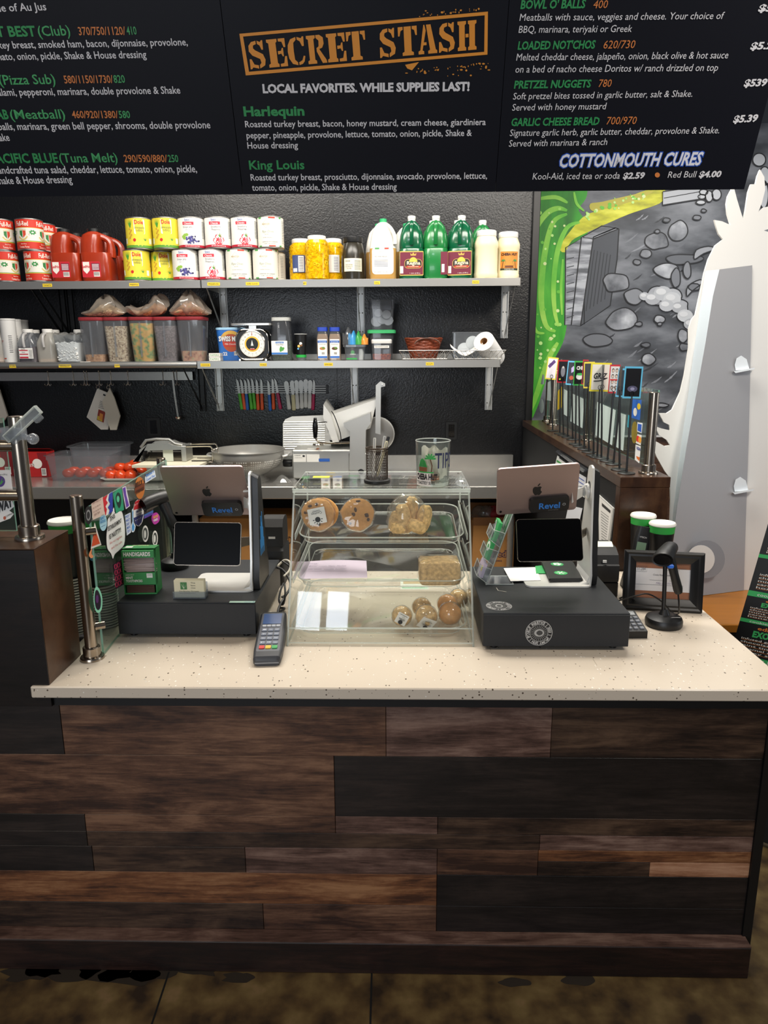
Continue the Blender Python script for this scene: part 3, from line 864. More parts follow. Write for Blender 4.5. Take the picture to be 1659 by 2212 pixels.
def A_full(b, f, g):
    w = PI * CR
    for z0, z1, c in ((.008, .046, '#cc2b16'), (.046, .049, '#d9c23c'), (.049, .052, '#4f8f3a'), (.052, .122, '#e9e4d8'), (.122, .125, '#d9b23c'), (.125, .17, '#d8301a')):
        b.use(c).rect(-w, z0, w, z1, f, 40)
    for o in (0, -.118, .13):
        b.use('#f6efe0').text('Full-Red', g, o, .134, .026, .072, 'C', .02)
        b.text('Tomato Puree', g, o, .012, .013, .06, 'C'); b.text('Extra Heavy', g, o, .031, .008, .035, 'C')
        for s_, c in ((-1, '#2f7d3c'), (1, '#d4492c')):
            b.use(c).poly([(o + s_ * .001, .108), (o + s_ * .018, .106), (o + s_ * .018, .085), (o + s_ * .002, .066)][::-s_], g)
        b.use('#d7c06a').ribbon(smooth([(o - .026, .075), (o - .012, .061), (o, .058), (o + .012, .061), (o + .026, .075)], 3), .007, g)
        b.use('#d7c06a').ribbon([(o - .020, .110), (o, .112), (o + .020, .110)], .003, g)
        b.use('#2c8a41').poly([(o - .062 + r_ * math.cos(a), .098 + .7 * r_ * math.sin(a)) for a, r_ in [(2 * PI * k / 16, .022 if k % 2 else .014) for k in range(16)]], g)
        b.use('#d99a86').ribbon([(o - .084, .084), (o - .044, .098)], .009, g)
def A_dole(b, f, g):
    w = PI * CR
    b.use('#e2cf3a').rect(-w, .008, w, .17, f, 40)
    b.use('#5d9a33').rect(-w, .008, w, .022, g, 40)
    for o in (0, .16, -.16):
        b.use('#e9e9d8').poly(rr_at(o + .002, .123, .062, .082, .008), g)
        b.use('#c8261d').text('Dole', g, o, .137, .023, .05, 'C', .03)
        b.use('#2a5a2e').text('pineapple', g, o + .002, .112, .014, .058, 'C'); b.text('tidbits', g, o + .002, .096, .014, .036, 'C')
        b.use('#2f4f9a').rect(o - .02, .133, o + .02, .1345, g)
        g3 = lambda x, z: g(x, z) * 1.0 + V((0, -.0004, 0))
        for dx, dz in ((-.02, .03), (.002, .026), (.022, .031), (.006, .042), (-.014, .042)):
            b.use('#f2dc3d').poly([(o + dx - .013, dz - .009), (o + dx + .01, dz - .01), (o + dx + .016, dz + .004), (o + dx - .006, dz + .009)], g3)
        b.use('#3f8f3a')
        for k in range(6):
            a = .5 + k * .35
            b.poly([(o + .03, .045), (o + .034, .047), (o + .032 + .026 * math.cos(a), .046 + .022 * math.sin(a))], g3)
        for k in range(7):
            a = PI * .35 + k * .2
            b.use('#4d9a3a').poly([(o - .056, .118), (o - .05, .118), (o - .053 + .035 * math.cos(a), .118 + .05 * math.sin(a))], g3)
            b.use('#c89a34').poly(disc(.006, 6, o - .053 + .006 * (k % 3 - 1), .062 + k * .008), g3)
        b.use('#c8261d').poly(disc(.009, 12, o - .03, .05), g3)
        b.use('#e8efe0').poly(rr_at(o + .066, .046, .02, .03, .002), g3)
def rr_at(x, z, w, h, r): return [(x + a, z + c) for a, c in rrect(w, h, r, 3)]
def A_sysco(fruit):
    def art(b, f, g):
        w = PI * CR
        b.use('#e9e6df').rect(-w, .008, w, .17, f, 40)
        b.use('#b91f34').rect(-w, .008, w, .021, g, 40)
        b.use('#2b4f9e').text('Sysco', g, -.024, .152, .012, .03, 'C', .02)
        b.use('#c8243a').rect(-.052, .13, .014, .147, g, 6)
        g3 = lambda x, z: g(x, z) + V((0, -.0004, 0))
        b.use('#ffffff').text('Classic', g3, -.02, .133, .011, .045, 'C'); b.text('NET WT 6 LB 10 OZ (3 kg)', g3, 0, .0115, .006, .085, 'C')
        b.use('#3a3f4a')
        if fruit == 'grape':
            b.text('Grape Jelly', g, -.022, .113, .011, .056, 'C'); b.text('ready to use', g, -.022, .101, .005, .028, 'C')
            b.use('#8fb74a')
            for x, z in ((-.04, .074), (-.05, .066), (-.03, .076), (-.044, .058)): b.poly(disc(.012, 7, x, z, .009), g)
            Rg = random.Random(2)
            for k in range(42):
                t = Rg.random()
                b.use(('#3b3a78', '#54509a', '#2b2a5c')[k % 3]).poly(disc(.0052, 8, -.008 + Rg.gauss(0, .02) * (1 - .4 * t), .032 + .034 * t + Rg.uniform(-.004, .004)), g3)
        else:
            b.text('Strawberry', g, -.012, .113, .012, .056, 'C'); b.text('Preserves', g, -.012, .098, .012, .05, 'C')
            b.use('#3d9a3a')
            for a in range(7): b.poly([(.008, .062), (.014, .066), (.012 + .034 * math.cos(a * .55 - .5), .066 + .026 * math.sin(a * .55 - .5))], g)
            for x, z, r_ in ((.0, .06, .019), (-.012, .04, .02), (.014, .042, .022), (.002, .034, .018)):
                b.use('#d3223a').poly([(x, z - r_ * 1.1), (x + r_, z + r_ * .1), (x + r_ * .7, z + r_ * .8), (x - r_ * .7, z + r_ * .8), (x - r_, z + r_ * .1)], g3)
            b.use('#f07a86').poly(disc(.01, 10, .012, .043, .014), lambda x, z: g(x, z) + V((0, -.0007, 0)))
        b.use('#555a66')
        for k in range(12): b.rect(.068, .06 + k * .008, .11, .063 + k * .008, g, 3)
    return art
def A_arr(b, f, g):
    w = PI * CR
    b.use('#e4e1d6').rect(-w, .008, w, .17, f, 40)
    for z0, z1 in ((.161, .17), (.008, .015)):
        b.use('#4c9a4a').rect(-.075, z0, -.052, z1, g, 3).rect(.06, z0, .075, z1, g, 3)
        b.use('#c8402e').rect(-.005, z0, .034, z1, g, 4)
    b.use('#a08a5a').text('ARREZZIO', g, -.02, .126, .009, .05, 'C')
    b.use('#b29a62').ribbon([(-.04, .132), (-.02, .155), (0, .132), (-.02, .108), (-.04, .132)], .0012, g)
    b.use('#8e9682').text('Ripe Olives', g, -.01, .084, .014, .07, 'C', 0, .25); b.text('SLICED', g, -.016, .072, .006, .024, 'C')
    b.use('#70747a').text('ALTURAS MANZANILLA', g, -.01, .055, .005, .06, 'C')
    b.use('#3a3d44').text('6 OUNCES NET WITH UNDRAINED', g, 0, .031, .006, .095, 'C'); b.text('6 LBS 7 OZ (2.92 KG)', g, 0, .021, .006, .07, 'C')
    for k in range(14): b.rect(.085, .03 + k * .009, .11, .032 + k * .009, g, 3)
GC = 'cans on the upper shelf'
kinds = {'full': can(A_full), 'dole': can(A_dole), 'grape': can(A_sysco('grape')), 'straw': can(A_sysco('straw')), 'arr': can(A_arr)}
used = {}
YC = YS + .08
def place_can(kind, cx, row, label, Y=YC, rz=0):
    z = ZU + .0004 + row * (CH + .0006)
    p = W(cx, 570 if row == 0 else 505, Y=Y); p.z = z
    a = math.atan2(p.x, p.y)
    if kind in used: return dup(kinds[kind], p, label, rz=rz - a, group=GC)
    used[kind] = 1
    o = kinds[kind]; o.location = p; o.rotation_euler = (0, 0, rz - a); o['label'] = label; o['group'] = GC
    return o
place_can('full', 83, 0, 'red tomato puree can in the bottom row, right against the red hot sauce jug', rz=.55)
place_can('full', 11, 0, 'red tomato puree can in the bottom row, leftmost in view', rz=.75)
place_can('full', 65, 1, 'red tomato puree can in the top row with its blank side showing', rz=1.0)
place_can('full', 0, 1, 'red tomato puree can in the top row, cut by the left picture edge', rz=.5)
def behind(px, n): return 829.5 + (px - 829.5) * (W(px, 550, Y=YC) - CAM).dot(FW) / (W(px, 550, Y=YC + .156 * n) - CAM).dot(FW)
place_can('full', behind(66, 1), 1, 'tomato puree can in the second rank, peeking past the front top can', YC + .156, rz=.45)
place_can('full', behind(80, 1), 0, 'tomato puree can hidden in the second rank below', YC + .156)
place_can('full', behind(67, 2), 1, 'tomato puree can farthest back, only its red rim over the jugs', YC + .312, rz=.75)
place_can('full', behind(79, 2), 0, 'tomato puree can hidden behind the hot sauce jug', YC + .312)
place_can('dole', 296, 0, 'yellow pineapple can in the bottom row, beside the hot sauce jugs')
place_can('dole', 354, 0, 'yellow pineapple can in the bottom row, beside the grape jelly can', YC + .075)
place_can('dole', 301, 1, 'yellow pineapple can in the top row, left of its twin')
place_can('dole', 359, 1, 'yellow pineapple can in the top row, beside the grape jelly can')
place_can('grape', 401, 0, 'white grape jelly can in the bottom row')
place_can('grape', 414, 1, 'white grape jelly can in the top row')
place_can('straw', 458, 0, 'white strawberry preserves can in the bottom row')
place_can('straw', 471, 1, 'white strawberry preserves can in the top row beside the grape jelly')
place_can('straw', 528, 1, 'white strawberry preserves can in the top row beside the olive can')
place_can('arr', 516, 0, 'cream olive can in the bottom row beside the strawberry preserves')
place_can('arr', 574, 0, 'cream olive can in the bottom row at the right end of the stack', rz=.1)
place_can('arr', 585, 1, 'cream olive can on top at the right end of the stack', rz=-.1)
place_can('arr', 590, 0, 'cream olive can behind the bottom row, a sliver showing', YC + .156, rz=-.5)

def sq(w, d, r, z, cx=0, cy=0): return [(cx + x, cy + y, z) for x, y in rrect(w, d, r, 4)]
# hot sauce jugs
P('sauce_red', '#9c2f14', .28, coat=.2)
def sauce_jug():
    t = thing('sauce_jug', 'x', 'jug')
    w, d, h = .174, .15, .3
    b = MB('sauce_red')
    b.loft([sq(w * .94, d * .94, .03, 0), sq(w, d, .035, .008), sq(w, d, .035, .155), sq(w * .98, d * .98, .035, .16)], (1, 1))
    b.loft([sq(w * .62, d * .98, .035, .155, -w * .18), sq(w * .62, d * .95, .035, .2, -w * .18), sq(w * .66, d * .9, .04, .235, -w * .16), sq(w * .6, d * .8, .035, .262, -w * .13), sq(w * .36, .07, .03, .282, -w * .1)], (1, 1))
    b.obj('jug_body', t)
    MB('sauce_red').tube(smooth([(-.01, 0, .255), (.04, 0, .25), (.073, 0, .225), (.08, 0, .18), (.075, 0, .14)], 4), [.03, .028, .025, .022, .02, .019, .019, .019, .02, .021, .022, .023, .025, .026, .028, .03, .03][:17], 10).obj('handle', t)
    MB('black').lathe([(.036, .282), (.036, .298), (.033, .3)], 20, -w * .1).obj('cap', t)
    b = MB('#c21f2b'); f = front(-d / 2 - .0006); g = front(-d / 2 - .0011)
    b.poly(rr_at(-.02, .065, .11, .09, .006), f)
    b.use('#e9e3da').poly([(-.068, .107), (-.03, .107), (-.03, .06), (-.049, .04), (-.068, .06)], g)
    b.use('#c21f2b').text("RedHot", front(-d / 2 - .0016), -.049, .074, .016, .05, 'C', .03)
    b.use('#7a1530').rect(-.018, .06, .03, .1, g); b.use('#e9e3da').rect(-.008, .025, .028, .052, g)
    b.use('#ffffff')
    for k in range(5): b.rect(-.014, .064 + k * .007, .026, .0665 + k * .007, front(-d / 2 - .0015))
    b.use('ink')
    for k in range(8): b.rect(-.006 + k * .004, .03, -.004 + k * .004, .05, front(-d / 2 - .0015))
    b.obj('paper_label', t)
    return t
j = sauce_jug()
for i, (cx, Y, lb) in enumerate(((148, YC, 'red hot sauce jug in front, beside the tomato cans'), (213, YC, 'red hot sauce jug in front, beside the pineapple cans'), (172.5, YC + .16, 'hot sauce jug behind, between the two front jugs'), (235.5, YC + .16, 'hot sauce jug behind, its handle showing by the pineapple can'))):
    p = W(cx, 550, Y=Y); p.z = ZU + .0004
    if i == 0: j.location = p; j['label'] = lb; j['group'] = 'hot sauce jugs'
    else: dup(j, p, lb, group='hot sauce jugs')
# pepper jars
clear('jar_plastic', '#fff2b0', .1, '#e8c512', rough=.06)
speck('pepper_rings', ((.3, '#b98a06'), (.45, '#e0b90f'), (.6, '#f0d322'), (.75, '#fbe85a')), 60, .3, bump=.6, detail=2)
def pepper_jar():
    t = thing('pepper_jar', 'x', 'jar', group='banana pepper jars')
    pr = [(.062, 0), (.07, .006), (.071, .02), (.068, .1), (.071, .18), (.068, .205), (.05, .225), (.046, .23)]
    MB('pepper_rings').lathe([(r - .002, z + .001) for r, z in pr], 24).obj('pepper_slices', t)
    b = MB('#f3db3a:.35')
    Rg = random.Random(5)
    for k in range(60):
        a, z = Rg.uniform(-PI, 0), Rg.uniform(.015, .2)
        c = V((.069 * math.cos(a), .069 * math.sin(a), z)); nn = V((math.cos(a), math.sin(a), 0)); r_ = Rg.uniform(.006, .012)
        u = V((-math.sin(a), math.cos(a), 0)); q = Rg.uniform(.4, 1)
        b.tube([c + u * r_ * math.cos(s) + V((0, 0, 1)) * r_ * q * math.sin(s) for s in [2 * PI * e / 8 for e in range(8)]], .0017, 4, True)
    b.obj('pepper_rings', t)
    MB('jar_plastic').lathe([(r + .0022, z) for r, z in pr], 24, cap=(0, 0)).obj('jar_wall', t)
    MB('white').lathe([(.052, .222), (.054, .226), (.054, .244), (.05, .247)], 24).obj('lid', t)
    return t
def jar_label(t, a0, c):
    b = MB(c); f = cyl(.0745, 0, a0); g = cyl(.0752, 0, a0)
    b.rect(-.04, .05, .04, .15, f, 10)
    b.use('#e9e6df').rect(0, .055, .034, .145, g, 5).rect(-.034, .055, -.008, .075, g, 3)
    b.use('#4d5270')
    for k in range(9): b.rect(.004, .062 + k * .009, .03, .065 + k * .009, cyl(.0757, 0, a0), 3)
    b.obj('paper_label', t)
j = pepper_jar()
pj = []
for i, (cx, Y, lb) in enumerate(((650, YC + .115, 'banana pepper jar behind, left of the front jar'), (685, YC - .01, 'banana pepper jar standing in front of the other two'), (719, YC + .118, 'banana pepper jar behind, right of the front jar'))):
    p = W(cx, 550, Y=Y); p.z = ZU + .0004
    if i == 0: j.location = p; j['label'] = lb; pj.append(j)
    else: pj.append(dup(j, p, lb))
jar_label(pj[0], -.1, '#3b4a78'); jar_label(pj[2], .1, '#e9e6df')
# dark olive jar
p, w, h = fit(738, 521, 789, 606, YC + .01, ZU + .0004)
t = thing('olive_jar', 'dark brown kalamata olive jar with black lid and cream label', 'jar', p)
r = w / 2
MB('#2b271e:.25').lathe([(r * .9, 0), (r * .97, .005), (r, .03), (r, .1), (r * .98, .14), (r * .8, .205), (r * .72, .212)], 24).obj('jar_body', t)
MB('black').lathe([(r * .8, .21), (r * .82, .214), (r * .82, .238), (r * .76, .242)], 24).obj('lid', t)
b = MB('#e6dfc8').rect(-.055, .045, .06, .118, cyl(r + .0008), 12)
g = cyl(r + .0014)
b.use('#3b3a34').text('Kalamata', g, -.03, .1, .009, .032, 'C', 0, .2); b.text('WHOLE PITTED', g, -.022, .078, .007, .045, 'C'); b.text('KALAMATA', g, -.022, .068, .007, .045, 'C'); b.text('OLIVES', g, -.022, .058, .007, .03, 'C')
for k in range(8): b.rect(.012, .055 + k * .007, .052, .057 + k * .007, g, 4)
b.obj('paper_label', t)
# vinegar jugs
P('vinegar_amber', '#c79a55', .3)
P('hdpe_white', '#dedbd2', .35)
def vinegar():
    t = thing('vinegar_jug', 'x', 'jug', group='amber vinegar jugs')
    w = .155
    MB('vinegar_amber').loft([sq(w * .95, w * .95, .03, 0), sq(w, w, .035, .008), sq(w, w, .035, .17)], (1, 0)).obj('vinegar', t)
    b = MB('hdpe_white')
    b.loft([sq(w, w, .035, .17), sq(w * .97, w * .97, .04, .2), sq(w * .9, w * .9, .045, .24), sq(w * .74, w * .74, .045, .285), sq(w * .45, w * .45, .03, .312), sq(.045, .045, .0224, .32)], (0, 1))
    b.obj('jug_body', t)
    MB('hdpe_white').tube(smooth([(.03, -.045, .295), (.052, -.06, .27), (.07, -.068, .23), (.072, -.07, .19)], 4), .012, 8).obj('handle', t)
    MB('#2fae6b:.4').lathe([(.021, .318), (.021, .338), (.018, .34)], 16).obj('cap', t)
    f, g = front(-w / 2 - .0008), front(-w / 2 - .0013)
    b = MB('#e9e6e0').poly(rr_at(.0, .1, .125, .15, .02), f)
    b.use('#4c9a4a').rect(-.045, .163, -.02, .172, g); b.use('#c8402e').rect(.01, .163, .035, .172, g)
    b.use('#8a8d92').text('ARREZZIO', g, -.005, .146, .007, .035, 'C'); b.use('#4a4d55').text('RED WINE VINEGAR', g, -.01, .12, .008, .07, 'C')
    for k in range(5): b.rect(-.05, .07 + k * .008, .03, .072 + k * .008, g)
    b.text('NET CONTENTS 1 GAL (3.78 L)', g, -.01, .035, .006, .08, 'C')
    b.obj('paper_label', t)
    return t
j = vinegar()
for i, (cx, Y, lb, rz) in enumerate(((828, YC, 'vinegar jug with white label standing at the front of the shelf', -.02), (818, YC + .17, 'vinegar jug half hidden behind the front one', .1), (878, YC + .17, 'vinegar jug behind the first green wine jug', .2))):
    p = W(cx, 550, Y=Y); p.z = ZU + .0004
    if i == 0: j.location = p; j['label'] = lb; j.rotation_euler.z = rz
    else: dup(j, p, lb, rz=rz)
# green wine jugs
P('jug_green', '#0b5a38', .2, coat=.3)
P('jug_green_light', '#1d7a3a', .25, coat=.3)
def winejug(matn):
    t = thing('wine_jug', 'x', 'jug', group='green cooking wine jugs')
    w = .142
    prof = [(.94, 0), (1, .008), (1, .165), (.97, .17), (1, .178), (1, .2), (.93, .245), (.74, .29), (.42, .318), (.3, .325)]
    b = MB(matn).loft([sq(w * k, w * k * .95, max(.01, .04 * k), z) for k, z in prof], (1, 1))
    b.obj('jug_body', t)
    MB(matn).tube(smooth([(0, -.02, .318), (0, -.05, .312), (0, -.078, .28), (0, -.084, .23), (0, -.072, .19)], 4), .0115, 8).obj('handle', t)
    b = MB('white').lathe([(.022, .32), (.0215, .335), (.023, .337), (.023, .352), (.02, .354)], 18)
    b.obj('cap', t)
    return t
def regina(t, dx=0):
    f, g, k = front(-.068), front(-.0685), front(-.069)
    b = MB('#d8b858').poly(rr_at(dx, .085, .138, .135, .004), front(-.0677))
    b.use('#6e1331').poly(rr_at(dx, .085, .134, .125, .003), f)
    b.use('#2a1a14').poly(rr_at(dx + .01, .083, .1, .05, .02), g); b.use('#d8b858').ribbon([(dx + .01 + x, .083 + z) for x, z in rrect(.1, .05, .02, 4)], .002, k, True)
    b.use('#d9c24a').poly([(dx + .01 + .024 * math.cos(a), .093 + .026 * math.sin(a)) for a in [PI * q / 12 for q in range(13)]], k)
    b.use('#f2e6c4').text('Regina', front(-.0694), dx + .012, .078, .02, .078, 'C', .02)
    b.use('#d63a24').rect(dx - .03, .062, dx + .052, .072, k); b.use('#f2e6c4').text('COOKING WINE', front(-.0694), dx + .011, .064, .006, .06, 'C')
    b.use('#c9a44a').poly([(dx - .005, .128), (dx + .025, .128), (dx + .028, .142), (dx + .018, .134), (dx + .01, .146), (dx + .002, .134), (dx - .008, .142)], g)
    b.use('#ece6dc').rect(dx - .066, .03, dx - .048, .07, g); b.text('1 GAL (3.78 L)', g, dx + .02, .028, .006, .06, 'C')
    b.obj('paper_label', t)
ja = winejug('jug_green'); jb = winejug('jug_green_light')
jl = []
for i, (pr, cx, Y, lb, rz) in enumerate(((ja, 889, YC, 'green cooking wine jug with label, beside the vinegar', 0), (jb, 941, YC, 'bright green wine jug with its label turned away', 0), (ja, 996, YC, 'green cooking wine jug with label, beside the mayonnaise', -.12),
                                        (jb, 935, YC + .165, 'green jug behind, only its cap over the bright green one', 0), (ja, 988, YC + .165, 'green jug behind, only its cap over the right labelled one', 0), (jb, 1041, YC + .165, 'bright green jug behind the mayonnaise jar', 0))):
    p = W(cx, 550, Y=Y); p.z = ZU + .0004
    o = pr if i < 2 else dup(pr, p, lb, rz=rz)
    o.location = p; o['label'] = lb; o.rotation_euler.z = rz - math.atan2(p.x, p.y)
    jl.append(o)
regina(jl[0], 0); regina(jl[2], 0)
b = MB('#6e1331').rect(-.03, .022, .03, .148, lambda x, z: V((.0715, x - .03, z)))
b.rect(.03, .022, .0705, .148, front(-.0682)); b.use('#ece6dc').rect(.036, .035, .052, .08, front(-.0688)).obj('paper_label', jl[1])
# mayonnaise jars
def mayo():
    t = thing('mayonnaise_jar', 'x', 'jar')
    r = .07
    MB('cream').lathe([(r * .94, 0), (r, .008), (r, .028), (r * .965, .036), (r * .965, .17), (r, .178), (r * .985, .2), (r * .78, .235), (r * .74, .24)], 28).obj('jar_body', t)
    MB('white').lathe([(r * .8, .236), (r * .82, .24), (r * .82, .262), (r * .76, .268)], 28).obj('lid', t)
    return t
m1 = mayo()
p = W(1050, 550, Y=YC - .01); p.z = ZU + .0004
m1.location = p; m1['label'] = 'cream mayonnaise jar with white lid and no label showing'
p = W(1097, 550, Y=YC + .06); p.z = ZU + .0004
m2 = dup(m1, p, 'cream mayonnaise jar with orange hut label, at the right end of the shelf')
b = MB('#d98a35'); f, g, k = cyl(.0684), cyl(.069), cyl(.0696)
b.rect(-.055, .06, .06, .155, f, 12); b.use('#2c3a2c').rect(-.055, .05, .06, .062, f, 12)
b.use('#3a1f14').text('CHEBA HUT', k, 0, .132, .014, .1, 'C', .05)
b.use('#2f8a45').poly([(-.03, .075), (-.02, .098), (0, .106), (.02, .098), (.03, .075)][::-1], g); b.use('#6a3a1c').rect(-.025, .064, .025, .076, g, 4)
for s_ in (-1, 1):
    b.use('#5a3a1c').ribbon([(s_ * .042, .062), (s_ * .036, .102)], .004, g)
    for q in range(5):
        a = q * PI / 4
        b.use('#2f8a45').ribbon([(s_ * .036, .102), (s_ * .036 + .014 * math.cos(a), .102 + .012 * math.sin(a))], .004, k)
b.use('#e9e6df').text('TOASTED SUBS', k, 0, .0525, .006, .06, 'C')
b.obj('paper_label', m2)
# ------------------------------------------------------------------ lower shelves: cups, jugs, cereal bins
ZD = ZL + .0004
YD = YS + .09
# cups in sleeves at the far left
def cupcol(px, Y, h, lb, first=None):
    p = W(px, 730, Y=Y); p.z = ZL - .0016
    if first: return dup(first, p, lb)
    b = MB('#dcdad6:.5').lathe([(.038, 0), (.043, .02), (.044, h - .012), (.046, h - .01), (.046, h - .002), (.043, h)], 24)
    o = tag(b.obj('foam_cup_sleeve'), lb, 'cups', 'sleeves of foam cups'); o.location = p
    q = MB('#c94a30').rect(-.012, .02, .006, .026, cyl(.0447, 0, -.3), 3); q.use('ink')
    for k in range(9): q.rect(.012, .06 + k * .012, .032, .063 + k * .012, cyl(.0447, 0, .1), 3)
    q.use('#c94a30').text('CUP', cyl(.0447, 0, -.6), 0, .12, .012, .02, 'C').obj('printing', o)
    return o
c1 = cupcol(20, YD, .26, 'white foam cup sleeve with red print, nearest the picture edge')
cupcol(33, YD + .1, .262, 'white foam cup sleeve in the second rank', c1)
cupcol(48, YD + .2, .262, 'white foam cup sleeve in the third rank', c1)
p = W(-1, 740, Y=YD); p.z = ZL - .0016
b = MB('hdpe').lathe([(.035, 0), (.04, .006), (.04, .13), (.03, .16), (.012, .18), (.012, .2)], 20)
o = solo('squeeze_bottle', b, 'cloudy squeeze bottle cut off by the left picture edge', 'bottle', p)
MB('#c98a55').lathe([(.033, .003), (.0385, .03)], 16).obj('sauce', o)
# syrup jugs
P('syrup', '#4a3538', .3)
P('syrup_thin', '#b98f68', .3)
P('hdpe_solid', '#b9b6b4', .35)
def syrup(level, matn, shell):
    t = thing('syrup_jug', 'x', 'jug')
    w, h = .12, .19
    prof = [(1, .004), (1, .1), (.98, .115), (.6, .165), (.42, .178)]
    zt = level
    b = MB(matn).loft([sq(w * .96, w * .9, .028, .003), sq(w * .98, w * .92, .03, .01), sq(w * .98, w * .92, .03, zt)], (1, 1)); b.obj('syrup', t)
    b = MB(shell).loft([sq(w * k, w * .94 * k, .03 * k, z) for k, z in [(.97, 0), (1, .008)] + prof[1:]], (1, 1)); b.obj('jug_body', t)
    MB('hdpe_solid').tube(smooth([(0, -.03, .17), (0, -.06, .16), (0, -.072, .13), (0, -.066, .09)], 3), .008, 8).obj('handle', t)
    MB('white').lathe([(.029, .176), (.03, .18), (.03, .194), (.027, .197)], 20).obj('cap', t)
    return t
s1 = syrup(.092, 'syrup', 'poly_cloudy')
p = W(63, 740, Y=YD); p.z = ZL - .0016; s1.location = p; s1['label'] = 'jug of dark syrup with red and white label'
s2 = dup(s1, W(77, 740, Y=YD + .16), 'jug of dark syrup behind the labelled one'); s2.location.z = ZL - .0016
s4 = dup(s1, W(172, 740, Y=YD + .15), 'jug of dark syrup behind the tub of marshmallows'); s4.location.z = ZL - .0016
b = MB('#e9e6e0').rect(-.035, .022, .05, .085, front(-.0665)); g = front(-.0672)
b.use('#b91f34').rect(-.033, .068, .02, .074, g).rect(-.033, .045, .02, .051, g).rect(-.033, .024, .02, .034, g)
b.use('ink').text('Sysco', g, -.008, .076, .007, .024, 'C'); b.text('Honey', g, -.008, .057, .007, .02, 'C')
for k in range(6): b.rect(.026, .03 + k * .008, .046, .032 + k * .008, g)
b.obj('paper_label', s1)
s3 = syrup(.02, 'syrup_thin', 'hdpe')
p = W(105, 740, Y=YD); p.z = ZL - .0016; s3.location = p; s3['label'] = 'nearly empty cloudy jug beside the tub of marshmallows'
s5 = dup(s3, W(120, 740, Y=YD + .16), 'cloudy jug behind the nearly empty one'); s5.location.z = ZL - .0016
# tub of marshmallows
p, w, h = fit(128, 724, 183, 776, YD - .03, ZL - .0016)
t = thing('marshmallow_tub', 'clear square tub of mini marshmallows under crumpled film', 'tub', p)
MB('poly_clear').loft([sq(w * .82, w * .72, .02, 0), sq(w * .84, w * .74, .02, .006), sq(w, w * .86, .025, h)], (1, 0)).obj('tub', t)
Rm = random.Random(4)
b = MB('#f2efe9:.7').loft([sq(w * .79, w * .69, .02, .004), sq(w * .9, w * .78, .02, h * .72)], (1, 1))
for k in range(150):
    u, z = Rm.uniform(-.42, .42), Rm.uniform(.008, h * .74)
    b.ball((u * w * .92, -w * (.345 + .04 * z / h) + Rm.uniform(0, .006), z), .0065, .006, .005, 7, 5, 0, k)
o = b.obj('marshmallows', t); o['kind'] = 'stuff'
b = MB('film').grid(lambda u, v: V((w * 1.08 * (u - .5), w * .94 * (v - .5), h + .006 + .012 * math.sin(9 * u + 5 * v) * math.sin(7 * v - 3 * u) - (.03 if min(u, v, 1 - u, 1 - v) < .05 else 0))), 24, 20)
b.obj('film_cover', t)
solo('shelf_card', MB('#d8d4cc').box(-.03, .03, -.02, .02, 0, .003), 'small white card lying on the shelf beside the first cereal bin', 'card', V((W(186, 775, Y=YD - .06).x, YD - .06, ZL - .0016)))
# cereal bins
speck('cereal_crumbs', ((.3, '#8a5a34'), (.5, '#c08a58'), (.7, '#d9ab7c')), 70, .8, bump=.5)
speck('cereal_oat', ((.34, '#6b5138'), (.44, '#b59a76'), (.6, '#d3bf9d'), (.75, '#e2d2b4')), 95, .8, bump=.5, detail=2)
speck('cereal_green', ((.32, '#5f7a34'), (.45, '#93a24e'), (.52, '#c89a3a'), (.68, '#dba84a')), 38, .8, bump=.8, detail=1)
speck('cereal_cocoa', ((.3, '#4e4340'), (.5, '#6e605e'), (.7, '#8a7c78')), 110, .85, bump=.4, detail=2)
speck('cereal_hoops', ((.32, '#8a5640'), (.45, '#c28a68'), (.6, '#d0a07c'), (.75, '#9db07a')), 55, .8, bump=.8, detail=2)
P('lid_red', '#8f2a30', .45)
def bin_(l, r, lv, cm, lb, Y):
    p, w, h = fit(l, 677, r, 776, Y, ZL - .0016 if (l + r) / 2 < 425 else ZD)
    t = thing('cereal_bin', lb, 'container', p, group='cereal bins with red lids')
    d = .17; h = .262; w *= .84
    MB('poly_cloudy').loft([sq(w * .76, d * .8, .022, 0), sq(w * .8, d * .84, .025, .01), sq(w * .98, d, .03, h - .018)], (1, 0)).obj('bin', t)
    k = lv
    tp = .78 + .18 * k
    MB(cm).loft([sq(w * .745, d * .785, .02, .003), sq(w * tp * .975, d * (tp + .03) * .96, .025, h * k)], (1, 1)).obj('cereal', t)
    MB('lid_red').loft([sq(w, d * 1.02, .03, h - .02), sq(w * 1.03, d * 1.05, .032, h - .016), sq(w * 1.03, d * 1.05, .032, h - .002), sq(w * .98, d, .03, h)], (1, 1)).obj('lid', t)
    MB('poly_cloudy').box(-.004, .004, -d * .5 - .001, -d * .44, .03, h - .03).obj('rib', t)
    return t, h
bins = []
for a in ((182, 244, .17, 'cereal_crumbs', 'red lidded cereal bin nearly empty with crumbs at the bottom', YD), (232, 295, .8, 'cereal_oat', 'red lidded cereal bin full of pale oat cereal', YD + .012), (286, 349, .86, 'cereal_green', 'red lidded cereal bin of green and orange cereal', YD),
          (337, 399, .8, 'cereal_cocoa', 'red lidded cereal bin of grey brown cocoa cereal', YD + .012), (387, 455, .24, 'cereal_hoops', 'red lidded cereal bin at the right end with a little pink hoop cereal', YD)):
    bins.append(bin_(*a))
zb = bins[0][0].location.z + bins[0][1]
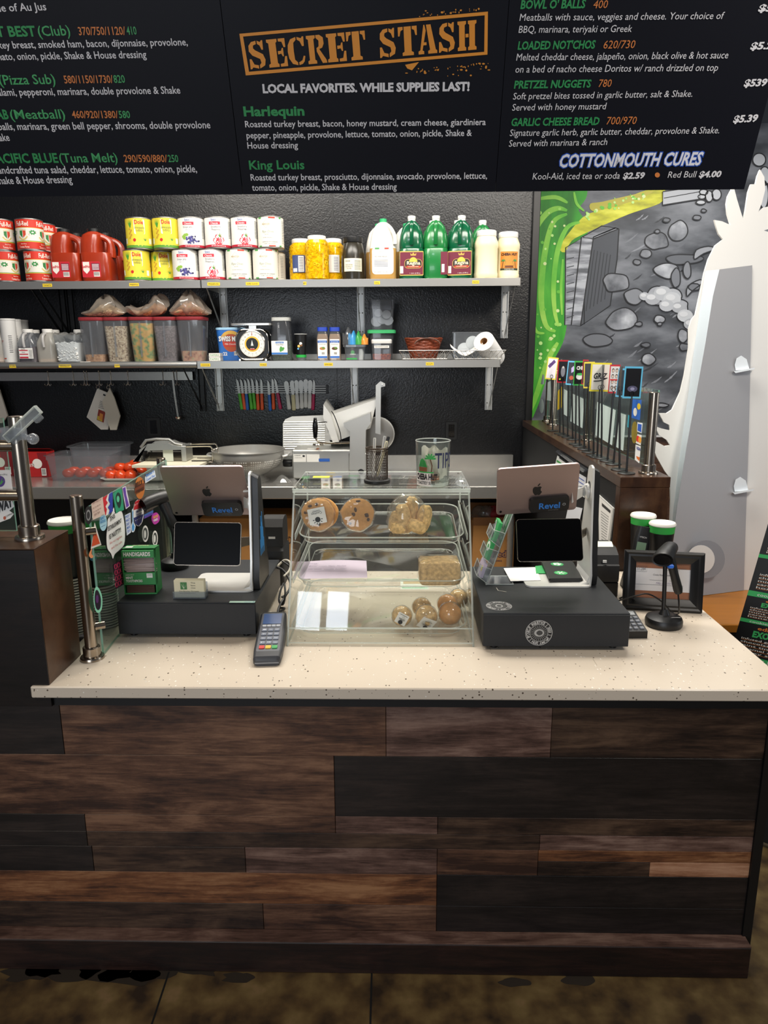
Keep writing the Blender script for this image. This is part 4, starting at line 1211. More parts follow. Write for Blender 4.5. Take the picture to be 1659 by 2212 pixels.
def bag(l, t_, r, lb, seed, cm, Y):
    p, w, h = fit(l, t_, r, 675, Y, zb + .0008)
    R_ = random.Random(seed)
    ph = [R_.uniform(0, 6) for _ in range(6)]
    t = thing('cereal_bag', lb, 'bag', p)
    def f(u, v, k=1):
        a, bb = 2 * PI * u, v
        r_ = math.sin(PI * min(.999, max(.001, bb))) ** .45
        x = w / 2 * r_ * math.cos(a); y = .085 * r_ * math.sin(a)
        top = h * (.62 + .38 * math.sin(3 * x / w * 2 + ph[0]) * .8)
        z = top * (1 - bb) if bb < 1 else 0
        q = 1 + .10 * math.sin(5 * a + ph[1] + 6 * bb) + .05 * math.sin(11 * a + ph[2])
        return V((x * q * k, y * q * k, max(.0003, z * (1 + .12 * math.sin(7 * a + ph[3])) * k)))
    MB('bag_film').grid(lambda u, v: f(u, v), 40, 12).obj('plastic_bag', t)
    if cm: MB(cm).grid(lambda u, v: V((f(u, v).x * .86, f(u, v).y * .86, .001 + f(u, v).z * .62)), 28, 8).obj('cereal', t)
bag(180, 634, 272, 'clear bag of oat cereal lying on the first two bins', 1, 'cereal_oat', YD)
bag(277, 628, 364, 'clear bag of cocoa cereal on the middle bins', 2, 'cereal_crumbs', YD)
bag(366, 626, 454, 'clear bag of hoop cereal on the right bins', 3, 'cereal_hoops', YD + .01)

# ------------------------------------------------------------------ lower right shelf
p, w, h = fit(457, 761, 481, 777, YD + .06, ZD)
for i, (z0, lb) in enumerate(((0, 'small white and green box lying under its twin beside the cocoa tub'), (.024, 'small white and green box on top of its twin beside the cocoa tub'))):
    b = MB('#dcdad2').box(-w / 2, w / 2, -.06, .06, 0, .022, .001); b.use('#3f8a45').text('PAPERS', front(-.0606), 0, .006, .01, w * .8, 'C')
    solo('paper_box', b, lb, 'box', p + V((0, 0, z0)))
# cocoa tub
p, w, h = fit(473, 708, 531, 775, YD + .13, ZD)
t = thing('cocoa_tub', 'blue hot cocoa tub with rounded corners beside the dial scale', 'tub', p)
P('swiss_blue', '#2f6fc0', .4)
d = w * .8
MB('swiss_blue').loft([sq(w * .8, d * .8, .03, 0), sq(w * .83, d * .83, .03, .006), sq(w, d, .035, h * .94)], (1, 1)).obj('tub', t)
MB('#9cc4e0:.4').loft([sq(w * 1.03, d * 1.03, .035, h * .93), sq(w * 1.03, d * 1.03, .035, h * .985), sq(w * .97, d * .97, .035, h)], (1, 1)).obj('lid', t)
f = lambda e: (lambda x, z: V((x * (.83 + .17 * z / h), -d / 2 * (.82 + .18 * z / h) - e, z)))
b = MB('#b4522f').poly(disc(w * .34, 20, .012, h * .55), f(.0008)); b.use('#d3a34a').ribbon([(.012 + w * .36 * math.cos(a), h * .58 + w * .33 * math.sin(a)) for a in [PI * .1 + PI * .8 * k / 10 for k in range(11)]], .02, f(.0012))
b.use('#c23b2a').poly(rr_at(.012, h * .5, w * .62, .03, .008), f(.0014)); b.use('#efe9df').text('Milk Chocolate', f(.002), .012, h * .475, .012, w * .5, 'C', 0, .2)
b.use('#17305e').text('SWISS MISS', f(.0018), .004, h * .59, .03, w * .86, 'C', .08); b.use('#f4f1ea').text('SWISS MISS', f(.0024), .004, h * .59, .03, w * .84, 'C', .03)
b.use('#e8c85a').text('CAFE CANISTER', f(.0022), .012, h * .8, .01, w * .5, 'C')
b.use('#e9e6df').text('22', f(.0012), -w * .2, h * .16, .02, .03, 'C', .03).rect(.03, h * .16, .06, h * .28, f(.0012))
b.use('ink')
for k in range(7): b.rect(.032 + k * .004, h * .18, .034 + k * .004, h * .27, f(.0018))
b.obj('printing', t)
# dial scale
p, w, h = fit(515, 699, 585, 778, YD - .02, ZD)
t = thing('dial_scale', 'steel portion scale with a round dial and flat platform', 'scale', p)
R_ = w * .41; cz = R_ + .018
b = MB('black').prism([(x, z + cz) for x, z in rrect(w * .92, R_ * 2.05, .045, 6)], -.05, .07, 'y'); b.obj('housing', t)
b = MB('chrome')
for y in (-.052, .072): b.tube([(x, y, z + cz - .003) for x, z in rrect(w * .96, R_ * 2.15, .05, 6)], .0045, 8, True)
for sx_ in (-1, 1): b.tube([(sx_ * w * .4, -.05, .006), (sx_ * w * .4, .07, .006)], .006, 8)
b.obj('wire_frame', t)
fd = front(-.0555, 0, cz)
b = MB('chrome').lathe([(R_, 0), (R_, .006), (R_ * .93, .008)], 32); 
b = MB('chrome').at(T(0, -.048, cz) @ rotx(PI / 2)).lathe([(R_, 0), (R_, .007), (R_ * .94, .009), (R_ * .94, .004)], 36, cap=(1, 0)); b.obj('dial_ring', t)
b = MB('#e3e1da').poly(disc(R_ * .95, 36), front(-.0535, 0, cz)); b.use('#e3b23c').poly(disc(R_ * .56, 28), front(-.0541, 0, cz)); b.use('black').poly(disc(R_ * .45, 24), front(-.0547, 0, cz)); b.use('#c23b2a').rect(-.014, -.034, .014, -.026, front(-.0552, 0, cz))
b.use('ink')
for k in range(64):
    a = 2 * PI * k / 64; r0 = R_ * (.82 if k % 4 == 0 else .87)
    b.ribbon([(r0 * math.sin(a), r0 * math.cos(a)), (R_ * .92 * math.sin(a), R_ * .92 * math.cos(a))], .0012, front(-.0541, 0, cz))
for k in range(16):
    a = 2 * PI * k / 16
    b.text(str(2 * k if k else 32), front(-.0541, 0, cz), R_ * .71 * math.sin(a), R_ * .71 * math.cos(a) - .003, .007, None, 'C')
b.use('#b91f1f').ribbon([(0, R_ * .6), (0, R_ * .92)], .0016, front(-.0546, 0, cz)); b.use('#d8d8d8').poly([(0, R_ * .3), (.008, -.01), (-.008, -.01)], front(-.0553, 0, cz)).text('PELOUZE', front(-.0553, 0, cz), 0, -R_ * .36, .005, .024, 'C')
b.obj('dial', t)
MB('steel').box(-.022, .022, -.02, .02, cz + R_ * .98, h - .012).obj('neck', t)
b = MB('steel').prism(rrect(w * 1.22, .15, .012, 4), h - .012, h - .0, 'z').at(); b.obj('platform', t)
# parsley jug
p, w, h = fit(588, 686, 633, 777, YD, ZD)
t = thing('herb_jug', 'clear square jug of dried parsley with white label', 'jug', p)
MB('poly_dark').loft([sq(w * .96, w * .8, .02, 0), sq(w, w * .84, .025, .008), sq(w, w * .84, .025, h * .5), sq(w * .92, w * .8, .03, h * .75), sq(w * .84, w * .74, .03, h * .92)], (1, 1)).obj('jug', t)
speck('parsley', ((.3, '#38452f'), (.5, '#5d6f4b'), (.7, '#7f8f68')), 150, .9, bump=.4)
MB('parsley').loft([sq(w * .93, w * .78, .02, .003), sq(w * .96, w * .8, .022, .01), sq(w * .96, w * .8, .022, h * .46)], (1, 1)).obj('parsley', t)
MB('#b6b7b2:.4').prism(rrect(w * .88, w * .78, .03, 4), h * .92, h).obj('cap', t)
MB('poly_cloudy').tube(smooth([(-.01, -w * .36, h * .86), (-.01, -w * .44, h * .8), (-.01, -w * .46, h * .65), (-.01, -w * .43, h * .55)], 3), .008, 8).obj('handle', t)
y = -w * .42
b = MB('#e2e2dd').poly(rr_at(-.008, h * .3, w * .76, h * .32, .003), front(y - .0008)); g = front(y - .0014)
b.use('#2f6fb5').rect(-.03, h * .4, .018, h * .44, g).rect(-w * .38 - .008, h * .145, w * .38 - .008, h * .19, g)
b.use('#e9e9e9').text('Imperial', front(y - .002), -.006, h * .405, .008, .036, 'C'); b.use('ink').text('Parsley Flakes', g, -.006, h * .36, .007, .045, 'C')
b.use('#4d9a45')
for k in range(9): b.poly(disc(.007, 6, .004 + .014 * math.cos(k * 2.4) * (k / 9), h * .27 + .014 * math.sin(k * 2.4) * (k / 9)), front(y - .0015 - k * 5e-5))
b.obj('paper_label', t)
# drinks tumbler (upside down)
p, w, h = fit(637, 721, 665, 779, YD + .01, ZD)
t = thing('tumbler', 'black cup turned upside down with a green ring and a small cartoon print', 'cup', p)
MB('poly_clear').lathe([(w * .36, 0), (w * .38, .018)], 20).obj('clear_lid', t)
MB('#1d9a3c').lathe([(w * .4, .018), (w * .4, .032), (w * .37, .034)], 20).obj('green_ring', t)
MB('black').lathe([(w * .37, .033), (w * .46, h - .006), (w * .48, h - .004)], 20).obj('cup_body', t)
MB('#b9b9b6:.4').lathe([(w * .5, h - .004), (w * .5, h), (w * .2, h)], 20).obj('rim', t)
b = MB('#c8a24a'); g = front(-w * .45)
for x, z, c, r_ in ((-.008, .085, '#d8b25a', .008), (.004, .1, '#e9e6df', .009), (-.012, .07, '#5fa0c8', .006), (.008, .09, '#8a5a34', .006)): b.use(c).poly(disc(r_, 9, x, z), lambda a, q: V((a, -w * .452 - .001 - a * a * 0, q)))
b.obj('print', t)
# spice bottles
P('cumin', '#a58466', .8)
def spice(l, r, lb, lt, pic):
    p, w, h = fit(l, 707, r, 778, YD, ZD)
    t = thing('spice_bottle', lb, 'bottle', p, group='spice bottles with blue caps')
    MB('poly_clear').loft([sq(w, w * .9, .012, 0), sq(w, w * .9, .012, h * .68), sq(w * .8, w * .74, .014, h * .88)], (1, 1)).obj('bottle', t)
    MB('cumin').loft([sq(w * .96, w * .86, .01, .002), sq(w * .96, w * .86, .01, h * .66), sq(w * .84, w * .76, .012, h * .8)], (1, 1)).obj('spice', t)
    MB('#1f3fa8:.4').prism(rrect(w * .86, w * .8, .012, 4), h * .88, h, 'z').obj('cap', t)
    y = -w * .45
    b = MB('#e9e4da').rect(-w * .4, .012, w * .4, h * .64, front(y - .0008)); g = front(y - .0014)
    b.use('#2a62b0').rect(-w * .4, h * .53, w * .4, h * .6, g).rect(-w * .4, .014, w * .4, h * .13, g)
    b.use('#e9e9e9').text('Imperial', front(y - .002), 0, h * .545, .007, w * .6, 'C'); b.use('ink').text(lt, g, 0, h * .47, .006, w * .6, 'C')
    b.use(pic).poly(disc(w * .26, 12, 0, h * .36, w * .13), g); b.use('#5f8a3a').poly(disc(w * .14, 10, .006, h * .38, w * .08), front(y - .0019)); b.use('ink')
    for k in range(6): b.rect(-.004 + k * .003, h * .18, -.0025 + k * .003, h * .25, g)
    b.obj('paper_label', t)
spice(686, 710.5, 'blue capped spice bottle beside the black tumbler', 'Ground Cumin', '#b5793c')
spice(712, 737, 'blue capped spice bottle beside the clear deli tub', 'Ground Clove', '#5a3420')
# deli tub with bag on top
p, w, h = fit(743, 745, 792, 778, YD, ZD)
t = thing('deli_tub', 'clear deli tub with green leaf print and white cloth inside', 'tub', p)
MB('poly_clear').loft([sq(w * .8, w * .72, .015, 0), sq(w * .9, w * .8, .018, h * .86)], (1, 0)).obj('tub', t)
MB('poly_clear').prism(rrect(w, w * .9, .018, 4), h * .86, h, 'z').obj('lid', t)
MB('#d6d2ca').loft([sq(w * .2, .04, .01, .002, w * .25), sq(w * .22, .05, .012, h * .5, w * .27), sq(w * .16, .04, .01, h * .74, w * .25)]).obj('cloth', t)
b = MB('#2f9a4a').poly(disc(.012, 10, -.012, h * .52), front(-w * .38)); b.use('#e3e8e2').text('GREEN', front(-w * .385), -.012, h * .36, .007, .034, 'C'); b.use('#2f8a45').rect(-w * .36, .004, w * .1, h * .16, front(-w * .37)); b.obj('print', t)
zt = p.z + h
t = thing('snack_bag', 'blue, green and orange snack bag lying on the deli tub', 'bag', (p.x, p.y, zt + .0005))
def sn(c, x0, x1, hh, nm, sd):
    R_ = random.Random(sd); q = [R_.uniform(0, 6) for _ in range(4)]
    MB(c).grid(lambda u, v: V((x0 + (x1 - x0) * u, .05 * math.cos(PI * v) * math.sin(PI * min(.97, max(.03, .1 + .8 * u))) ** .5, .001 + hh * abs(math.sin(PI * v)) ** .8 * (.5 + .5 * math.sin(PI * (.15 + .7 * u))) * (1 + .18 * math.sin(9 * u + 4 * v + q[0])))), 14, 12).obj(nm, t)
sn('film', -.075, -.01, .09, 'clear_end', 1); sn('#3f8fc8:.25', -.04, .01, .075, 'blue_part', 2); sn('#3f9a4a:.25', .0, .045, .07, 'green_part', 3); sn('#d98a3a:.25', .035, .08, .055, 'orange_part', 4)
# tall food container on a green-lidded one, pepper-flake jar in front
p, w, h = fit(798, 714, 852, 777, YD + .12, ZD)
t = thing('food_container', 'clear square food container with green lid, tall container standing on it', 'container', p)
d = .15
MB('poly_dark').loft([sq(w * .84, d * .84, .02, 0), sq(w * .96, d * .96, .022, h * .92)], (1, 0)).obj('container', t)
MB('#2f9a5a:.4').loft([sq(w * 1.12, d * 1.12, .022, h * .9), sq(w * 1.12, d * 1.12, .022, h), sq(w, d, .02, h + .003)]).obj('green_lid', t)
z2 = p.z + h + .0035
t = thing('food_container', 'tall cloudy container of white lids standing on the green lid', 'container', (p.x, p.y, z2))
h2 = W(825, 649, Y=p.y).z - z2
MB('poly_dark').loft([sq(w * .84, d * .84, .02, 0), sq(w * .98, d * .96, .022, h2 * .7), sq(w * 1.02, d, .022, h2 * .705), sq(w * 1.02, d, .022, h2)], (1, 0)).obj('container', t)
b = MB('#d6d7d4:.6')
for x, z, rr_ in ((-.03, .05, .035), (.005, .06, .03), (.04, .055, .032), (-.02, .1, .025), (.03, .09, .028)): b.at(T(x, -.02, z) @ rotx(1.2)).lathe([(rr_, 0), (rr_, .005)], 18)
b.obj('plastic_lids', t)
p, w, h = fit(804, 733, 846, 779, YD, ZD)
t = thing('flake_jar', 'small clear jar of red pepper flakes with white lid', 'jar', p)
MB('poly_clear').loft([sq(w * .94, w * .8, .014, 0), sq(w, w * .86, .014, h * .8)], (1, 0)).obj('jar', t)
speck('chili', ((.32, '#30120c'), (.46, '#6e2416'), (.6, '#9c3a20'), (.74, '#c88a4a')), 130, .7, bump=.6, detail=2)
MB('chili').loft([sq(w * .9, w * .77, .012, .003), sq(w * .95, w * .81, .012, h * .3)]).obj('pepper_flakes', t)
MB('#d6d5d0:.4').loft([sq(w * 1.02, w * .9, .016, h * .8), sq(w * 1.04, w * .92, .016, h * .83), sq(w * 1.04, w * .92, .016, h * .96), sq(w * .98, w * .86, .016, h)]).obj('lid', t)
b = MB('#dedad2').rect(-w * .38, h * .58, w * .38, h * .7, front(-w * .435)); b.use('ink').text('RED PEPPER FLAKES', front(-w * .44), 0, h * .615, .006, w * .66, 'C').obj('paper_label', t)
# wire baskets
def wire_basket(l, r, lb):
    p, w, h = fit(l, 757, r, 779, YD + .02, ZD)
    t = thing('wire_basket', lb, 'basket', p, group='wire baskets')
    d = .2; b = MB('steel_dull')
    R4 = lambda k, z: [(x * w * k / 2, y * d * k / 2, z) for x, y in ((-1, -1), (1, -1), (1, 1), (-1, 1))]
    b.tube(R4(1, h), .0026, 6, True); b.tube(R4(.86, .006), .0022, 6, True); b.obj('rim_wire', t)
    b = MB('steel')
    n = 12
    for sd in (-1, 1):
        zig = []
        for k in range(n + 1):
            q = k / n * 2 - 1
            zig.append((q * w / 2 * (1 if k % 2 else .86), sd * d / 2 * (1 if k % 2 else .86), h if k % 2 else .006))
        b.tube(zig, .0021, 5); zig2 = [(x, y, h if z < h / 2 else .006) for x, y, z in zig]
        zig2 = [(q * w / 2 * (.86 if k % 2 else 1), sd * d / 2 * (.86 if k % 2 else 1), .006 if k % 2 else h) for k, q in ((k, k / n * 2 - 1) for k in range(n + 1))]
        b.tube(zig2, .0021, 5)
        b.tube([(sd * w / 2, -d / 2, h), (sd * w * .43, 0, .006), (sd * w / 2, d / 2, h)], .0016, 5)
    for k in range(9): 
        x = (k / 8 * 2 - 1) * w * .43
        b.tube([(x, -d * .43, .006), (x, d * .43, .006)], .0014, 5)
    b.obj('wire_sides', t)
    return p, w, h
p, w, h = wire_basket(862, 971, 'chrome wire basket holding dark wicker bowls')
for i, (dz, k, lb) in enumerate(((.0085, .84, 'dark wicker bread basket at the bottom of the wire basket'), (.062, 1, 'dark wicker bread basket stacked on top of another'))):
    t = thing('wicker_basket', lb, 'basket', (p.x - .005, p.y, p.z + dz), group='wicker baskets')
    b = MB('wicker'); n = 36; rw_ = w * .34 * k
    for lv in range(7):
        rr_ = rw_ * (.8 + .03 * lv)
        b.tube([(rr_ * 1.08 * math.cos(a), .085 * (rr_ / rw_) * math.sin(a), .006 + lv * .0095 + .0018 * math.sin(a * 9 + lv * PI)) for a in [2 * PI * q / n for q in range(n)]], .0062, 6, True)
    b.prism(disc(rw_ * .84, 24, 0, 0, .066), 0, .006)
    b.obj('weave', t)
    if i: 
        MB('#5a3a2c').tube([(.02 + .075 * math.cos(a), -.09, .03 + .035 * math.sin(a)) for a in [PI * q / 12 for q in range(13)]], .004, 6).obj('handle', t)
p, w, h = wire_basket(972, 1087, 'chrome wire basket holding a paper towel roll')
q, wq, hq = fit(977, 715, 1041, 768, YD + .075, ZD + .012)
t = thing('lid_bin', 'clear acrylic bin of white cup lids standing in the wire basket', 'bin', (q.x, q.y + .0, ZD + .0085))
MB('poly_clear').loft([sq(wq, .07, .006, 0), sq(wq, .07, .006, hq * .95)], (1, 0)).obj('bin', t)
MB('poly_cloudy').box(-wq / 2 - .004, wq / 2 + .004, -.038, .038, hq * .95, hq * .98).obj('bin_lid', t)
b = MB('#d5d4d0:.6')
for x, z in ((-.02, .05), (.03, .09), (.035, .04)): b.at(T(x, -.018, z) @ rotx(PI / 2 - .1)).lathe([(.042, 0), (.042, .006), (.036, .009)], 20)
b.obj('cup_lids', t)
q = W(1045, 737, Y=YD - .06)
ax = V((-.42, -.78, .46)).normalized()
t = thing('paper_towel_roll', 'white paper towel roll lying tilted in the wire basket', 'paper towel', q - ax * .11, rot=V((0, 0, 1)).rotation_difference(ax).to_euler())
MB('paper').lathe([(.023, -.11), (.062, -.11), (.0625, -.108), (.0625, .108), (.062, .11), (.023, .11)], 32, cap=(0, 0)).obj('paper', t)
MB('#a87c50:.8').lathe([(.0228, -.11), (.021, -.11), (.021, .11), (.0228, .11)], 20, cap=(0, 0)).obj('cardboard_core', t)
t = thing('paper_wrap', 'loose white printed paper sheet lying in the wire basket', 'paper', (W(1005, 760, Y=YD - .02).x, YD - .02, ZD + .01))
f = lambda u, v: V((-.09 + .19 * u, -.06 + .1 * v + .01, .012 + .09 * abs(u - .45) ** 1.5 * 1.9 + .02 * v))
MB('paper').grid(f, 14, 5).obj('sheet', t)

# ------------------------------------------------------------------ wall: rail, hooks, knives, outlets
YR = YW - .05
ra, rb_ = W(-40, 815, Y=YR), W(416, 815, Y=YR)
zr1, zr0 = W(200, 804, Y=YR).z, W(200, 822, Y=YR).z
b = MB('steel').box(ra.x - .5, rb_.x, YR, YR + .006, zr0, zr1)
rail = tag(b.obj('utensil_rail'), 'flat steel utensil rail under the left lower shelf', 'rail')
for x in (ra.x - .3, -1.75): MB('steel').box(x - .01, x + .01, YR + .006, YW - .001, zr0 + .01, zr0 + .03).obj('rail_standoff', rail)
h0 = None
for px, lb in ((104, 'double steel hook farthest left on the rail, empty'), (158, 'double steel hook just left of the close pair, empty'), (182, 'left steel hook of the close pair on the rail'), (188, 'right steel hook of the close pair on the rail'), (214, 'steel hook holding the printed laminated sheets'), (239, 'steel hook holding the blank white sheets'), (276, 'steel hook right of the hanging sheets, empty'), (352, 'steel hook left of the ladle, empty'), (382, 'steel hook just right of the ladle')):
    x = W(px, 810, Y=YR).x
    if h0: dup(h0, (x, YR, zr0), lb); continue
    hh = zr1 - zr0
    b = MB('chrome')
    b.tube(smooth([(0, .012, hh * .6), (0, .010, hh + .004), (0, -.002, hh + .008), (0, -.007, hh), (0, -.007, 0), (0, -.008, -.012)], 3), .0028, 6)
    for s_ in (-1, 1): b.tube(smooth([(0, -.008, -.008), (s_ * .006, -.012, -.028), (s_ * .016, -.016, -.032), (s_ * .022, -.018, -.02)], 3), .0028, 6)
    h0 = solo('utensil_hook', b, lb, 'hook', (x, YR, zr0), group='hooks on the utensil rail')
def hanging(px, poly, cx, cy, lb, printed):
    hx = W(px, 836, Y=YR - .012)
    t = thing('hanging_sheets', lb, 'laminated sheets', (hx.x, YR - .03, hx.z))
    loc = lambda x, y: (W(x, y, Y=YR - .03) - V((hx.x, YR - .03, hx.z)))
    b = MB('#dcd8cf:.35' if printed else '#c4bdae:.35').sheet(poly, loc, -.012); b.obj('sheets', t)
    MB('chrome').tube([(.011 * math.cos(a), .012 * math.sin(a) * .4, .011 * math.sin(a)) for a in [2 * PI * k / 12 for k in range(12)]], .0018, 6, True).obj('ring', t)
    if printed:
        f = lambda x, y: W(x, y, Y=YR - .03) - V((hx.x, YR - .03, hx.z)) - V((0, .0011, 0))
        b = MB('#8a2a1c').poly([(213, 884), (228, 890), (224, 913), (209, 907)], f); b.use('#d98a3a').poly([(216, 892), (223, 895), (221, 908), (214, 905)], lambda x, y: f(x, y) - V((0, .0006, 0)))
        b.use('#c8b03a').poly([(211, 898), (222, 902), (221, 911), (210, 906)], lambda x, y: f(x, y) - V((0, .0004, 0))); b.use('#55524e')
        for k in range(5): b.ribbon([(216 - k * .8, 866 + k * 3.4), (229 - k * .3, 871 + k * 3.2)], .9, f)
        b.use('ink').ribbon([(223, 852), (229, 855)], 3.4, f)
        b.obj('printing', t)
hanging(214, [(210, 839), (234, 849), (236, 914), (233, 928), (218, 928), (187, 901)], 0, 0, 'pack of white laminated sheets with a picture label hung from the rail', True)
b0 = hanging
hanging(239, [(240, 838), (249, 858), (262, 898), (254, 928), (241, 928), (223, 868)], 0, 0, 'pack of blank white laminated sheets hung from the rail', False)
kids_ = [o for o in COL.objects if o.get('label') == 'pack of blank white laminated sheets hung from the rail']
kids_[0].location.y -= .022
x = W(372, 810, Y=YR - .02).x; zb0 = W(378, 908, Y=YR - .02).z
t = thing('ladle', 'small long handled steel ladle hanging at the right end of the rail', 'ladle', (x, YR - .02, zr1))
L_ = zb0 - zr1
MB('steel').loft([[(dx + .02 * k, .0 - .002 * q, z) for dx, q in ((-.006, 0), (.006, 0), (.006, 1), (-.006, 1))] for k, z in ((0, .0), (.4, L_ * .5), (1, L_ + .022))]).tube(smooth([(0, 0, 0), (0, .012, .008), (0, .022, .002), (0, .022, -.02)], 3), .0035, 6).obj('handle', t)
b = MB('chrome').at(T(.024, -.012, L_ + .004)); b.lathe([(.004, 0), (.014, .003), (.022, .012), (.024, .022), (.022, .022), (.012, .006)], 20, cap=(1, 1)); b.obj('bowl', t)
# cutting board at the left edge
f = lambda x, y: W(x, y, Y=YR - .02)
b = MB('#d9d2c4:.5').sheet([(-60, 790), (-4, 835), (16, 898), (4, 914), (-60, 914)], f, -.014)
tag(b.obj('cutting_board'), 'white cutting board hanging at the left picture edge', 'cutting board')
# knife rack
t = thing('knife_rack', 'black magnetic knife bar on the wall with two steel strips', 'knife rack')
a, c = W(507, 841, Y=YW - .012), W(706, 843, Y=YW - .012)
z0, z1 = W(600, 850, Y=YW - .012).z, W(600, 833, Y=YW - .012).z
MB('black').box(a.x, c.x, YW - .012, YW - .0005, z0, z1, .002).box(c.x - .004, c.x + .008, YW - .016, YW - .0005, z0 - .004, z1 + .004, .002).obj('bar', t)
b = MB('steel_dull')
for k in (.08, .36, .64, .92): b.box(a.x + .004, c.x - .006, YW - .0135, YW - .0118, z0 + (z1 - z0) * k - .002, z0 + (z1 - z0) * k + .002)
b.obj('magnet_strip', t)
YK = YW - .0165
hues = {'g': ('#4fae2c', 'green'), 'o': ('#d9541c', 'orange'), 'b': ('#1f63b5', 'blue'), 'm': ('#b01f52', 'magenta'), 'w': ('#d3d3cf', 'white'), 'c': ('#cfc79c', 'cream')}
ks = ((512, 818, 523, 885, 'g', 0), (520.5, 818, 529, 885, 'o', 0), (529.5, 819, 535, 886, 'b', 0), (536, 817, 544, 885, 'g', 0), (544.5, 817, 551, 884, 'g', 0), (554.5, 819, 558, 886, 'o', 0), (564.5, 818, 566.5, 886, 'o', 0),
      (579.5, 821, 584, 888, 'b', 0), (589, 817, 591, 885, 'o', 0), (594, 817, 606, 884, 'm', 0), (618, 823, 625, 885, 'w', 1), (631, 822, 635, 887, 'c', 1), (640, 821, 643, 884, 'w', 1), (650, 821, 652, 883, 'w', 1), (660.5, 819, 660, 881, 'w', 1), (670, 821, 668.5, 883, 'w', 1), (679, 820, 675.5, 886, 'm', 0))
ordn = {'g': ['green handled paring knife at the far left of the rack', 'green handled paring knife right of the blue one', 'green handled paring knife left of the two orange ones'], 'o': ['orange handled paring knife second from the left on the rack', 'left orange paring knife of the adjacent pair', 'right orange paring knife of the adjacent pair', 'orange handled paring knife in the middle group of three'],
        'b': ['blue handled paring knife among the left group', 'blue handled paring knife in the middle group of three'], 'm': ['magenta handled paring knife tilted in the middle group', 'magenta handled paring knife at the right end after the spreaders'],
        'w': ['white sandwich spreader first in the row, tilted', 'white spreader right of the cream one', 'white spreader in the middle of the row', 'white spreader with the highest blade', 'white spreader beside the magenta knife'], 'c': ['cream handled sandwich spreader among the white ones']}
cnt = {}
for x0, y0, x1, y1, c, sp in ks:
    A, B_ = W(x0, y0, Y=YK), W(x1, y1, Y=YK)
    L_ = (A - B_).length; ang = math.atan2(A.x - B_.x, A.z - B_.z)
    i = cnt.get(c, 0); cnt[c] = i + 1
    t = thing('sandwich_spreader' if sp else 'paring_knife', ordn[c][i], 'spreader' if sp else 'knife', B_, group='spreaders on the knife rack' if sp else 'paring knives on the knife rack', rot=(0, ang, 0))
    hl = L_ * .52
    if sp:
        MB('steel_dull').prism(smooth([(-.007, hl), (-.013, hl + .03), (-.016, L_ - .03), (-.013, L_ - .008), (0, L_), (.013, L_ - .008), (.016, L_ - .03), (.013, hl + .03), (.007, hl)], 2), -.001, .001, 'y').obj('blade', t)
    else:
        MB('steel_dull').prism([(-.008, hl), (.008, hl), (.008, L_ - .03), (.004, L_ - .012), (-.006, L_), (-.008, L_ - .03)], -.001, .001, 'y').obj('blade', t)
    hw = .013 if sp else .0105
    MB(hues[c][0] + ':.45').loft([[(x * k + ofs, y * k2, z) for x, y in rrect(hw * 2, .018, .006, 3)] for k, k2, z, ofs in ((.5, .4, 0, 0), (.95, .9, .004, 0), (1.05, 1, .02, 0), (.92, 1, hl * .5, 0), (1, 1, hl * .85, 0), (.9, .9, hl + .002, 0))]).obj('handle', t)
def outlet(l, t_, r, bt, lb):
    a, c = W(l, bt, Y=YW), W(r, t_, Y=YW)
    t = thing('wall_outlet', lb, 'outlet', ((a.x + c.x) / 2, YW - .0005, (a.z + c.z) / 2), group='black wall outlets')
    w, h = c.x - a.x, c.z - a.z
    MB('black').box(-w / 2, w / 2, -.006, 0, -h / 2, h / 2, .002).obj('cover_plate', t)
    b = MB('black_gloss').box(-w * .25, w * .25, -.008, -.005, -h * .36, h * .36, .002); b.use('black_gap')
    for s_ in (-1, 1):
        for q in (-1, 1): b.box(q * .007 - .001, q * .007 + .001, -.0084, -.0078, s_ * h * .2 - .004, s_ * h * .2 + .006)
        b.box(-.002, .002, -.0084, -.0078, s_ * h * .2 - .012, s_ * h * .2 - .008)
    b.obj('socket', t)
outlet(962, 911, 988, 950, 'black wall outlet between the slicer and the half wall')
outlet(319, 902, 346, 942, 'black wall outlet above the tomato slicer')
# ------------------------------------------------------------------ steel prep table and what stands on it
ZT = .895
YT0 = W(200, 1052, Z=ZT).y
tb = lambda px, py: W(px, py, Z=ZT)
XT1 = W(1119, 1010, Y=4.6).x
t = thing('prep_table', 'long stainless steel prep table with backsplash along the black wall', 'table')
MB('steel').box(-3.2, XT1, YT0 + .01, YW - .035, ZT - .02, ZT).box(-3.2, XT1, YT0, YT0 + .012, ZT - .075, ZT, .004).obj('table_top', t)
zsp = W(1060, 983, Y=YW - .04).z
MB('steel').box(-3.2, XT1, YW - .035, YW - .032, ZT, zsp).box(-3.2, XT1, YW - .032, YW - .002, zsp - .012, zsp).obj('backsplash', t)
MB('steel').box(-3.1, XT1 - .04, YT0 + .06, YW - .06, .27, .285).obj('undershelf', t)
for x in (-3.05, -1.25, XT1 - .09):
    for y in (YT0 + .08, YW - .1): MB('steel').cylz(.02, 0, ZT - .02, x, y, 14).obj('leg', t)
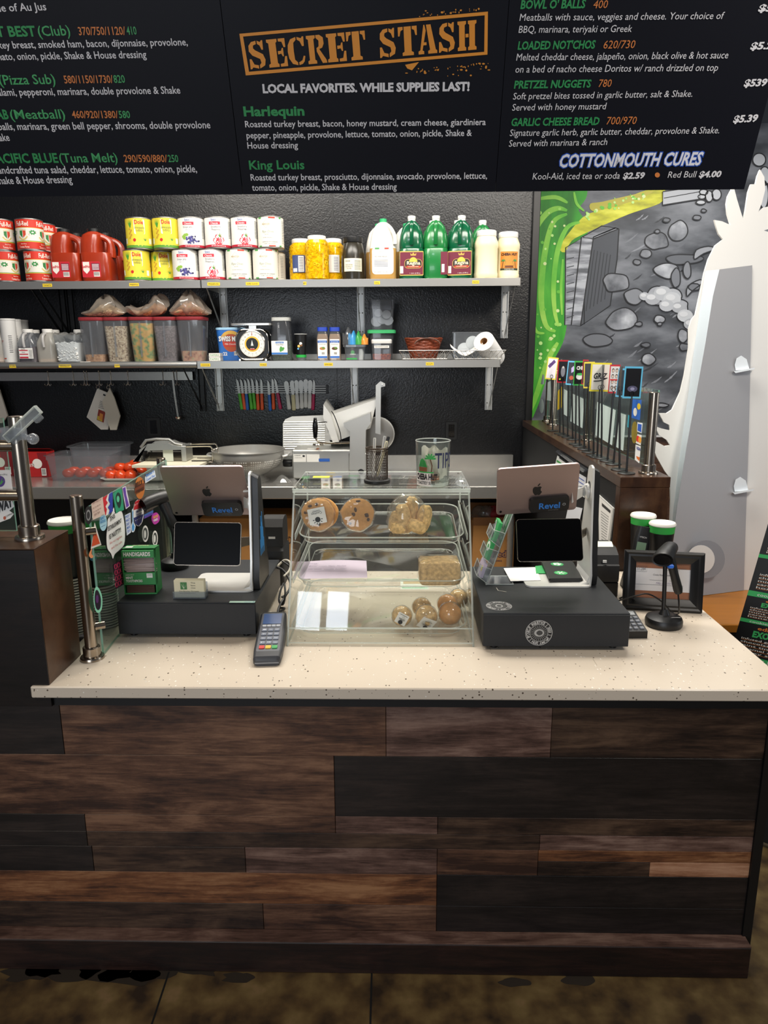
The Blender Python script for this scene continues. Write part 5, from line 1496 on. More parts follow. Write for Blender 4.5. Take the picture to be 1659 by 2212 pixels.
# tomato tubs
def cambro(l, t_, r, bt, Yd, lb):
    a = tb((l + r) / 2, bt)
    p, w, h = fit(l, t_, r, bt, a.y, ZT + .0005)
    p.y += Yd / 2
    t = thing('food_pan', lb, 'pan', p)
    k = .86
    MB('poly_cloudy').loft([sq(w * k, Yd * .9, .03, 0), sq(w * (k + .02), Yd * .92, .035, .012), sq(w * .95, Yd * .97, .035, h * .8), sq(w * .985, Yd * .985, .035, h * .82), sq(w * .985, Yd * .985, .035, h * .98)], (1, 0)).obj('pan', t)
    MB('poly_clear').loft([sq(w * .985, Yd * .985, .035, h * .985), sq(w * 1.05, Yd * 1.03, .04, h * .985), sq(w * 1.05, Yd * 1.03, .04, h), sq(w * .985, Yd * .985, .035, h)], (0, 0)).obj('rim', t)
    return p, w, h
p, w, h = cambro(98, 985, 240, 1040, .27, 'cloudy plastic food pan with tomatoes inside, nearest on the table')
def tomato(loc, r, lb, grp, cl=True, rot=(0, 0, 0), first=[None]):
    if first[0]: return dup(first[0], loc, lb, rot=rot, group=grp) if abs(first[1] - r) < 1e9 else None
    t = thing('tomato', lb, 'tomato', loc, group=grp, rot=rot)
    MB('tomato').lathe([(.002, .004), (.012, .001), (.026, .004), (.036, .016), (.038, .028), (.034, .042), (.022, .052), (.01, .053), (.003, .049)], 24).obj('fruit', t)
    b = MB('leaf_green')
    for k in range(5):
        a = 2 * PI * k / 5
        b.poly([(.003 * math.cos(a - 1), .003 * math.sin(a - 1)), (.016 * math.cos(a), .016 * math.sin(a)), (.003 * math.cos(a + 1), .003 * math.sin(a + 1))], lambda x, y: V((x, y, .0495 + .15 * math.hypot(x, y))))
    b.obj('stem_scar', t)
    first[:] = [t, r]
    return t
Rt = random.Random(8)
k = 0
for ix in range(5):
    for iy in range(2):
        tomato((p.x - w * .22 + ix * .078 * 1.0, p.y - .06 + iy * .082, p.z + .013), .038, 'red tomato in the cloudy food pan', 'tomatoes in the food pan', rot=(0, 0, Rt.uniform(0, 6)))
# pan behind
a = W(212, 1012, Z=ZT)
p2, w2, h2 = fit(156, 962, 271, 1016, 4.62, ZT + .0005)
t = thing('food_pan', 'empty cloudy plastic food pan behind the tomato pan', 'pan', (p2.x, 4.685, p2.z))
MB('poly_cloudy').loft([sq(w2 * .86, .2, .03, 0), sq(w2 * .95, .24, .035, h2 * .95)], (1, 0)).obj('pan', t)
MB('poly_clear').loft([sq(w2 * .95, .24, .035, h2 * .96), sq(w2 * 1.04, .27, .04, h2 * .96), sq(w2 * 1.04, .27, .04, h2)], (0, 0)).obj('rim', t)
# tray of tomatoes
a = tb(256, 1040)
t = thing('tray', 'shallow white tray heaped with loose tomatoes', 'tray', (a.x, a.y + .09, ZT + .0005))
MB('#dedcd6:.4').loft([sq(.17, .15, .02, 0), sq(.19, .17, .02, .004), sq(.222, .2, .02, .02), sq(.228, .206, .02, .02), sq(.192, .172, .02, .006)], (1, 1)).obj('tray_body', t)
pos = [(-.06, -.045, .007), (.0, -.05, .007), (.065, -.045, .007), (-.045, .035, .007), (.035, .04, .007), (-.012, -.012, .05), (.048, -.008, .052), (.072, .03, .066)]
nm = ['tomato at the left front of the white tray', 'tomato at the middle front of the white tray', 'tomato at the right front of the white tray', 'tomato at the left back of the tray', 'tomato at the right back of the tray', 'tomato stacked in the middle of the tray', 'tomato stacked on the right of the tray', 'topmost tomato of the tray heap']
for q, n_ in zip(pos, nm): tomato((a.x + q[0], a.y + .09 + q[1], ZT + .0005 + q[2]), .036, n_, 'tomatoes on the tray', rot=(Rt.uniform(-.2, .2), Rt.uniform(-.2, .2), Rt.uniform(0, 6)))
q = tb(306, 1026)
tomato((q.x, q.y, ZT + .0005), .036, 'single tomato lying right of the tray, seen through the sticker glass', 'tomatoes on the table')
# cling wrap boxes
def wrapbox(l, t_, r, bt, lb, rz=0, txt='premium'):
    a = tb((l + r) / 2, bt)
    p, w, h = fit(l, t_, r, bt, a.y, ZT + .0005)
    t = thing('cling_wrap_box', lb, 'box', p + V((0, .06, 0)), rz)
    d = .11
    MB('#b01c1c:.5').box(-w / 2, w / 2, -d / 2, d / 2, 0, h, .002).obj('carton', t)
    b = MB('#7e0f18').poly([(w * .22, h), (w / 2, h), (w / 2, 0), (w * .3, 0)], front(-d / 2 - .0006)); g = front(-d / 2 - .0011)
    b.use('#e9e4dc').text(txt, g, -w * .42, h * .42, h * .2, w * .52); b.poly(disc(h * .2, 16, w * .2, h * .55), g)
    b.use('#e9e6e0').rect(w * .3, h * .06, w * .44, h * .36, g); b.use('ink')
    for k in range(8): b.rect(w * .315 + k * w * .014, h * .1, w * .322 + k * w * .014, h * .33, front(-d / 2 - .0016))
    b.use('#e9e4dc').text('film', g, -w * .42, h * .12, h * .12, w * .2)
    b.obj('printing', t)
    return t, w, h, d
t, w, h, d = wrapbox(32, 978, 105, 1031, 'red cling wrap box with open lid beside the food pan', .0)
b = MB('#8e1a1a:.5').loft([[(x, y, z) for x, y, z in ((-w / 2, d / 2, h), (w / 2, d / 2, h), (w / 2 + .01, -d / 2 + .03, h + .022), (-w / 2, -d / 2 + .03, h + .022))], [(x, y, z) for x, y, z in ((-w / 2, d / 2, h + .001), (w / 2, d / 2, h + .001), (w / 2 + .01, -d / 2 + .03, h + .023), (-w / 2, -d / 2 + .03, h + .023))]])
b.use('#d8d0c4').text('KIRKLAND', lambda x, y: V((x, -d / 2 + .034 + y, h + .0245 - y * .2)), 0, .006, .01, .08, 'C').obj('open_flap', t)
wrapbox(-60, 975, 30, 1028, 'red food wrap box cut by the left picture edge, behind the glass', 0, 'wrap')
# cutting board + tomato slicer standing on a steel pan
a = tb(352, 1052)
q0, wb, hb = fit(287, 1000, 425, 1010, 4.42, ZT)
x0, x1 = W(350, 1040, Y=4.22).x, W(432, 1040, Y=4.22).x
zb_ = W(350, 1004, Y=4.24).z
b = MB('steel').box(x0 - .02, x1 + .02, 4.2, 4.7, ZT + .0005, zb_ - .012, .008)
solo('steel_pan', b, 'upturned steel pan under the cutting board, mostly hidden by the register', 'pan')
xl_, xr_ = W(287, 1003, Y=4.22).x, W(432, 1003, Y=4.22).x
b = MB('#e2dcc4:.5').prism([(xl_, 4.2), (xr_, 4.2), (xr_ + .03, 4.6), (xl_ + .06, 4.6)], zb_ - .0115, zb_ + .004, 'z')
solo('cutting_board', b, 'cream cutting board lying on the steel pan under the tomato slicer', 'cutting board')
zs = zb_ + .0045
ys = 4.4
sx0, sx1 = W(296, 990, Y=ys).x, W(466, 990, Y=ys).x
t = thing('tomato_slicer', 'cast aluminium tomato slicer with blade cartridge and D shaped handle', 'slicer', (sx0, ys, zs))
pxw = (sx1 - sx0) / 170
U = lambda x: (x - 296) * pxw
HZ = lambda y: max(.0004, W(350, y, Y=ys).z - zs)
b = MB('cast_alu')
for y_ in (-.07, .07):
    b.prism([(U(296), 0), (U(308), 0), (U(312), HZ(968)), (U(330), HZ(956)), (U(372), HZ(953)), (U(383), HZ(958)), (U(402), HZ(962)), (U(402), HZ(968)), (U(318), HZ(970)), (U(312), HZ(990)), (U(308), HZ(999))], y_ - .006, y_ + .006, 'y')
b.box(U(296), U(312), -.07, .07, 0, .012, .003).box(U(400), U(410), -.075, .075, 0, HZ(960), .004)
b.obj('frame', t)
MB('cast_alu').tube([(U(310), -.03, HZ(965)), (U(322), -.03, HZ(950)), (U(345), -.03, HZ(947)), (U(372), -.03, HZ(948)), (U(384), -.03, HZ(957)), (U(400), -.03, HZ(960))], .009, 8).obj('pusher_handle', t)
b = MB('chrome')
for k in range(10): b.box(U(314), U(398), -.055, .055, HZ(996) + k * (HZ(972) - HZ(996)) / 10, HZ(996) + k * (HZ(972) - HZ(996)) / 10 + .0012)
b.obj('blades', t)
MB('#c9cdbf:.4').box(U(360), U(381), -.062, -.056, HZ(993), HZ(968)).obj('guard_plate', t)
b = MB('chrome')
for y_ in (-.06, .06): b.tube(smooth([(U(400), y_, HZ(962)), (U(455), y_, HZ(961)), (U(464), y_, HZ(964)), (U(466), y_, HZ(975)), (U(465), y_, HZ(1000)), (U(458), y_, HZ(1004)), (U(420), y_, HZ(1004))], 3), .0055, 8)
b.tube([(U(466), -.06, HZ(972)), (U(466), .06, HZ(972))], .005, 8)
b.obj('guide_rods', t)
# colander
a = tb(540, 1047)
p, w, h = fit(462, 967, 613, 1047, a.y + .16, ZT + .0005)
R_ = w / 2
t = thing('colander', 'large aluminium footed colander with rows of holes', 'colander', (W(538, 1000, Y=a.y + .16).x, a.y + .16, ZT + .0005))
hh = h * .92
pr = lambda q: (R_ * (.45 + .55 * math.sin(PI / 2 * min(1, q * 1.25)) ** .8), .04 + (hh - .04) * q)
prof = [(R_ * .1, .038)] + [pr(k / 10) for k in range(11)]
MB('alu_bowl').lathe(prof + [(R_ * 1.03, hh + .003), (R_ * 1.03, hh + .008), (R_ * .985, hh + .006)] + [(pr(k / 10)[0] - .004, pr(k / 10)[1] + .003) for k in range(9, -1, -1)] + [(R_ * .08, .043)], 44, cap=(0, 0)).obj('bowl', t)
MB('alu_bowl').lathe([(R_ * .42, .04), (R_ * .44, .02), (R_ * .5, .006), (R_ * .56, .002), (R_ * .56, 0), (R_ * .4, 0)], 32).obj('foot', t)
b = MB('#f2f0ea:.5')  # pale discs on the outside, light through the holes put into their colour
bi_ = MB('#4a4844:.5')
for cl in range(16):
    for i in range(5):
        for j_ in range(4):
            q = .40 + .092 * j_
            r, z = pr(q)
            an = 2 * PI * cl / 16 + (i - 2) * .062
            n_ = V((math.cos(an), math.sin(an), 0)); u = V((-math.sin(an), math.cos(an), 0))
            r1, z1 = pr(q + .03)
            sl = V((n_.x * (r1 - r), n_.y * (r1 - r), z1 - z)).normalized()
            for bb, off in ((b, .0012), (bi_, -.0052)):
                c = n_ * (r + off) + V((0, 0, z))
                bb.add([c + u * .0042 * math.cos(s) + sl * .0042 * math.sin(s) for s in [2 * PI * e / 7 for e in range(7)]], [tuple(range(7))])
o = bi_.obj('holes_inside', t); o['kind'] = 'stuff'
o = b.obj('holes', t); o['kind'] = 'stuff'
for s_ in (-1, 1): MB('alu').tube(smooth([(s_ * R_ * 1.0, -.05, hh - .03), (s_ * R_ * 1.12, -.045, hh - .025), (s_ * R_ * 1.15, 0, hh - .022), (s_ * R_ * 1.12, .045, hh - .025), (s_ * R_ * 1.0, .05, hh - .03)], 3), .007, 8).obj('handle', t)
# deli slicer
ysl = tb(700, 1045).y + .1
t = thing('deli_slicer', 'large cast aluminium deli meat slicer with ribbed plate and tilted food tray', 'slicer', (0, 0, 0))
F = lambda x, y, Y=ysl: W(x, y, Y=Y)
zb0 = ZT
b = MB('cast_alu')
x0, x1 = F(631, 1000).x, F(755, 1000).x
zt_, zl_ = F(690, 972).z, F(690, 1034).z
b.box(x0, x1 + .02, ysl, ysl + .3, zl_, zt_, .008)
b.box(x1 - .005, F(800, 1000).x, ysl - .01, ysl + .32, zl_, F(770, 978).z, .008)
b.obj('base_housing', t)
b = MB('#dddbd4')
g = front(ysl - .0012)
def onbase(b, l, t_, r, bt): 
    a, c = F(l, bt), F(r, t_); return b.rect(a.x, a.z, c.x, c.z, g)
onbase(b, 634, 981, 661, 998); onbase(b, 663, 981, 690, 998); b.use('#2456a5'); b.rect(F(663, 0).x, F(0, 998.5).z, F(690, 0).x, F(0, 992).z, front(ysl - .002)); b.use('ink')
g2 = front(ysl - .002)
a = F(636, 985); b.text('HOBART', g2, a.x, a.z, .006, .04); b.text('model slicer', g2, a.x, a.z - .012, .004, .05); b.poly(disc(.008, 12, F(656, 985).x, F(656, 985).z, .006), g2)
b.use('#d2743a').rect(F(655, 0).x, F(0, 975).z, F(662, 0).x, F(0, 966).z, lambda x, z: V((x, ysl + .01 + (z - F(0, 975).z) * 3, zt_ + .0008)))
b.use('#dddbd4').rect(F(633, 0).x, 0, F(654, 0).x, .03, lambda x, z: V((x, ysl + .01 + z * 2.4, zt_ + .0008)))
b.obj('stickers', t)
for x in (F(642, 0).x, F(790, 0).x):
    for y in (.03, .27): MB('black').cylz(.016, zb0 + .0005, zl_ + .002, x, ysl + y, 14, .013).obj('foot', t)
# gauge plate (ribbed)
yg = ysl + .2
G = lambda x, y: (F(x, y, yg).x, F(x, y, yg).z)
b = MB('alu_paint').prism([G(611, 984), G(611, 915), G(616, 906), G(630, 900), G(700, 897), G(720, 984)], yg, yg + .02, 'y')
n_ = 13
for k in range(n_):
    y_ = 912 + k * 4.8
    a, c = F(613, y_, yg), F(702, y_ - .8, yg)
    b.tube([(a.x, yg - .001, a.z), (c.x, yg - .001, c.z)], .0042, 6)
b.obj('ribbed_plate', t)
# food tray: tilted plate rising to the right
yp = ysl + .1
K = lambda x, y: F(x, y, yp)
b = MB('alu_paint')
q = [K(706, 950), K(730, 952), K(800, 925), K(815, 862), K(716, 896)]
b.loft([[p_ + V((0, .12, .015)) for p_ in q], [p_ + V((0, .0, 0)) for p_ in q]])
q = [K(701, 872), K(716, 893), K(734, 952), K(722, 956), K(700, 900)]
b.loft([[p_ + V((0, -.06, 0)) for p_ in q], [p_ + V((0, .16, .02)) for p_ in q]])
b.obj('food_tray', t)
b = MB('cast_alu')
b.loft([[K(*a_) + V((0, dy, 0)) for a_ in ((811, 935), (812, 832), (822, 823), (832, 828), (832, 834), (823, 836), (822, 938))] for dy in (-.02, 0)])
b.obj('pusher_arm', t)
MB('chrome').at(T(K(826, 830) + V((0, -.022, 0))) @ rotx(PI / 2)).lathe([(.007, 0), (.006, .006)], 12).obj('arm_screw', t)
b = MB('cast_alu')
for pts in ([(742, 914), (800, 892), (801, 913), (790, 930), (788, 1015), (755, 1015), (756, 932), (743, 922)],):
    b.loft([[F(x, y, ysl - .02) + V((0, dy, 0)) for x, y in pts] for dy in (.1, 0)])
b.obj('column', t)
yk = ysl + .26
c = F(815, 938, yk)
b = MB('steel_dull').at(T(c) @ rotx(PI / 2)).lathe([(.10, -.005), (.105, 0), (.09, .003), (.05, .004), (.02, .0045)], 40); b.obj('round_blade', t)
MB('cast_alu').at(T(c) @ rotx(PI / 2)).lathe([(.112, -.02), (.112, -.008), (.1, -.006)], 40, cap=(1, 0)).obj('blade_guard', t)
b = MB('black_gloss').at(T(F(681, 925, ysl - .04)) @ roty(.02)).lathe([(.006, -.062), (.012, -.055), (.017, 0), (.015, .03), (.009, .06), (.006, .064)], 16); b.obj('handle_grip', t)
MB('chrome').tube(smooth([F(681, 943, ysl - .04), F(684, 950, ysl - .04), F(692, 956, ysl - .04), F(720, 957, ysl - .04), F(755, 956, ysl - .04)], 3), .006, 8).obj('handle_rod', t)
MB('black').tube(smooth([F(688, 912, ysl - .03), F(700, 911, ysl - .02), F(706, 912, ysl)], 3), .003, 6).tube(smooth([F(716, 888, yp - .07), F(723, 900, yp - .07), F(735, 935, yp - .07), F(737, 962, yp - .08)], 3), .0032, 6).obj('cord', t)
MB('chrome').at(T(F(687, 960, ysl + .02))).lathe([(.032, -.006), (.034, 0), (.03, .006), (.01, .008)], 24).obj('guard_knob', t)
b = MB('black').at(T(F(631, 1000, ysl + .1)) @ roty(-PI / 2)).lathe([(.022, 0), (.024, .006), (.024, .05), (.02, .056)], 14); b.obj('thickness_knob', t)
MB('black').at(T(F(780, 1018, ysl - .012)) @ rotx(PI / 2)).lathe([(.018, 0), (.016, .01), (.006, .013)], 16).obj('power_switch', t)
# crumbs bag of onions etc: crumpled clear film beside the slicer
a = tb(612, 1046)
t = solo('plastic_film', MB('film').grid(lambda u, v: V((.14 * (u - .5), .1 * (v - .5), .004 + .05 * abs(math.sin(3 * u + 2 * v) * math.sin(PI * v)) * math.sin(PI * u))), 14, 10), 'crumpled clear plastic film lying by the colander', 'film', (a.x, a.y + .08, ZT + .0005))
MB('black').tube(smooth([F(845, 982, ysl + .3), F(848, 1000, ysl + .28), F(846, 1030, ysl + .2)], 3), .004, 6)
# cartons on the undershelf
def carton(l, t_, r, lb, txt, sub, Yc=4.3, open_=False, tcol='#6a4420'):
    a, c = W(l, t_, Y=Yc), W(r, t_, Y=Yc)
    t = thing('carton', lb, 'box', ((a.x + c.x) / 2, Yc, .2855))
    w, h = c.x - a.x, a.z - .2855
    b = MB('cardboard').box(-w / 2, w / 2, 0, .3, 0, h, .002).obj('box', t)
    return t, w, h
t, w, h = carton(430, 1120, 632, 'brown cardboard carton behind the left register, on the undershelf', '', '')
b = MB('#4e3016'); g = lambda x, y: W(x, y, Y=4.2992) - t.location
def wtext(b, s_, x0, y0, x1, capp, g, bold=0, sh=0):
    A, B_ = g(x0, y0), g(x1, y0); u = (B_ - A).normalized(); hh_ = (g(x0, y0 - capp) - A).length
    b.text(s_, plane(A, u, (0, 0, 1)), 0, 0, hh_, (B_ - A).length, bold=bold, shear=sh)
wtext(b, 'z.', 600, 1130, 606, 9, g, .03); wtext(b, "Zapp's", 594, 1175, 640, 26, g, .0, .2)
b.obj('printing', t)
t, w, h = carton(1022, 1135, 1112, 'brown cardboard carton with open flaps behind the right register', '', '')
MB('cardboard_dark').box(-w / 2, w / 2, .0, .004, h, h + .05).obj('flap', t)
MB('cardboard_dark').box(-w / 2, w / 2, .296, .3, h, h + .08).obj('flap', t)
b = MB('#31264a'); g = lambda x, y: W(x, y, Y=4.2992) - t.location
wtext(b, 'rfed', 1062, 1203, 1094, 14, g, .07); b.use('#b98550'); g = lambda x, y: W(x, y, Y=4.2984) - t.location; wtext(b, 'rfed', 1063, 1203, 1093, 13, g, .0); b.use('#31264a'); wtext(b, 'allows', 1062, 1213, 1084, 5, g)
b.obj('printing', t)
c0 = t.location
q = thing('snack_bag', 'crumpled clear and red snack bags in the open carton', 'bag', (c0.x - .02, c0.y + .15, c0.z + h + .0005))
for i, (x, c, s_) in enumerate(((-.05, 'film', 1), (.04, '#9c2a30:.3', 2), (.0, 'bag_film', 3))):
    MB(c).ball((x, 0, .045), .06, .05, .045, 16, 9, .16, s_).obj('crumple', q)
# dark bin shape under the table
solo('storage_bin', MB('black').box(-1.75, -1.26, 4.3, 4.7, .286, .6, .02), 'black bin on the undershelf behind the half wall', 'bin')
# ------------------------------------------------------------------ glass guards with stickers
def post(par, x, y, z, h, r=.0165, nm='post'):
    b = MB('nickel').at(T(x, y, z)).lathe([(r, .012), (r, h - .002), (r - .0015, h)], 24, cap=(0, 1))
    b.obj(nm, par)
    b = MB('nickel').at(T(x, y, z)).lathe([(r * 1.95, 0), (r * 1.95, .006), (r * 1.85, .009), (r * 1.4, .01), (r * 1.4, .034), (r * 1.3, .036), (r, .0365)], 28)
    b.obj('base_flange', par)
class Pane:
    """a standing pane of glass; artwork is laid on it from its outline points"""
    def __init__(s, A, B_, z0, z1, side):
        s.A, s.B = V((A[0], A[1], 0)), V((B_[0], B_[1], 0))
        s.u = (s.B - s.A).normalized()
        s.n = s.u.cross(V((0, 0, 1))) * side
        s.z0, s.z1 = z0, z1
    def at(s, px, py, e=.0012):
        return WP(px, py, s.A + s.n * (.003 + e), s.n)
    def f(s, e=.0012): return lambda x, y: s.at(x, y, e)
    def glass(s, par, ov=0):
        L_ = (s.B - s.A).length
        b = MB('glass_clear')
        for sd in (-.003, .003):
            o = s.A + s.n * sd
            b.add([o + V((0, 0, s.z0)), o + s.u * L_ + V((0, 0, s.z0)), o + s.u * L_ + V((0, 0, s.z1)), o + V((0, 0, s.z1))], [(0, 1, 2, 3)])
        b.use('glass_edge')
        for p, q, za, zb2 in ((0, L_, s.z1, s.z1), (0, L_, s.z0, s.z0), (0, 0, s.z0, s.z1), (L_, L_, s.z0, s.z1)):
            P0, P1 = s.A + s.u * p + V((0, 0, za)), s.A + s.u * q + V((0, 0, zb2))
            b.add([P0 - s.n * .003, P0 + s.n * .003, P1 + s.n * .003, P1 - s.n * .003], [(0, 1, 2, 3)])
        b.obj('glass_panel', par)
    def txt(s, b, t, x, y, cap, x1, y1, e=.0018, bold=0, sh=0):
        A_, B_ = s.at(x, y, e), s.at(x1, y1, e)
        C_ = s.at(x, y - cap, e)
        u = B_ - A_; L_ = u.length
        b.text(t, plane(A_, u.normalized(), (0, 0, 1)), 0, 0, abs(C_.z - A_.z), L_, bold=bold, shear=sh)
g1, g2 = W(200, 1422, Z=ZC), W(365, 1225, Z=ZC)
t = thing('glass_guard', 'upright glass guard covered in stickers, between two steel posts on the counter', 'glass guard')
post(t, g1.x, g1.y, ZC, W(158, 1070, Y=g1.y).z - ZC)
post(t, g2.x, g2.y - .0, ZC, W(337, 989, Y=g2.y).z - ZC)
pn = Pane((g1.x + .022, g1.y + .02), (g2.x + .022, g2.y - .01), ZC + .004, W(172, 1094, Y=g1.y + .02).z, 1)
if pn.n.x < 0: pn.n = -pn.n
pn.glass(t)
for q, ys_ in ((g1, (1150, 1355)), (g2, (1075, 1200))):
    for y_ in ys_:
        z = W(185, y_, Y=q.y).z
        MB('nickel').tube([(q.x + .012, q.y + (.006 if q is g1 else -.006), z), (q.x + .034, q.y + (.02 if q is g1 else -.022), z)], .011, 12).obj('glass_clip', t)
def sticker(pane, par, parts, name='sticker'):
    b = MB()
    e = .001
    for c, pts in parts:
        if callable(pts): b.use(c); pts(b)
        else: b.use(c).poly(pts, pane.f(e)); e += .0003
    return b.obj(name, par)
E_ = lambda x, y, rx, ry, n=18: disc(rx, n, x, y, ry)
def TX(s_, x, y, cap, x1, y1, bold=0, e=.0028, sh=0): return lambda b: pn.txt(b, s_, x, y, cap, x1, y1, e, bold, sh)
sticker(pn, t, [('#1a1a1c', E_(191, 1113, 8.5, 20)), ('#8d8d8d', E_(191, 1113, 5, 12)), ('#2a2a2c', E_(191, 1113, 3.4, 8))])
sticker(pn, t, [('#dcc3b4', [(197, 1088), (222, 1073), (226, 1112), (201, 1123)]), ('#6a4038', TX('HAPPY PRIDE DAY', 200, 1090, 4, 219, 1080)), ('#6a4038', TX('o o o o', 201, 1100, 5, 217, 1091)), ('#6a4038', TX('o o o o', 202, 1108, 5, 218, 1099)), ('#6a4038', TX('50 50', 204, 1115, 5, 216, 1108))])
sticker(pn, t, [('#e8e6e2', [(222, 1075), (242, 1062), (244, 1104), (228, 1115)]), ('#cf2230', [(222, 1075), (233, 1068), (229, 1080), (233, 1086), (228, 1094), (231, 1100), (229, 1113), (227, 1112)]), ('#3040a8', [(236, 1067), (243, 1062), (244, 1104), (234, 1112), (237, 1102), (233, 1096), (238, 1088), (234, 1080)])])
sticker(pn, t, [('#2f9a72', [(244, 1066), (256, 1056), (263, 1056), (268, 1101), (251, 1112)]), ('#15302c', smooth([(250, 1075), (254, 1064), (260, 1068), (262, 1085), (258, 1098), (253, 1090)], 3, True)), ('#5fc49a', E_(255, 1078, 3, 7))])
sticker(pn, t, [('#e0dbe8', [(264, 1053), (272, 1050), (281, 1093), (272, 1100), (268, 1080)]), ('#6a3fa8', [(265, 1055), (271, 1052), (273, 1070), (279, 1092), (273, 1097), (270, 1078)])])
sticker(pn, t, [('#c4722c', E_(302, 1054, 10.5, 24)), ('#7a3a1c', [(291.5, 1052), (312.5, 1042), (312.5, 1056), (291.5, 1066)]), ('#3a1c10', TX('BILLY', 293, 1053, 10, 309, 1044, .04)), ('#3a1c10', TX('STRINGS', 294, 1068, 8, 311, 1058, .03))])
sticker(pn, t, [('#e6ebf0', [(313, 1030), (334, 1016), (337, 1030), (314, 1044)]), ('#2a78c8', TX("Better's", 316, 1031, 7, 333, 1020, .02)), ('#2a78c8', TX("Comin' Fest", 316, 1040, 6, 335, 1029, .02))])
sticker(pn, t, [('#a9d3e2', E_(223, 1129, 8, 18)), ('#2a78b0', TX('EAT', 218, 1123, 6, 227, 1119, .03)), ('#2a78b0', TX('GOOD', 217, 1131, 6, 229, 1126, .03)), ('#2a5a80', [(218, 1138), (228, 1133), (228, 1134), (218, 1139)])])
bub = smooth([(233, 1122), (240, 1112), (246, 1096), (249, 1110), (262, 1104), (268, 1126), (270, 1150), (268, 1176), (258, 1188), (248, 1197), (244, 1207), (240, 1196), (232, 1184), (230, 1160), (232, 1140)], 3, True)
sticker(pn, t, [('#1d1d1f', [(250 + (x - 250) * 1.06, 1150 + (y - 1150) * 1.04) for x, y in bub]), ('#ecebe7', bub), ('#1d1d1f', TX('THIS', 238, 1127, 11, 249, 1118, .02)), ('#1d1d1f', TX('ESTABLISHMENT', 234, 1147, 10, 263, 1128, .02)), ('#1d1d1f', TX('IS NUTTY!', 237, 1165, 11, 262, 1148, .02)),
              ('#c05a5a', TX('like our regulars', 238, 1176, 6, 264, 1160)), ('#c05a5a', TX('and the subs', 241, 1187, 6, 264, 1172))])
sticker(pn, t, [('#d8d0c8', [(204.5, 1128), (219, 1177), (196, 1186)]), ('#c8481c', [(204.5, 1140), (216, 1174), (198, 1181)]), ('#7a2a14', [(202, 1150), (206, 1148), (208, 1158), (204, 1156), (201, 1160)])])
sticker(pn, t, [('#d88a5a', smooth([(199, 1184), (194, 1192), (192, 1200), (197, 1206), (202, 1202), (198, 1196)], 3, True))])
sticker(pn, t, [('#e3e8f2', [(270, 1113), (282, 1107), (283, 1150), (274, 1157)])] + [('#2a62b8', TX(w_, 271.5 + k, 1120 + k * 8, 6, 281 + k * .2, 1115 + k * 8, .02)) for k, w_ in enumerate(('POT', 'NO', 'DAILY', 'SMOKE', 'TODAY'))])
sticker(pn, t, [('#dfe8f0', smooth([(285, 1102), (289, 1101), (289, 1128), (293, 1136), (290, 1148), (285, 1149), (283, 1136), (286, 1126)], 2, True)), ('#4a9ad8', smooth([(286, 1106), (288, 1105), (288, 1130), (291, 1137), (289, 1146), (286, 1146), (285, 1137), (287, 1128)], 2, True))])
sticker(pn, t, [('#e8e6e4', E_(299, 1108, 11.5, 29)), ('#b8242c', [(288, 1102), (292, 1084), (300, 1079), (307, 1086), (310, 1096)]), ('#2a2f6a', [(288.5, 1119), (310, 1110), (306, 1128), (299, 1136), (292, 1131)]), ('#e8e6e4', TX('* * * *', 291, 1096, 6, 306, 1088, .03)), ('#2a2f6a', TX('SMOKED', 294, 1109, 6, 308, 1102, .03)), ('#2a2f6a', TX('TODAY', 295, 1117, 6, 307, 1111, .03)), ('#e8e6e4', TX('* * * *', 292, 1129, 5, 305, 1122, .03))])
sticker(pn, t, [('#2a2020', [(309, 1085), (330, 1068), (331, 1110), (311, 1120)]), ('#c8302c', [(309, 1085), (330, 1068), (330, 1074), (309, 1090)]), ('#e0b43a', TX('SO', 311, 1100, 16, 326, 1091, .05)), ('#3a6ab0', [(311, 1112), (331, 1102), (331, 1107), (311, 1117)]), ('#5a3a9a', [(311, 1116), (331, 1106), (331, 1111), (311, 1121)])])
sticker(pn, t, [('#b02f9a', smooth([(329, 1112), (338, 1107), (345, 1116), (343, 1127), (334, 1133), (328, 1124)], 3, True)), ('#e8b040', TX('GOOD', 331, 1121, 6, 342, 1116, .04)), ('#e8e0e8', TX('TIMES', 331, 1128, 5, 341, 1123, .03))])
sticker(pn, t, [('#3a1030', [(245, 1220), (264, 1207), (268, 1262), (250, 1273)])] + [('#c03058', (lambda cx, cy: (lambda b: b.ribbon([(cx + 2.6 * math.cos(a), cy + 5 * math.sin(a)) for a in [2 * PI * k / 10 for k in range(10)]], 1.7, pn.f(.0016), True)))(250 + i * 6 + j_ * .7, 1224 + j_ * 13 - i * 3.4)) for i in range(3) for j_ in range(4)])
sticker(pn, t, [('#8fd8b8', smooth([(204, 1275), (209, 1267), (216, 1275), (221, 1292), (220, 1315), (213, 1324), (206, 1318), (202, 1295)], 3, True)), ('#1f1426', smooth([(205.5, 1280), (209, 1274), (214, 1280), (218, 1294), (217, 1312), (212, 1318), (207, 1312), (204.5, 1296)], 3, True)), ('#5a2a6a', E_(210, 1294, 3, 9))])
for cx, cy, rx, ry in ((314, 1153, 7, 18), (335, 1163, 6, 17)):
    sticker(pn, t, [('#dcdcd6', E_(cx, cy, rx, ry)), ('#3a4240', E_(cx, cy, rx * .72, ry * .75)), ('#cfd2cc', E_(cx - 1, cy + 1, rx * .4, ry * .5))])
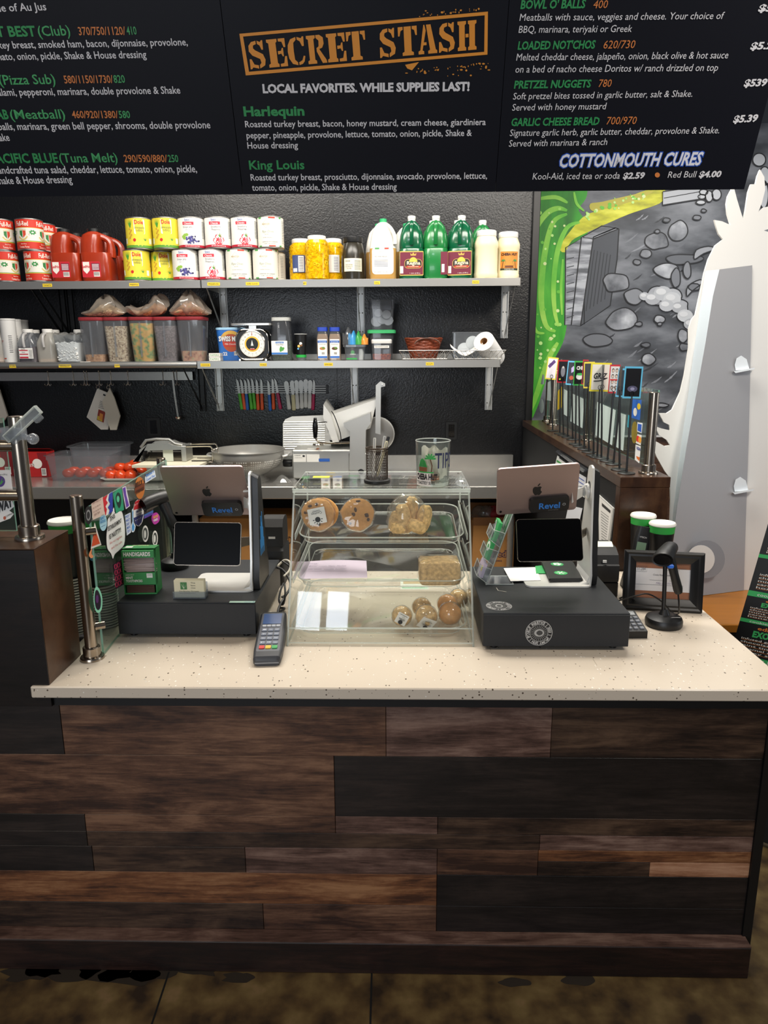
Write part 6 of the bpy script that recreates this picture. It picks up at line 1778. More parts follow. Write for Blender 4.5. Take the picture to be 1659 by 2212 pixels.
# left guard on the half wall
pz = W(65, 1163, Z=HW)
t = thing('glass_guard', 'glass guard on the left half wall with a single steel post and clear sign clip', 'glass guard')
post(t, pz.x, pz.y, HW, W(38, 899, Y=pz.y).z - HW, .0185)
p2_ = Pane((pz.x - 1.2, pz.y + .02), (W(36, 1140, Y=pz.y + .02).x, pz.y + .02), HW + .015, W(8, 903, Y=pz.y + .02).z, 1)
if p2_.n.y > 0: p2_.n = -p2_.n
p2_.glass(t)
for y_ in (963, 1070):
    z = W(30, y_, Y=pz.y).z
    MB('nickel').tube([(pz.x, pz.y, z), (pz.x - .12, pz.y - .001, z)], .0145, 14).obj('glass_clip', t)
def sticker2(parts):
    b = MB(); e = .001
    for c, pts in parts:
        if callable(pts): b.use(c); pts(b)
        else: b.use(c).poly(pts, p2_.f(e)); e += .0003
    b.obj('sticker', t)
sticker2([('#d8d4d2', [(-20, 1016), (22, 1015), (28, 1062), (-20, 1062)]), ('#4a2a7a', E_(0, 1040, 11, 12)), ('#3f8a45', [(-2, 1048), (6, 1030), (4, 1040), (9, 1038), (3, 1046)]), ('#8a8a8a', lambda b: p2_.txt(b, 'quality', -2, 1027, 4, 16, 1026))])
sticker2([('#e6e3de', [(-20, 1090), (10, 1075), (22, 1072), (31, 1094), (20, 1103), (30, 1110), (22, 1120), (-20, 1136)]), ('#1d1d1f', lambda b: p2_.txt(b, 'WAY', -6, 1108, 19, 28, 1092, .0022, .05)), ('#b85a3a', E_(10, 1119, 3, 4)), ('#4a4a4a', lambda b: p2_.txt(b, 'COMPANY', 12, 1118, 4, 29, 1110))])
sticker2([('#2c2c2a', E_(-2, 932, 9, 12)), ('#a83228', [(-6, 926), (4, 928), (5, 934), (-6, 936)])])
# clear clip sign holder
c_ = W(58, 925, Y=pz.y - .035)
t = thing('sign_clip', 'clear plastic sign clip fastened to the left steel post', 'sign clip', c_)
b = MB('poly_clear').at(roty(-math.radians(40)))
b.box(-.055, .055, -.008, .004, .004, .022, .002); b.use('acrylic_edge').box(-.055, .055, -.008, .004, .022, .0245).box(-.055, .055, -.008, .004, .0015, .004).box(-.057, -.054, -.008, .004, .002, .024).box(.054, .057, -.008, .004, .002, .024); b.use('poly_clear')
b.box(-.05, -.03, -.012, .004, -.01, .004, .002).box(.03, .05, -.012, .004, -.01, .004, .002)
b.obj('card_clip', t)
MB('poly_cloudy').ball((.012, .0, -.026), .014).obj('ball_joint', t)
pc = V((pz.x, pz.y, 0)) - V((c_.x, c_.y, 0))
MB('poly_cloudy').box(pc.x - .03, pc.x + .034, pc.y - .028, pc.y - .019, -.03, .0).box(pc.x - .032, pc.x - .0215, pc.y - .02, pc.y + .012, -.03, 0).tube([(.012, 0, -.026), (pc.x + .02, pc.y - .022, -.018)], .006, 8).obj('jaw', t)

# ------------------------------------------------------------------ lidded black cups on stacks of cup lids
lid0 = None
def cupstack(x, y, zs_, zt_, lbl):
    global lid0
    n = int((zs_ - ZC) / .0084)
    for i in range(n):
        loc = (x, y, ZC + .0004 + i * .0084)
        lab = 'black cup lid with pale edge in the tall stack ' + lbl
        if lid0 is None:
            lid0 = thing('cup_lid', lab, 'cup lid', loc, group='cup lids in stacks')
            MB('black').lathe([(.040, 0), (.0425, .002), (.0425, .0079)], 24).obj('lid_body', lid0)
            MB('#c4c1ba:.4').lathe([(.0425, .0032), (.0455, .0034), (.0455, .0078), (.0425, .008)], 24, cap=(0, 0)).obj('pale_edge', lid0)
        else: dup(lid0, loc, lab)
    z = ZC + .0006 + n * .0084
    h = zt_ - z
    t = thing('paper_cup', 'black cup with white lid and green ring ' + lbl, 'cup', (x, y, z), group='lidded cups')
    MB('black').lathe([(.034, 0), (.034, .002), (.0422, h - .035)], 24, cap=(1, 0)).obj('cup_wall', t)
    MB('#2c9a3f:.5').lathe([(.0424, h - .036), (.0438, h - .011)], 24, cap=(0, 0)).obj('green_ring', t)
    MB('#dcd8d0:.45').lathe([(.0445, h - .011), (.046, h - .009), (.046, h - .005), (.043, h), (.04, h - .003), (.01, h - .003)], 24).obj('lid', t)
    MB('#4f93b8:.5').poly(disc(.011, 12, 0, h * .42, .009), cyl(.0402)).obj('print', t)
q = W(150, 1240, Y=2.02)
cupstack(q.x, 2.02, W(150, 1246, Y=2.0).z, W(150, 1122, Y=2.02).z, 'left of the front glass post')
cupstack(W(199, 1200, Y=2.03).x, 2.075, W(150, 1262, Y=2.05).z, W(150, 1112, Y=2.07).z, 'behind the sticker glass')

# ------------------------------------------------------------------ cash drawers
def drawer(x0, x1, y0, z1, lb, dy=.43):
    t = thing('cash_drawer', lb, 'cash drawer', ((x0 + x1) / 2, y0, ZC))
    w = x1 - x0; h = z1 - ZC
    MB('drawer_black').box(-w / 2, w / 2, .004, dy, .012, h, .002).obj('case', t)
    b = MB('drawer_black').box(-w / 2 + .001, w / 2 - .001, 0, .0035, .013, h - .004, .001); b.obj('drawer_front', t)
    for sx_ in (-1, 1):
        for y in (.03, dy - .03): MB('black').cylz(.011, .0003, .0125, sx_ * (w / 2 - .035), y, 12).obj('foot', t)
    return t, w, h
dl, wl_, hl_ = drawer(-.828, -.42, 1.969, .971, 'black cash drawer under the left register', .44)
dr, wr_, hr_ = drawer(.234, .641, 1.888, .971, 'black cash drawer under the right register with round stickers', .44)
ZDR = .9712
a, c = W(498, 1297, Z=ZDR), W(550, 1302, Z=ZDR)
b = MB('#a9c8b8:.4').rect(a.x, c.y - .001, c.x, c.y + .014, lambda x, y: V((x, y, ZDR + .0003)) - dl.location, 2); b.use('#2a62a0').text('clover $', lambda x, y: V((x, y, ZDR + .0006)) - dl.location, c.x - .002, c.y + .002, .007, .03, 'R').obj('sticker', dl)
def round_sticker(par, fn, r, txt):
    b = MB('#1b1b1d').poly(disc(r, 32), fn(.0003)); b.use('#b9b9b7').ribbon(disc(r * .97, 32), r * .04, fn(.0006), True).ribbon(disc(r * .66, 28), r * .03, fn(.0006), True)
    n = len(txt)
    for i, ch in enumerate(txt):
        if ch == ' ': continue
        a_ = PI / 2 + .45 - 2 * PI * i / n
        ca, sa = math.cos(a_ - PI / 2), math.sin(a_ - PI / 2)
        cx, cy = r * .72 * math.cos(a_), r * .72 * math.sin(a_)
        g_ = fn(.0006)
        b.use('#c4c4c2').text(ch, (lambda cx, cy, ca, sa: lambda x, y: g_(cx + x * ca - y * sa, cy + x * sa + y * ca))(cx, cy, ca, sa), 0, 0, r * .2, None, 'C', .03)
    b.use('#8f8f8d')
    for k in range(24):
        a_ = 2 * PI * k / 24
        b.ribbon([(r * .34 * math.cos(a_), r * .34 * math.sin(a_)), (r * .6 * math.cos(a_), r * .6 * math.sin(a_))], r * .03, fn(.0006))
    b.use('#a5a5a3').poly(disc(r * .3, 16, 0, -.02 * r, r * .36), fn(.0007)); b.use('#3a3a3a').poly(smooth([(-r * .2, 0), (0, r * .2), (r * .2, 0), (r * .1, -r * .25), (-r * .1, -r * .25)], 2, True), fn(.0009))
    b.obj('sticker', par)
TXT = 'SMOKEOUT INJUSTICE | 2023 | JANUARY 20TH | '
sfx = W(1164, 1367, Y=1.8878) - dr.location
round_sticker(dr, lambda e: (lambda x, y: V((sfx.x - y, sfx.y - e, sfx.z + x))), .038, TXT)
st = W(1078, 1309, Z=ZDR) - dr.location
round_sticker(dr, lambda e: (lambda x, y: V((st.x + x, st.y + y, st.z + e))), .037, TXT)
b = MB('#cfc8bc').ribbon([tuple((W(x, y, Z=ZDR) - dr.location)[:2]) for x, y in ((1072, 1270), (1076, 1276), (1094, 1279))], .002, lambda x, y: V((x, y, hr_ + .0012)))
b.obj('scuff', dr)

# ------------------------------------------------------------------ register stands with tablets
APPLE = [(0, .30), (.12, .34), (.24, .33), (.33, .24), (.27, .14), (.26, .0), (.30, -.12), (.37, -.2), (.30, -.36), (.18, -.5), (.08, -.5), (0, -.46), (-.08, -.5), (-.2, -.48), (-.34, -.26), (-.39, -.02), (-.36, .2), (-.25, .32), (-.12, .33)]
LEAF = [(.0, .36), (.02, .5), (.12, .62), (.2, .66), (.19, .54), (.11, .41)]
def tablet(par, cs, Y0, name, back, ks=(-30, 31)):
    """cs: outline corners TL TR BR BL as seen, Y0 distance of the lower edge; the tilt is found so the corners square up"""
    best = None
    for k in range(*ks):
        Yt = Y0 + k * .006
        q = [W(*cs[0], Y=Yt), W(*cs[1], Y=Yt), W(*cs[2], Y=Y0), W(*cs[3], Y=Y0)]
        u = (q[1] - q[0] + q[2] - q[3]) / 2; v = (q[0] - q[3] + q[1] - q[2]) / 2
        e = abs(u.dot(v)) / u.length / v.length + abs((q[1] - q[0]).length - (q[2] - q[3]).length) / u.length
        if best is None or e < best[0]: best = (e, q, u, v)
    e, q, u, v = best
    c = (q[0] + q[1] + q[2] + q[3]) / 4
    w, h = u.length, v.length
    u = u.normalized(); v = (v - u * v.dot(u)).normalized(); n = u.cross(v)
    if n.y > 0: n = -n
    base = par.location
    F = lambda e_: (lambda x, y: c - base + u * x + v * y + n * e_)
    b = MB('ipad_back' if back else 'nickel')
    out = rrect(w, h, .011, 5)
    b.loft([[F(-.007)(*p) for p in out], [F(-.001)(*p) for p in out], [F(0)(x * .994, y * .99) for x, y in out]])
    if back:
        b.use('black')
        k = .036
        ax = -.0 if back == 1 else .0
        b.poly([(x * k, y * k) for x, y in smooth([(x, y) for x, y in APPLE], 2, True)], F(.0004)); b.poly([(x * k, y * k) for x, y in smooth(LEAF, 2, True)], F(.0004))
        b.use('black_gloss').poly(disc(.004, 12, -w / 2 + .012, -h / 2 + .012), F(.0005))
    else:
        b.use('screen_black').poly(rrect(w * .985, h * .975, .009, 5), F(.0005))
    o = b.obj(name, par)
    return F, w, h, o
def pos(base_px, x1_px, ztop_px, up_c, lo_c, Yup, Ylo, lb, back_px, puck):
    pb = W(base_px[0], base_px[1], Z=ZDR + .003); x1 = W(x1_px, base_px[1], Z=ZDR).x
    t = thing('register_stand', lb, 'register', (x1 - .1, pb.y, ZDR + .0003))
    w = .2
    O = t.location
    MB('alu_paint').loft([[(x, y + .09, z) for x, y in rrect(w, .18, .02, 5)] for z in (.0, .005)]).obj('base_plate', t)
    zt = W(ztop_px[0], ztop_px[1], Y=pb.y + .06).z - O.z
    x = w / 2
    # the upright: rounded fin, silver inside, black cover outside
    fin = [(.012, .0), (.17, .0), (.15, zt * .3), (.11, zt * .8), (.10, zt - .018), (.085, zt - .003), (.068, zt), (.052, zt - .006), (.045, zt - .02), (.035, zt * .6), (.02, zt * .25)]
    fin = smooth(fin, 2, True)
    MB('alu_paint').loft([[(x + dx, y, max(0, z)) for y, z in fin] for dx in (-.006, .0)]).loft([[(x - .03, .02, .0), (x - .03, .16, .0), (x - .03, .16, .005), (x - .03, .02, .005)], [(x - .008, .02, .004), (x - .008, .16, .004), (x - .012, .16, .012), (x - .012, .02, .012)], [(x - .001, .02, .03), (x - .001, .16, .03), (x - .006, .16, .03), (x - .006, .02, .03)]]).obj('upright', t)
    cov = [(y * 1.02 + .012, max(.002, z * .985)) for y, z in fin]
    b = MB('black').loft([[(x + .0005, y, z) for y, z in cov], [(x + .02, .03 + (y - .03) * .95, max(.002, z * .97)) for y, z in cov]])
    b.use('#2f86c8')
    for k, hgt in enumerate((.05, .09, .12, .1, .13, .08, .045)):
        yy = .055 + k * .009
        b.box(x + .0195, x + .021, yy, yy + .0055, .10 + (.02 if k % 2 else 0), .10 + hgt)
    b.obj('back_cover', t)
    F, w1, h1, o1 = tablet(t, up_c, Yup, 'operator_tablet', 1)
    # card reader bar on the back of the tablet
    px0, px1, cy, hh = puck
    b = MB('black'); out = rrect((px1 - px0) * w1, hh * h1, .012, 5); cx = ((px0 + px1) / 2 - .5) * w1; cyy = (cy - .5) * h1
    b.loft([[F(.0006)(cx + a_, cyy + c_) for a_, c_ in out], [F(.012)(cx + a_ * .98, cyy + c_ * .96) for a_, c_ in out]])
    b.use('#2f78c8').text('Revel', F(.0126), cx + .0, cyy - .012, .022, .062, 'C', .02); b.use('#8a8a8a').poly(disc(.005, 14, cx + out[0][0] * .72, cyy), F(.0126)); b.use('black').poly(disc(.0028, 10, cx + out[0][0] * .72, cyy), F(.0128)); b.use('#6a6a6a').text('SYSTEMS', F(.0126), cx + .012, cyy - .02, .004, .03, 'C')
    b.obj('card_reader', o1)
    hp = F(.004)(w1 * .47, -h1 * .2)
    HY = .085
    zz = max(.06, min(zt - .05, hp.z))
    MB('alu_paint').at(T(x - .007, HY, zz) @ roty(-PI / 2)).lathe([(.024, 0), (.024, .006), (.018, .011), (.007, .012)], 24).obj('hinge', t)
    MB('alu_paint').loft([[(hp.x - .01, hp.y - .003, hp.z - .018), (hp.x - .01, hp.y - .003, hp.z + .018), (hp.x - .01, hp.y + .003, hp.z + .018), (hp.x - .01, hp.y + .003, hp.z - .018)], [(x - .02, HY - .004, zz - .014), (x - .02, HY - .004, zz + .014), (x - .02, HY + .004, zz + .014), (x - .02, HY + .004, zz - .014)], [(x - .01, HY - .004, zz - .012), (x - .01, HY - .004, zz + .012), (x - .01, HY + .004, zz + .012), (x - .01, HY + .004, zz - .012)]]).obj('hinge_arm', t)
    MB('black').at(T(x - .0068, .075, zt * .83) @ roty(-PI / 2)).lathe([(.013, 0), (.013, .0006)], 18).obj('cable_hole', t)
    MB('#d6d6d4:.4').tube(smooth([(x - .004, .075, zt * .83), (x - .025, .065, zt * .83), tuple(F(-.003)(w1 * .49, h1 * .02))], 3), .0028, 6).obj('charging_cable', t)
    F2, w2, h2, o2 = tablet(t, lo_c, Ylo, 'customer_tablet', 0, (-3, 9))
    bt = F2(-.004)(0, -h2 / 2)
    ct = F2(-.0075)(w2 * .36, 0)
    qd = lambda p, a_: [(p[0], p[1] - .003, p[2] - a_), (p[0], p[1] + .003, p[2] - a_), (p[0], p[1] + .003, p[2] + a_), (p[0], p[1] - .003, p[2] + a_)]
    MB('nickel').loft([qd((ct.x, ct.y + .004, ct.z), .016), qd((ct.x + .015, ct.y + .02, ct.z), .016), qd((x - .008, .07, ct.z), .012)]).obj('tablet_arm', t)
    return t
pos((500, 1278), 546, (536, 1019), [(345, 1010), (522, 1007), (547, 1113), (373, 1113)], [(377, 1126), (521, 1130), (520, 1222), (374, 1222)], 2.2, 2.06, 'left register stand with two tablets, blue bars logo on its black side', None, (.40, .90, .18, .30))
pos((1200, 1268), 1277, (1270, 1006), [(1076, 1013), (1252, 1002), (1246, 1100), (1071, 1114)], [(1114, 1122), (1255, 1119), (1261, 1212), (1119, 1213)], 2.12, 2.04, 'right register stand with two tablets, silver inner side in view', None, (.40, .90, .20, .31))

# ------------------------------------------------------------------ things on the left drawer
a = W(268, 1287, Z=ZDR); c = W(341, 1281, Z=ZDR)
hb_ = W(300, 1190, Y=(a.y + c.y) / 2).z - ZDR
wb_ = (c - a).length
t = thing('toothpick_box', 'green box of wrapped mint toothpicks standing on the left cash drawer', 'box', ((a.x + c.x) / 2, (a.y + c.y) / 2, ZDR + .0004), .06)
d_ = .06
GRN = P('box_green', '#2f8a45', .5)
b = MB('box_green').box(-wb_ / 2, wb_ / 2, d_ * .3, d_, 0, hb_, .001).box(-wb_ / 2, wb_ / 2, 0, d_ * .3, .03, hb_ * .5).box(-wb_ / 2, -wb_ / 2 + .002, 0, d_ * .3, 0, hb_).box(wb_ / 2 - .002, wb_ / 2, 0, d_ * .3, 0, hb_).box(-wb_ / 2, wb_ / 2, 0, d_ * .3, hb_ * .84, hb_).box(-wb_ / 2, wb_ / 2, 0, d_ * .3, 0, .004)
b.loft([[(-wb_ / 2, d_, hb_), (wb_ / 2, d_, hb_), (wb_ / 2, .01, hb_ + .004), (-wb_ / 2, .01, hb_ + .004)], [(-wb_ / 2, d_, hb_ + .001), (wb_ / 2, d_, hb_ + .001), (wb_ / 2, .01, hb_ + .005), (-wb_ / 2, .01, hb_ + .005)]])
b.obj('carton', t)
b = MB('#e8e6de'); g = front(-.0006)
b.text('HANDIGARDS', g, -wb_ * .44, hb_ * .88, hb_ * .09, wb_ * .82, bold=.04); b.text('MINT', g, -wb_ * .42, hb_ * .36, hb_ * .055, wb_ * .22, bold=.03); b.text('TOOTHPICKS', g, -wb_ * .42, hb_ * .285, hb_ * .055, wb_ * .5, bold=.03); b.text('#305214017', g, -wb_ * .42, hb_ * .44, hb_ * .025, wb_ * .26); b.rect(wb_ * .22, hb_ * .38, wb_ * .4, hb_ * .48, g); b.use('#2f6a3a').text('1000', front(-.001), wb_ * .31, hb_ * .435, hb_ * .025, wb_ * .13, 'C')
b.use('#d8e0a0').text('MINT TOOTHPICKS', lambda x, y: V((x, .012 + y, hb_ + .0062)), 0, .02, .012, wb_ * .5, 'C'); b.use('#e8e6de').rect(-wb_ * .42, .014, -wb_ * .2, .03, lambda x, y: V((x, y, hb_ + .006)))
b.obj('printing', t)
b = MB('#b9a7a0:.5'); Rp = random.Random(2)
for k in range(46):
    z = hb_ * .51 + k / 46 * hb_ * .31; a_ = Rp.uniform(-.12, .12); x = Rp.uniform(-.006, .006)
    L2 = wb_ * .46
    b.loft([[(x - L2, .004 + Rp.uniform(0, .01), z - a_ * L2 * .15), (x - L2, .016, z - a_ * L2 * .15), (x - L2, .01, z - a_ * L2 * .15 + .0022)], [(x + L2, .004 + Rp.uniform(0, .01), z + a_ * L2 * .15), (x + L2, .016, z + a_ * L2 * .15), (x + L2, .01, z + a_ * L2 * .15 + .0022)]])
b.use('#5a3a2a')
for k in range(8): b.box(-wb_ * .42, wb_ * .42, .003, .016, .0045 + k * .003, .0065 + k * .003)
o = b.obj('wrapped_toothpicks', t); o['kind'] = 'stuff'
a = W(374, 1294, Z=ZDR); c = W(444, 1294, Z=ZDR)
t = thing('business_card_holder', 'clear holder with cream business cards in front on the left drawer', 'card holder', ((a.x + c.x) / 2, a.y + .012, ZDR + .0004))
w = c.x - a.x
hc = W(408, 1251, Y=a.y + .02).z - ZDR
b = MB('poly_clear').box(-w / 2, w / 2, -.012, -.01, 0, .022).box(-w / 2, w / 2, -.012, .02, 0, .003).box(-w / 2, w / 2, .018, .02, 0, hc * .8).box(-w / 2, -w / 2 + .002, -.012, .02, 0, .02).box(w / 2 - .002, w / 2, -.012, .02, 0, .02); b.obj('holder', t)
o = thing('business_cards', 'stack of cream business cards with green leaf logo in the clear holder', 'cards', t.location + V((0, 0, .0034)))
MB('#d8d2b4').box(-w * .46, w * .46, -.008, .014, 0, hc - .003).obj('cards', o)
g = front(-.0086); b = MB('#3f7a45').rect(-w * .26, hc * .45, -w * .06, hc * .85, g); b.use('#cfe0c0')
for k in range(4): b.poly([(-w * .16, hc * .47), (-w * .16 + .011 * math.cos(.5 + k * .6), hc * .62 + .012 * math.sin(.5 + k * .6)), (-w * .15, hc * .52)], front(-.009))
b.use('#5a5a50')
for k, s_ in enumerate(('The', 'Business', 'Class')): b.text(s_, g, w * .06, hc * (.78 - .14 * k), .0045, w * .14)
b.text('Ken Bossing, Mortgage', g, 0, hc * .32, .004, w * .6, 'C'); b.rect(-w * .3, hc * .24, w * .2, hc * .26, g)
b.obj('printing', o)

# ------------------------------------------------------------------ barcode scanners on stands
def scanner(bx, by, Zb, rb, neck, head, aim, grip, lb, zt=None):
    c = W(bx, by, Z=Zb)
    t = thing('barcode_scanner', lb, 'scanner', (c.x, c.y, Zb + .0004))
    O = t.location
    b = MB('black').lathe([(rb * .96, 0), (rb, .006), (rb, .018), (rb * .94, .026), (rb * .7, .032), (rb * .3, .035), (rb * .22, .045), (.009, .052)], 32); b.obj('base', t)
    b = MB('#8a8a8a').rect(-.012, -rb * .5, .018, -rb * .5 + .006, lambda x, y: V((x + rb * .4, y, .0335))); b.obj('base_logo', t)
    nk = [V(p) - O for p in neck]
    MB('black').tube(smooth([tuple(p) for p in nk], 4), .0062, 10).obj('neck', t)
    h = V(head) - O; d = V(aim).normalized(); gdir = (V(grip) - V(head)); L2 = gdir.length; gdir.normalize()
    sd = d.cross(gdir).normalized(); up_ = sd.cross(d).normalized()
    if up_.z < 0: up_ = -up_
    b = MB('black')
    R8 = lambda k, w_, hh_, ofs=0: [h + d * k + sd * w_ * math.cos(a_) + up_ * (hh_ * math.sin(a_) + ofs) for a_ in [2 * PI * q / 16 for q in range(16)]]
    b.loft([R8(.05, .028, .018, -.004), R8(.052, .032, .022, -.003), R8(.035, .031, .023), R8(.0, .026, .022), R8(-.035, .023, .021, -.002), R8(-.055, .016, .015, -.006)])
    b.obj('head', t)
    MB('black_gloss').poly([(math.cos(a_) * .026, math.sin(a_) * .016) for a_ in [2 * PI * q / 16 for q in range(16)]], lambda x, y: h + d * .0526 + sd * x + up_ * (y - .003)).obj('window', t)
    R2 = lambda k, r1, r2: [h - d * .012 + gdir * k + sd * r1 * math.cos(a_) + d * r2 * math.sin(a_) for a_ in [2 * PI * q / 12 for q in range(12)]]
    MB('black').loft([R2(.005, .013, .02), R2(.03, .0135, .018), R2(L2 * .6, .0125, .015), R2(L2 * .92, .0135, .018), R2(L2, .011, .014)]).obj('handle', t)
    return t, h, d, sd, up_, gdir, L2
c1_ = W(378, 1226, Z=ZDR)
yN = c1_.y
scanner(378, 1226, ZDR, .046, [W(377, 1212, Y=yN), W(376, 1180, Y=yN), W(373, 1150, Y=yN - .005), W(364, 1128, Y=yN - .01)], W(341, 1078, Y=yN - .01), (-.75, -.55, -.25), W(367, 1140, Y=yN - .01), 'black barcode scanner on a stand beside the left register')
c2_ = W(1433, 1350, Z=ZC); yN = c2_.y
S_ = scanner(1433, 1350, ZC, .055, [W(1432, 1338, Y=yN), W(1434, 1300, Y=yN), W(1436, 1250, Y=yN), W(1437, 1205, Y=yN)], W(1441, 1192, Y=yN + .01), (-.55, -.8, -.2), W(1464, 1284, Y=yN + .02), 'black barcode scanner on a stand at the right end of the counter')
t = S_[0]; O = t.location
MB('#2f6fd8:.3').box(-.009, .009, -.012, .004, -.006, .006, .003).at().obj('blue_trigger', t).location = W(1447, 1222, Y=yN - .012) - O
pts = [W(1465, 1284, Y=yN + .02) - O, W(1467, 1310, Y=yN + .03) - O, W(1465, 1326, Y=yN + .05) - O, W(1450, 1322, Y=yN + .07) - O, W(1430, 1300, Y=yN + .07) - O, W(1400, 1283, Y=yN + .06) - O, W(1370, 1288, Y=yN + .07) - O, W(1335, 1298, Y=yN + .1) - O]
MB('black').tube(smooth([tuple(p) for p in pts], 4), .0026, 6).obj('cord', t)

# ------------------------------------------------------------------ card terminal, adapter and cords by the left drawer
q4 = [W(550, 1438, Z=ZC), W(603, 1440, Z=ZC), W(618, 1372, Z=ZC), W(566, 1370, Z=ZC)]
cN = (q4[0] + q4[1]) / 2; cF = (q4[2] + q4[3]) / 2
dirv = (cF - cN); L2 = dirv.length + .035; ang = math.atan2(dirv.y, dirv.x) - PI / 2
t = thing('card_terminal', 'grey card payment terminal with keypad lying in front of the pastry case', 'card terminal', (cN.x, cN.y, ZC + .0004), ang)
w = .08
sec = lambda y, w_, h_, z0=0: [(x, y, z0 + z) for x, z in [(a_, c_ + h_ / 2) for a_, c_ in rrect(w_, h_, .009, 4)]]
MB('#3a3b3f:.45').loft([sec(0, w * .8, .018), sec(.006, w * .92, .026), sec(.05, w, .03), sec(L2 * .6, w, .045), sec(L2 * .92, w * .97, .062), sec(L2, w * .9, .058)]).obj('body', t)
sl = lambda y: .031 + (y - .05) / (L2 * .92 - .05) * .0325
fp = lambda x, y: V((x, y, sl(y)))
b = MB('#54565c:.4').poly(rr_at(0, L2 * .52, w * .8, L2 * .78, .006), lambda x, y: fp(x, y) + V((0, 0, .0004))); b.obj('face_plate', t)
b = MB('#3f5a8c:.2').poly(rr_at(0, L2 * .78, w * .66, L2 * .22, .002), lambda x, y: fp(x, y) + V((0, 0, .0012))); b.obj('screen', t)
for r_ in range(6):
    for k in range(4 if r_ == 0 else 3):
        n4 = 4 if r_ == 0 else 3
        cx = (k - (n4 - 1) / 2) * w * (.66 / n4); cy = L2 * (.625 - r_ * .085)
        cl = '#b9bcc2:.4' if r_ == 0 else ('#c8342c:.35', '#d8b02c:.35', '#2f9a4a:.35')[k] if r_ == 5 else '#6f7684:.4'
        kw, kh = w * (.56 / n4), L2 * (.032 if r_ == 0 else .055)
        kk = [fp(cx + x, cy + y) for x, y in rrect(kw, kh, .002, 2)]
        b = MB(cl).loft([kk, [p + V((0, 0, .003)) for p in kk]])
        if 1 <= r_ <= 4: b.use('#dfe3ea').text(('1', '2abc', '3def', '4ghi', '5jkl', '6mno', '7pqrs', '8tuv', '9wxyz', 'F', '0', '.')[(r_ - 1) * 3 + k], lambda x, y, cx=cx, cy=cy: fp(cx + x, cy + y) + V((0, 0, .0034)), 0, -.002, .0045, kw * .6, 'C')
        b.obj('key', t)
MB('#8a8d92:.3').box(-w * .4, w * .4, -.0012, .0, .0075, .0105).obj('card_slot', t)
ad = W(582, 1341, Z=ZC)
t = thing('power_adapter', 'small white cable adapter lying beside the left cash drawer', 'adapter', (ad.x, ad.y, ZC + .0004), -.42)
MB('#d9d6cf:.4').box(-.013, .013, -.035, .035, 0, .016, .004).obj('housing', t)
MB('black').tube(smooth([(0, .035, .008), (.005, .06, .012), (-.002, .09, .01), (-.03, .1, .004)], 3), .004, 6).obj('lead', t)
MB('#cfc9bd:.5').tube(smooth([(0, -.035, .006), (.01, -.05, .003), (.05, -.05, .002), (.1, -.02, .002)], 3), .002, 6).obj('thin_lead', t)
xc = -.36
# receipt printer behind the left register
yp_ = 2.47
p, w, h = fit(577, 1182, 614, 1235, yp_, ZC + .0004)
t = thing('receipt_printer', 'black receipt printer behind the left register', 'printer', (W(590, 1200, Y=yp_).x, yp_ + .05, ZC + .0004))
hz = W(595, 1180, Y=yp_).z - ZC; hz2 = W(595, 1120, Y=yp_).z - ZC
MB('black_matte').loft([sq(.08, .14, .01, 0), sq(.085, .14, .012, hz * .9), sq(.07, .12, .012, hz)]).obj('base', t)
b = MB('black_matte').prism([(x, z) for x, z in [(-.06, hz + .0005), (.05, hz + .0005), (.055, hz + .03), (.05, hz2 - .02), (.03, hz2 - .004), (0, hz2), (-.04, hz2 - .004), (-.06, hz2 - .03)]], -.035, .039, 'x'); b.obj('paper_cover', t)
MB('#c9c9c6').box(-.012, .012, -.062, -.0605, hz + .03, hz + .038).obj('badge', t)
cb = lambda pts, c, r: MB(c).tube(smooth([tuple(W(x + 9, y, Y=Y_) - t.location) for x, y, Y_ in pts], 4), r, 7).obj('power_cord', t)
cb([(572, 1235, 2.34), (588, 1225, 2.36), (605, 1210, 2.38), (618, 1215, 2.36), (616, 1232, 2.33), (604, 1245, 2.3)], '#c9c2b2', .0035)
cb([(582, 1224, 2.35), (600, 1230, 2.34), (614, 1248, 2.3), (618, 1268, 2.26), (606, 1290, 2.2), (594, 1312, 2.16), (590, 1333, 2.125)], 'black', .004)
cb([(600, 1212, 2.37), (618, 1226, 2.35), (621, 1255, 2.3), (612, 1280, 2.25), (600, 1290, 2.22)], 'black', .0032)
cb([(604, 1260, 2.27), (597, 1275, 2.24), (594, 1298, 2.2), (602, 1306, 2.18), (607, 1285, 2.2), (606, 1262, 2.24)], 'black', .0035)
# ------------------------------------------------------------------ pastry case
CX0, CX1, CY0, CYT, CY1, CZT = -.321, .211, 1.914, 2.14, 2.45, 1.264
t = thing('pastry_case', 'clear acrylic pastry case with sloped front, three trays and a thick lid', 'display case')
side = [(CY0, ZC + .0006), (CY1, ZC + .0006), (CY1, CZT), (CYT, CZT)]
def edgeframe(b, pts, r):
    for i in range(len(pts)): b.tube([pts[i], pts[(i + 1) % len(pts)]], r, 4)
for x in (CX0, CX1):
    b = MB('acrylic').add([(x, y, z) for y, z in side], [(0, 1, 2, 3)])
    b.use('acrylic_edge'); edgeframe(b, [(x, y, z) for y, z in side], .0028)
    b.obj('side_panel', t)
fs = lambda x, k: V((x, CY0 + (CYT - CY0) * k, ZC + .0006 + (CZT - ZC) * k))
b = MB('acrylic').add([fs(CX0, .02), fs(CX1, .02), fs(CX1, .985), fs(CX0, .985)], [(0, 1, 2, 3)])
b.use('acrylic_edge')
for k in (.02, .11, .985): b.tube([fs(CX0, k), fs(CX1, k)], .0022, 4)
b.obj('front_panel', t)
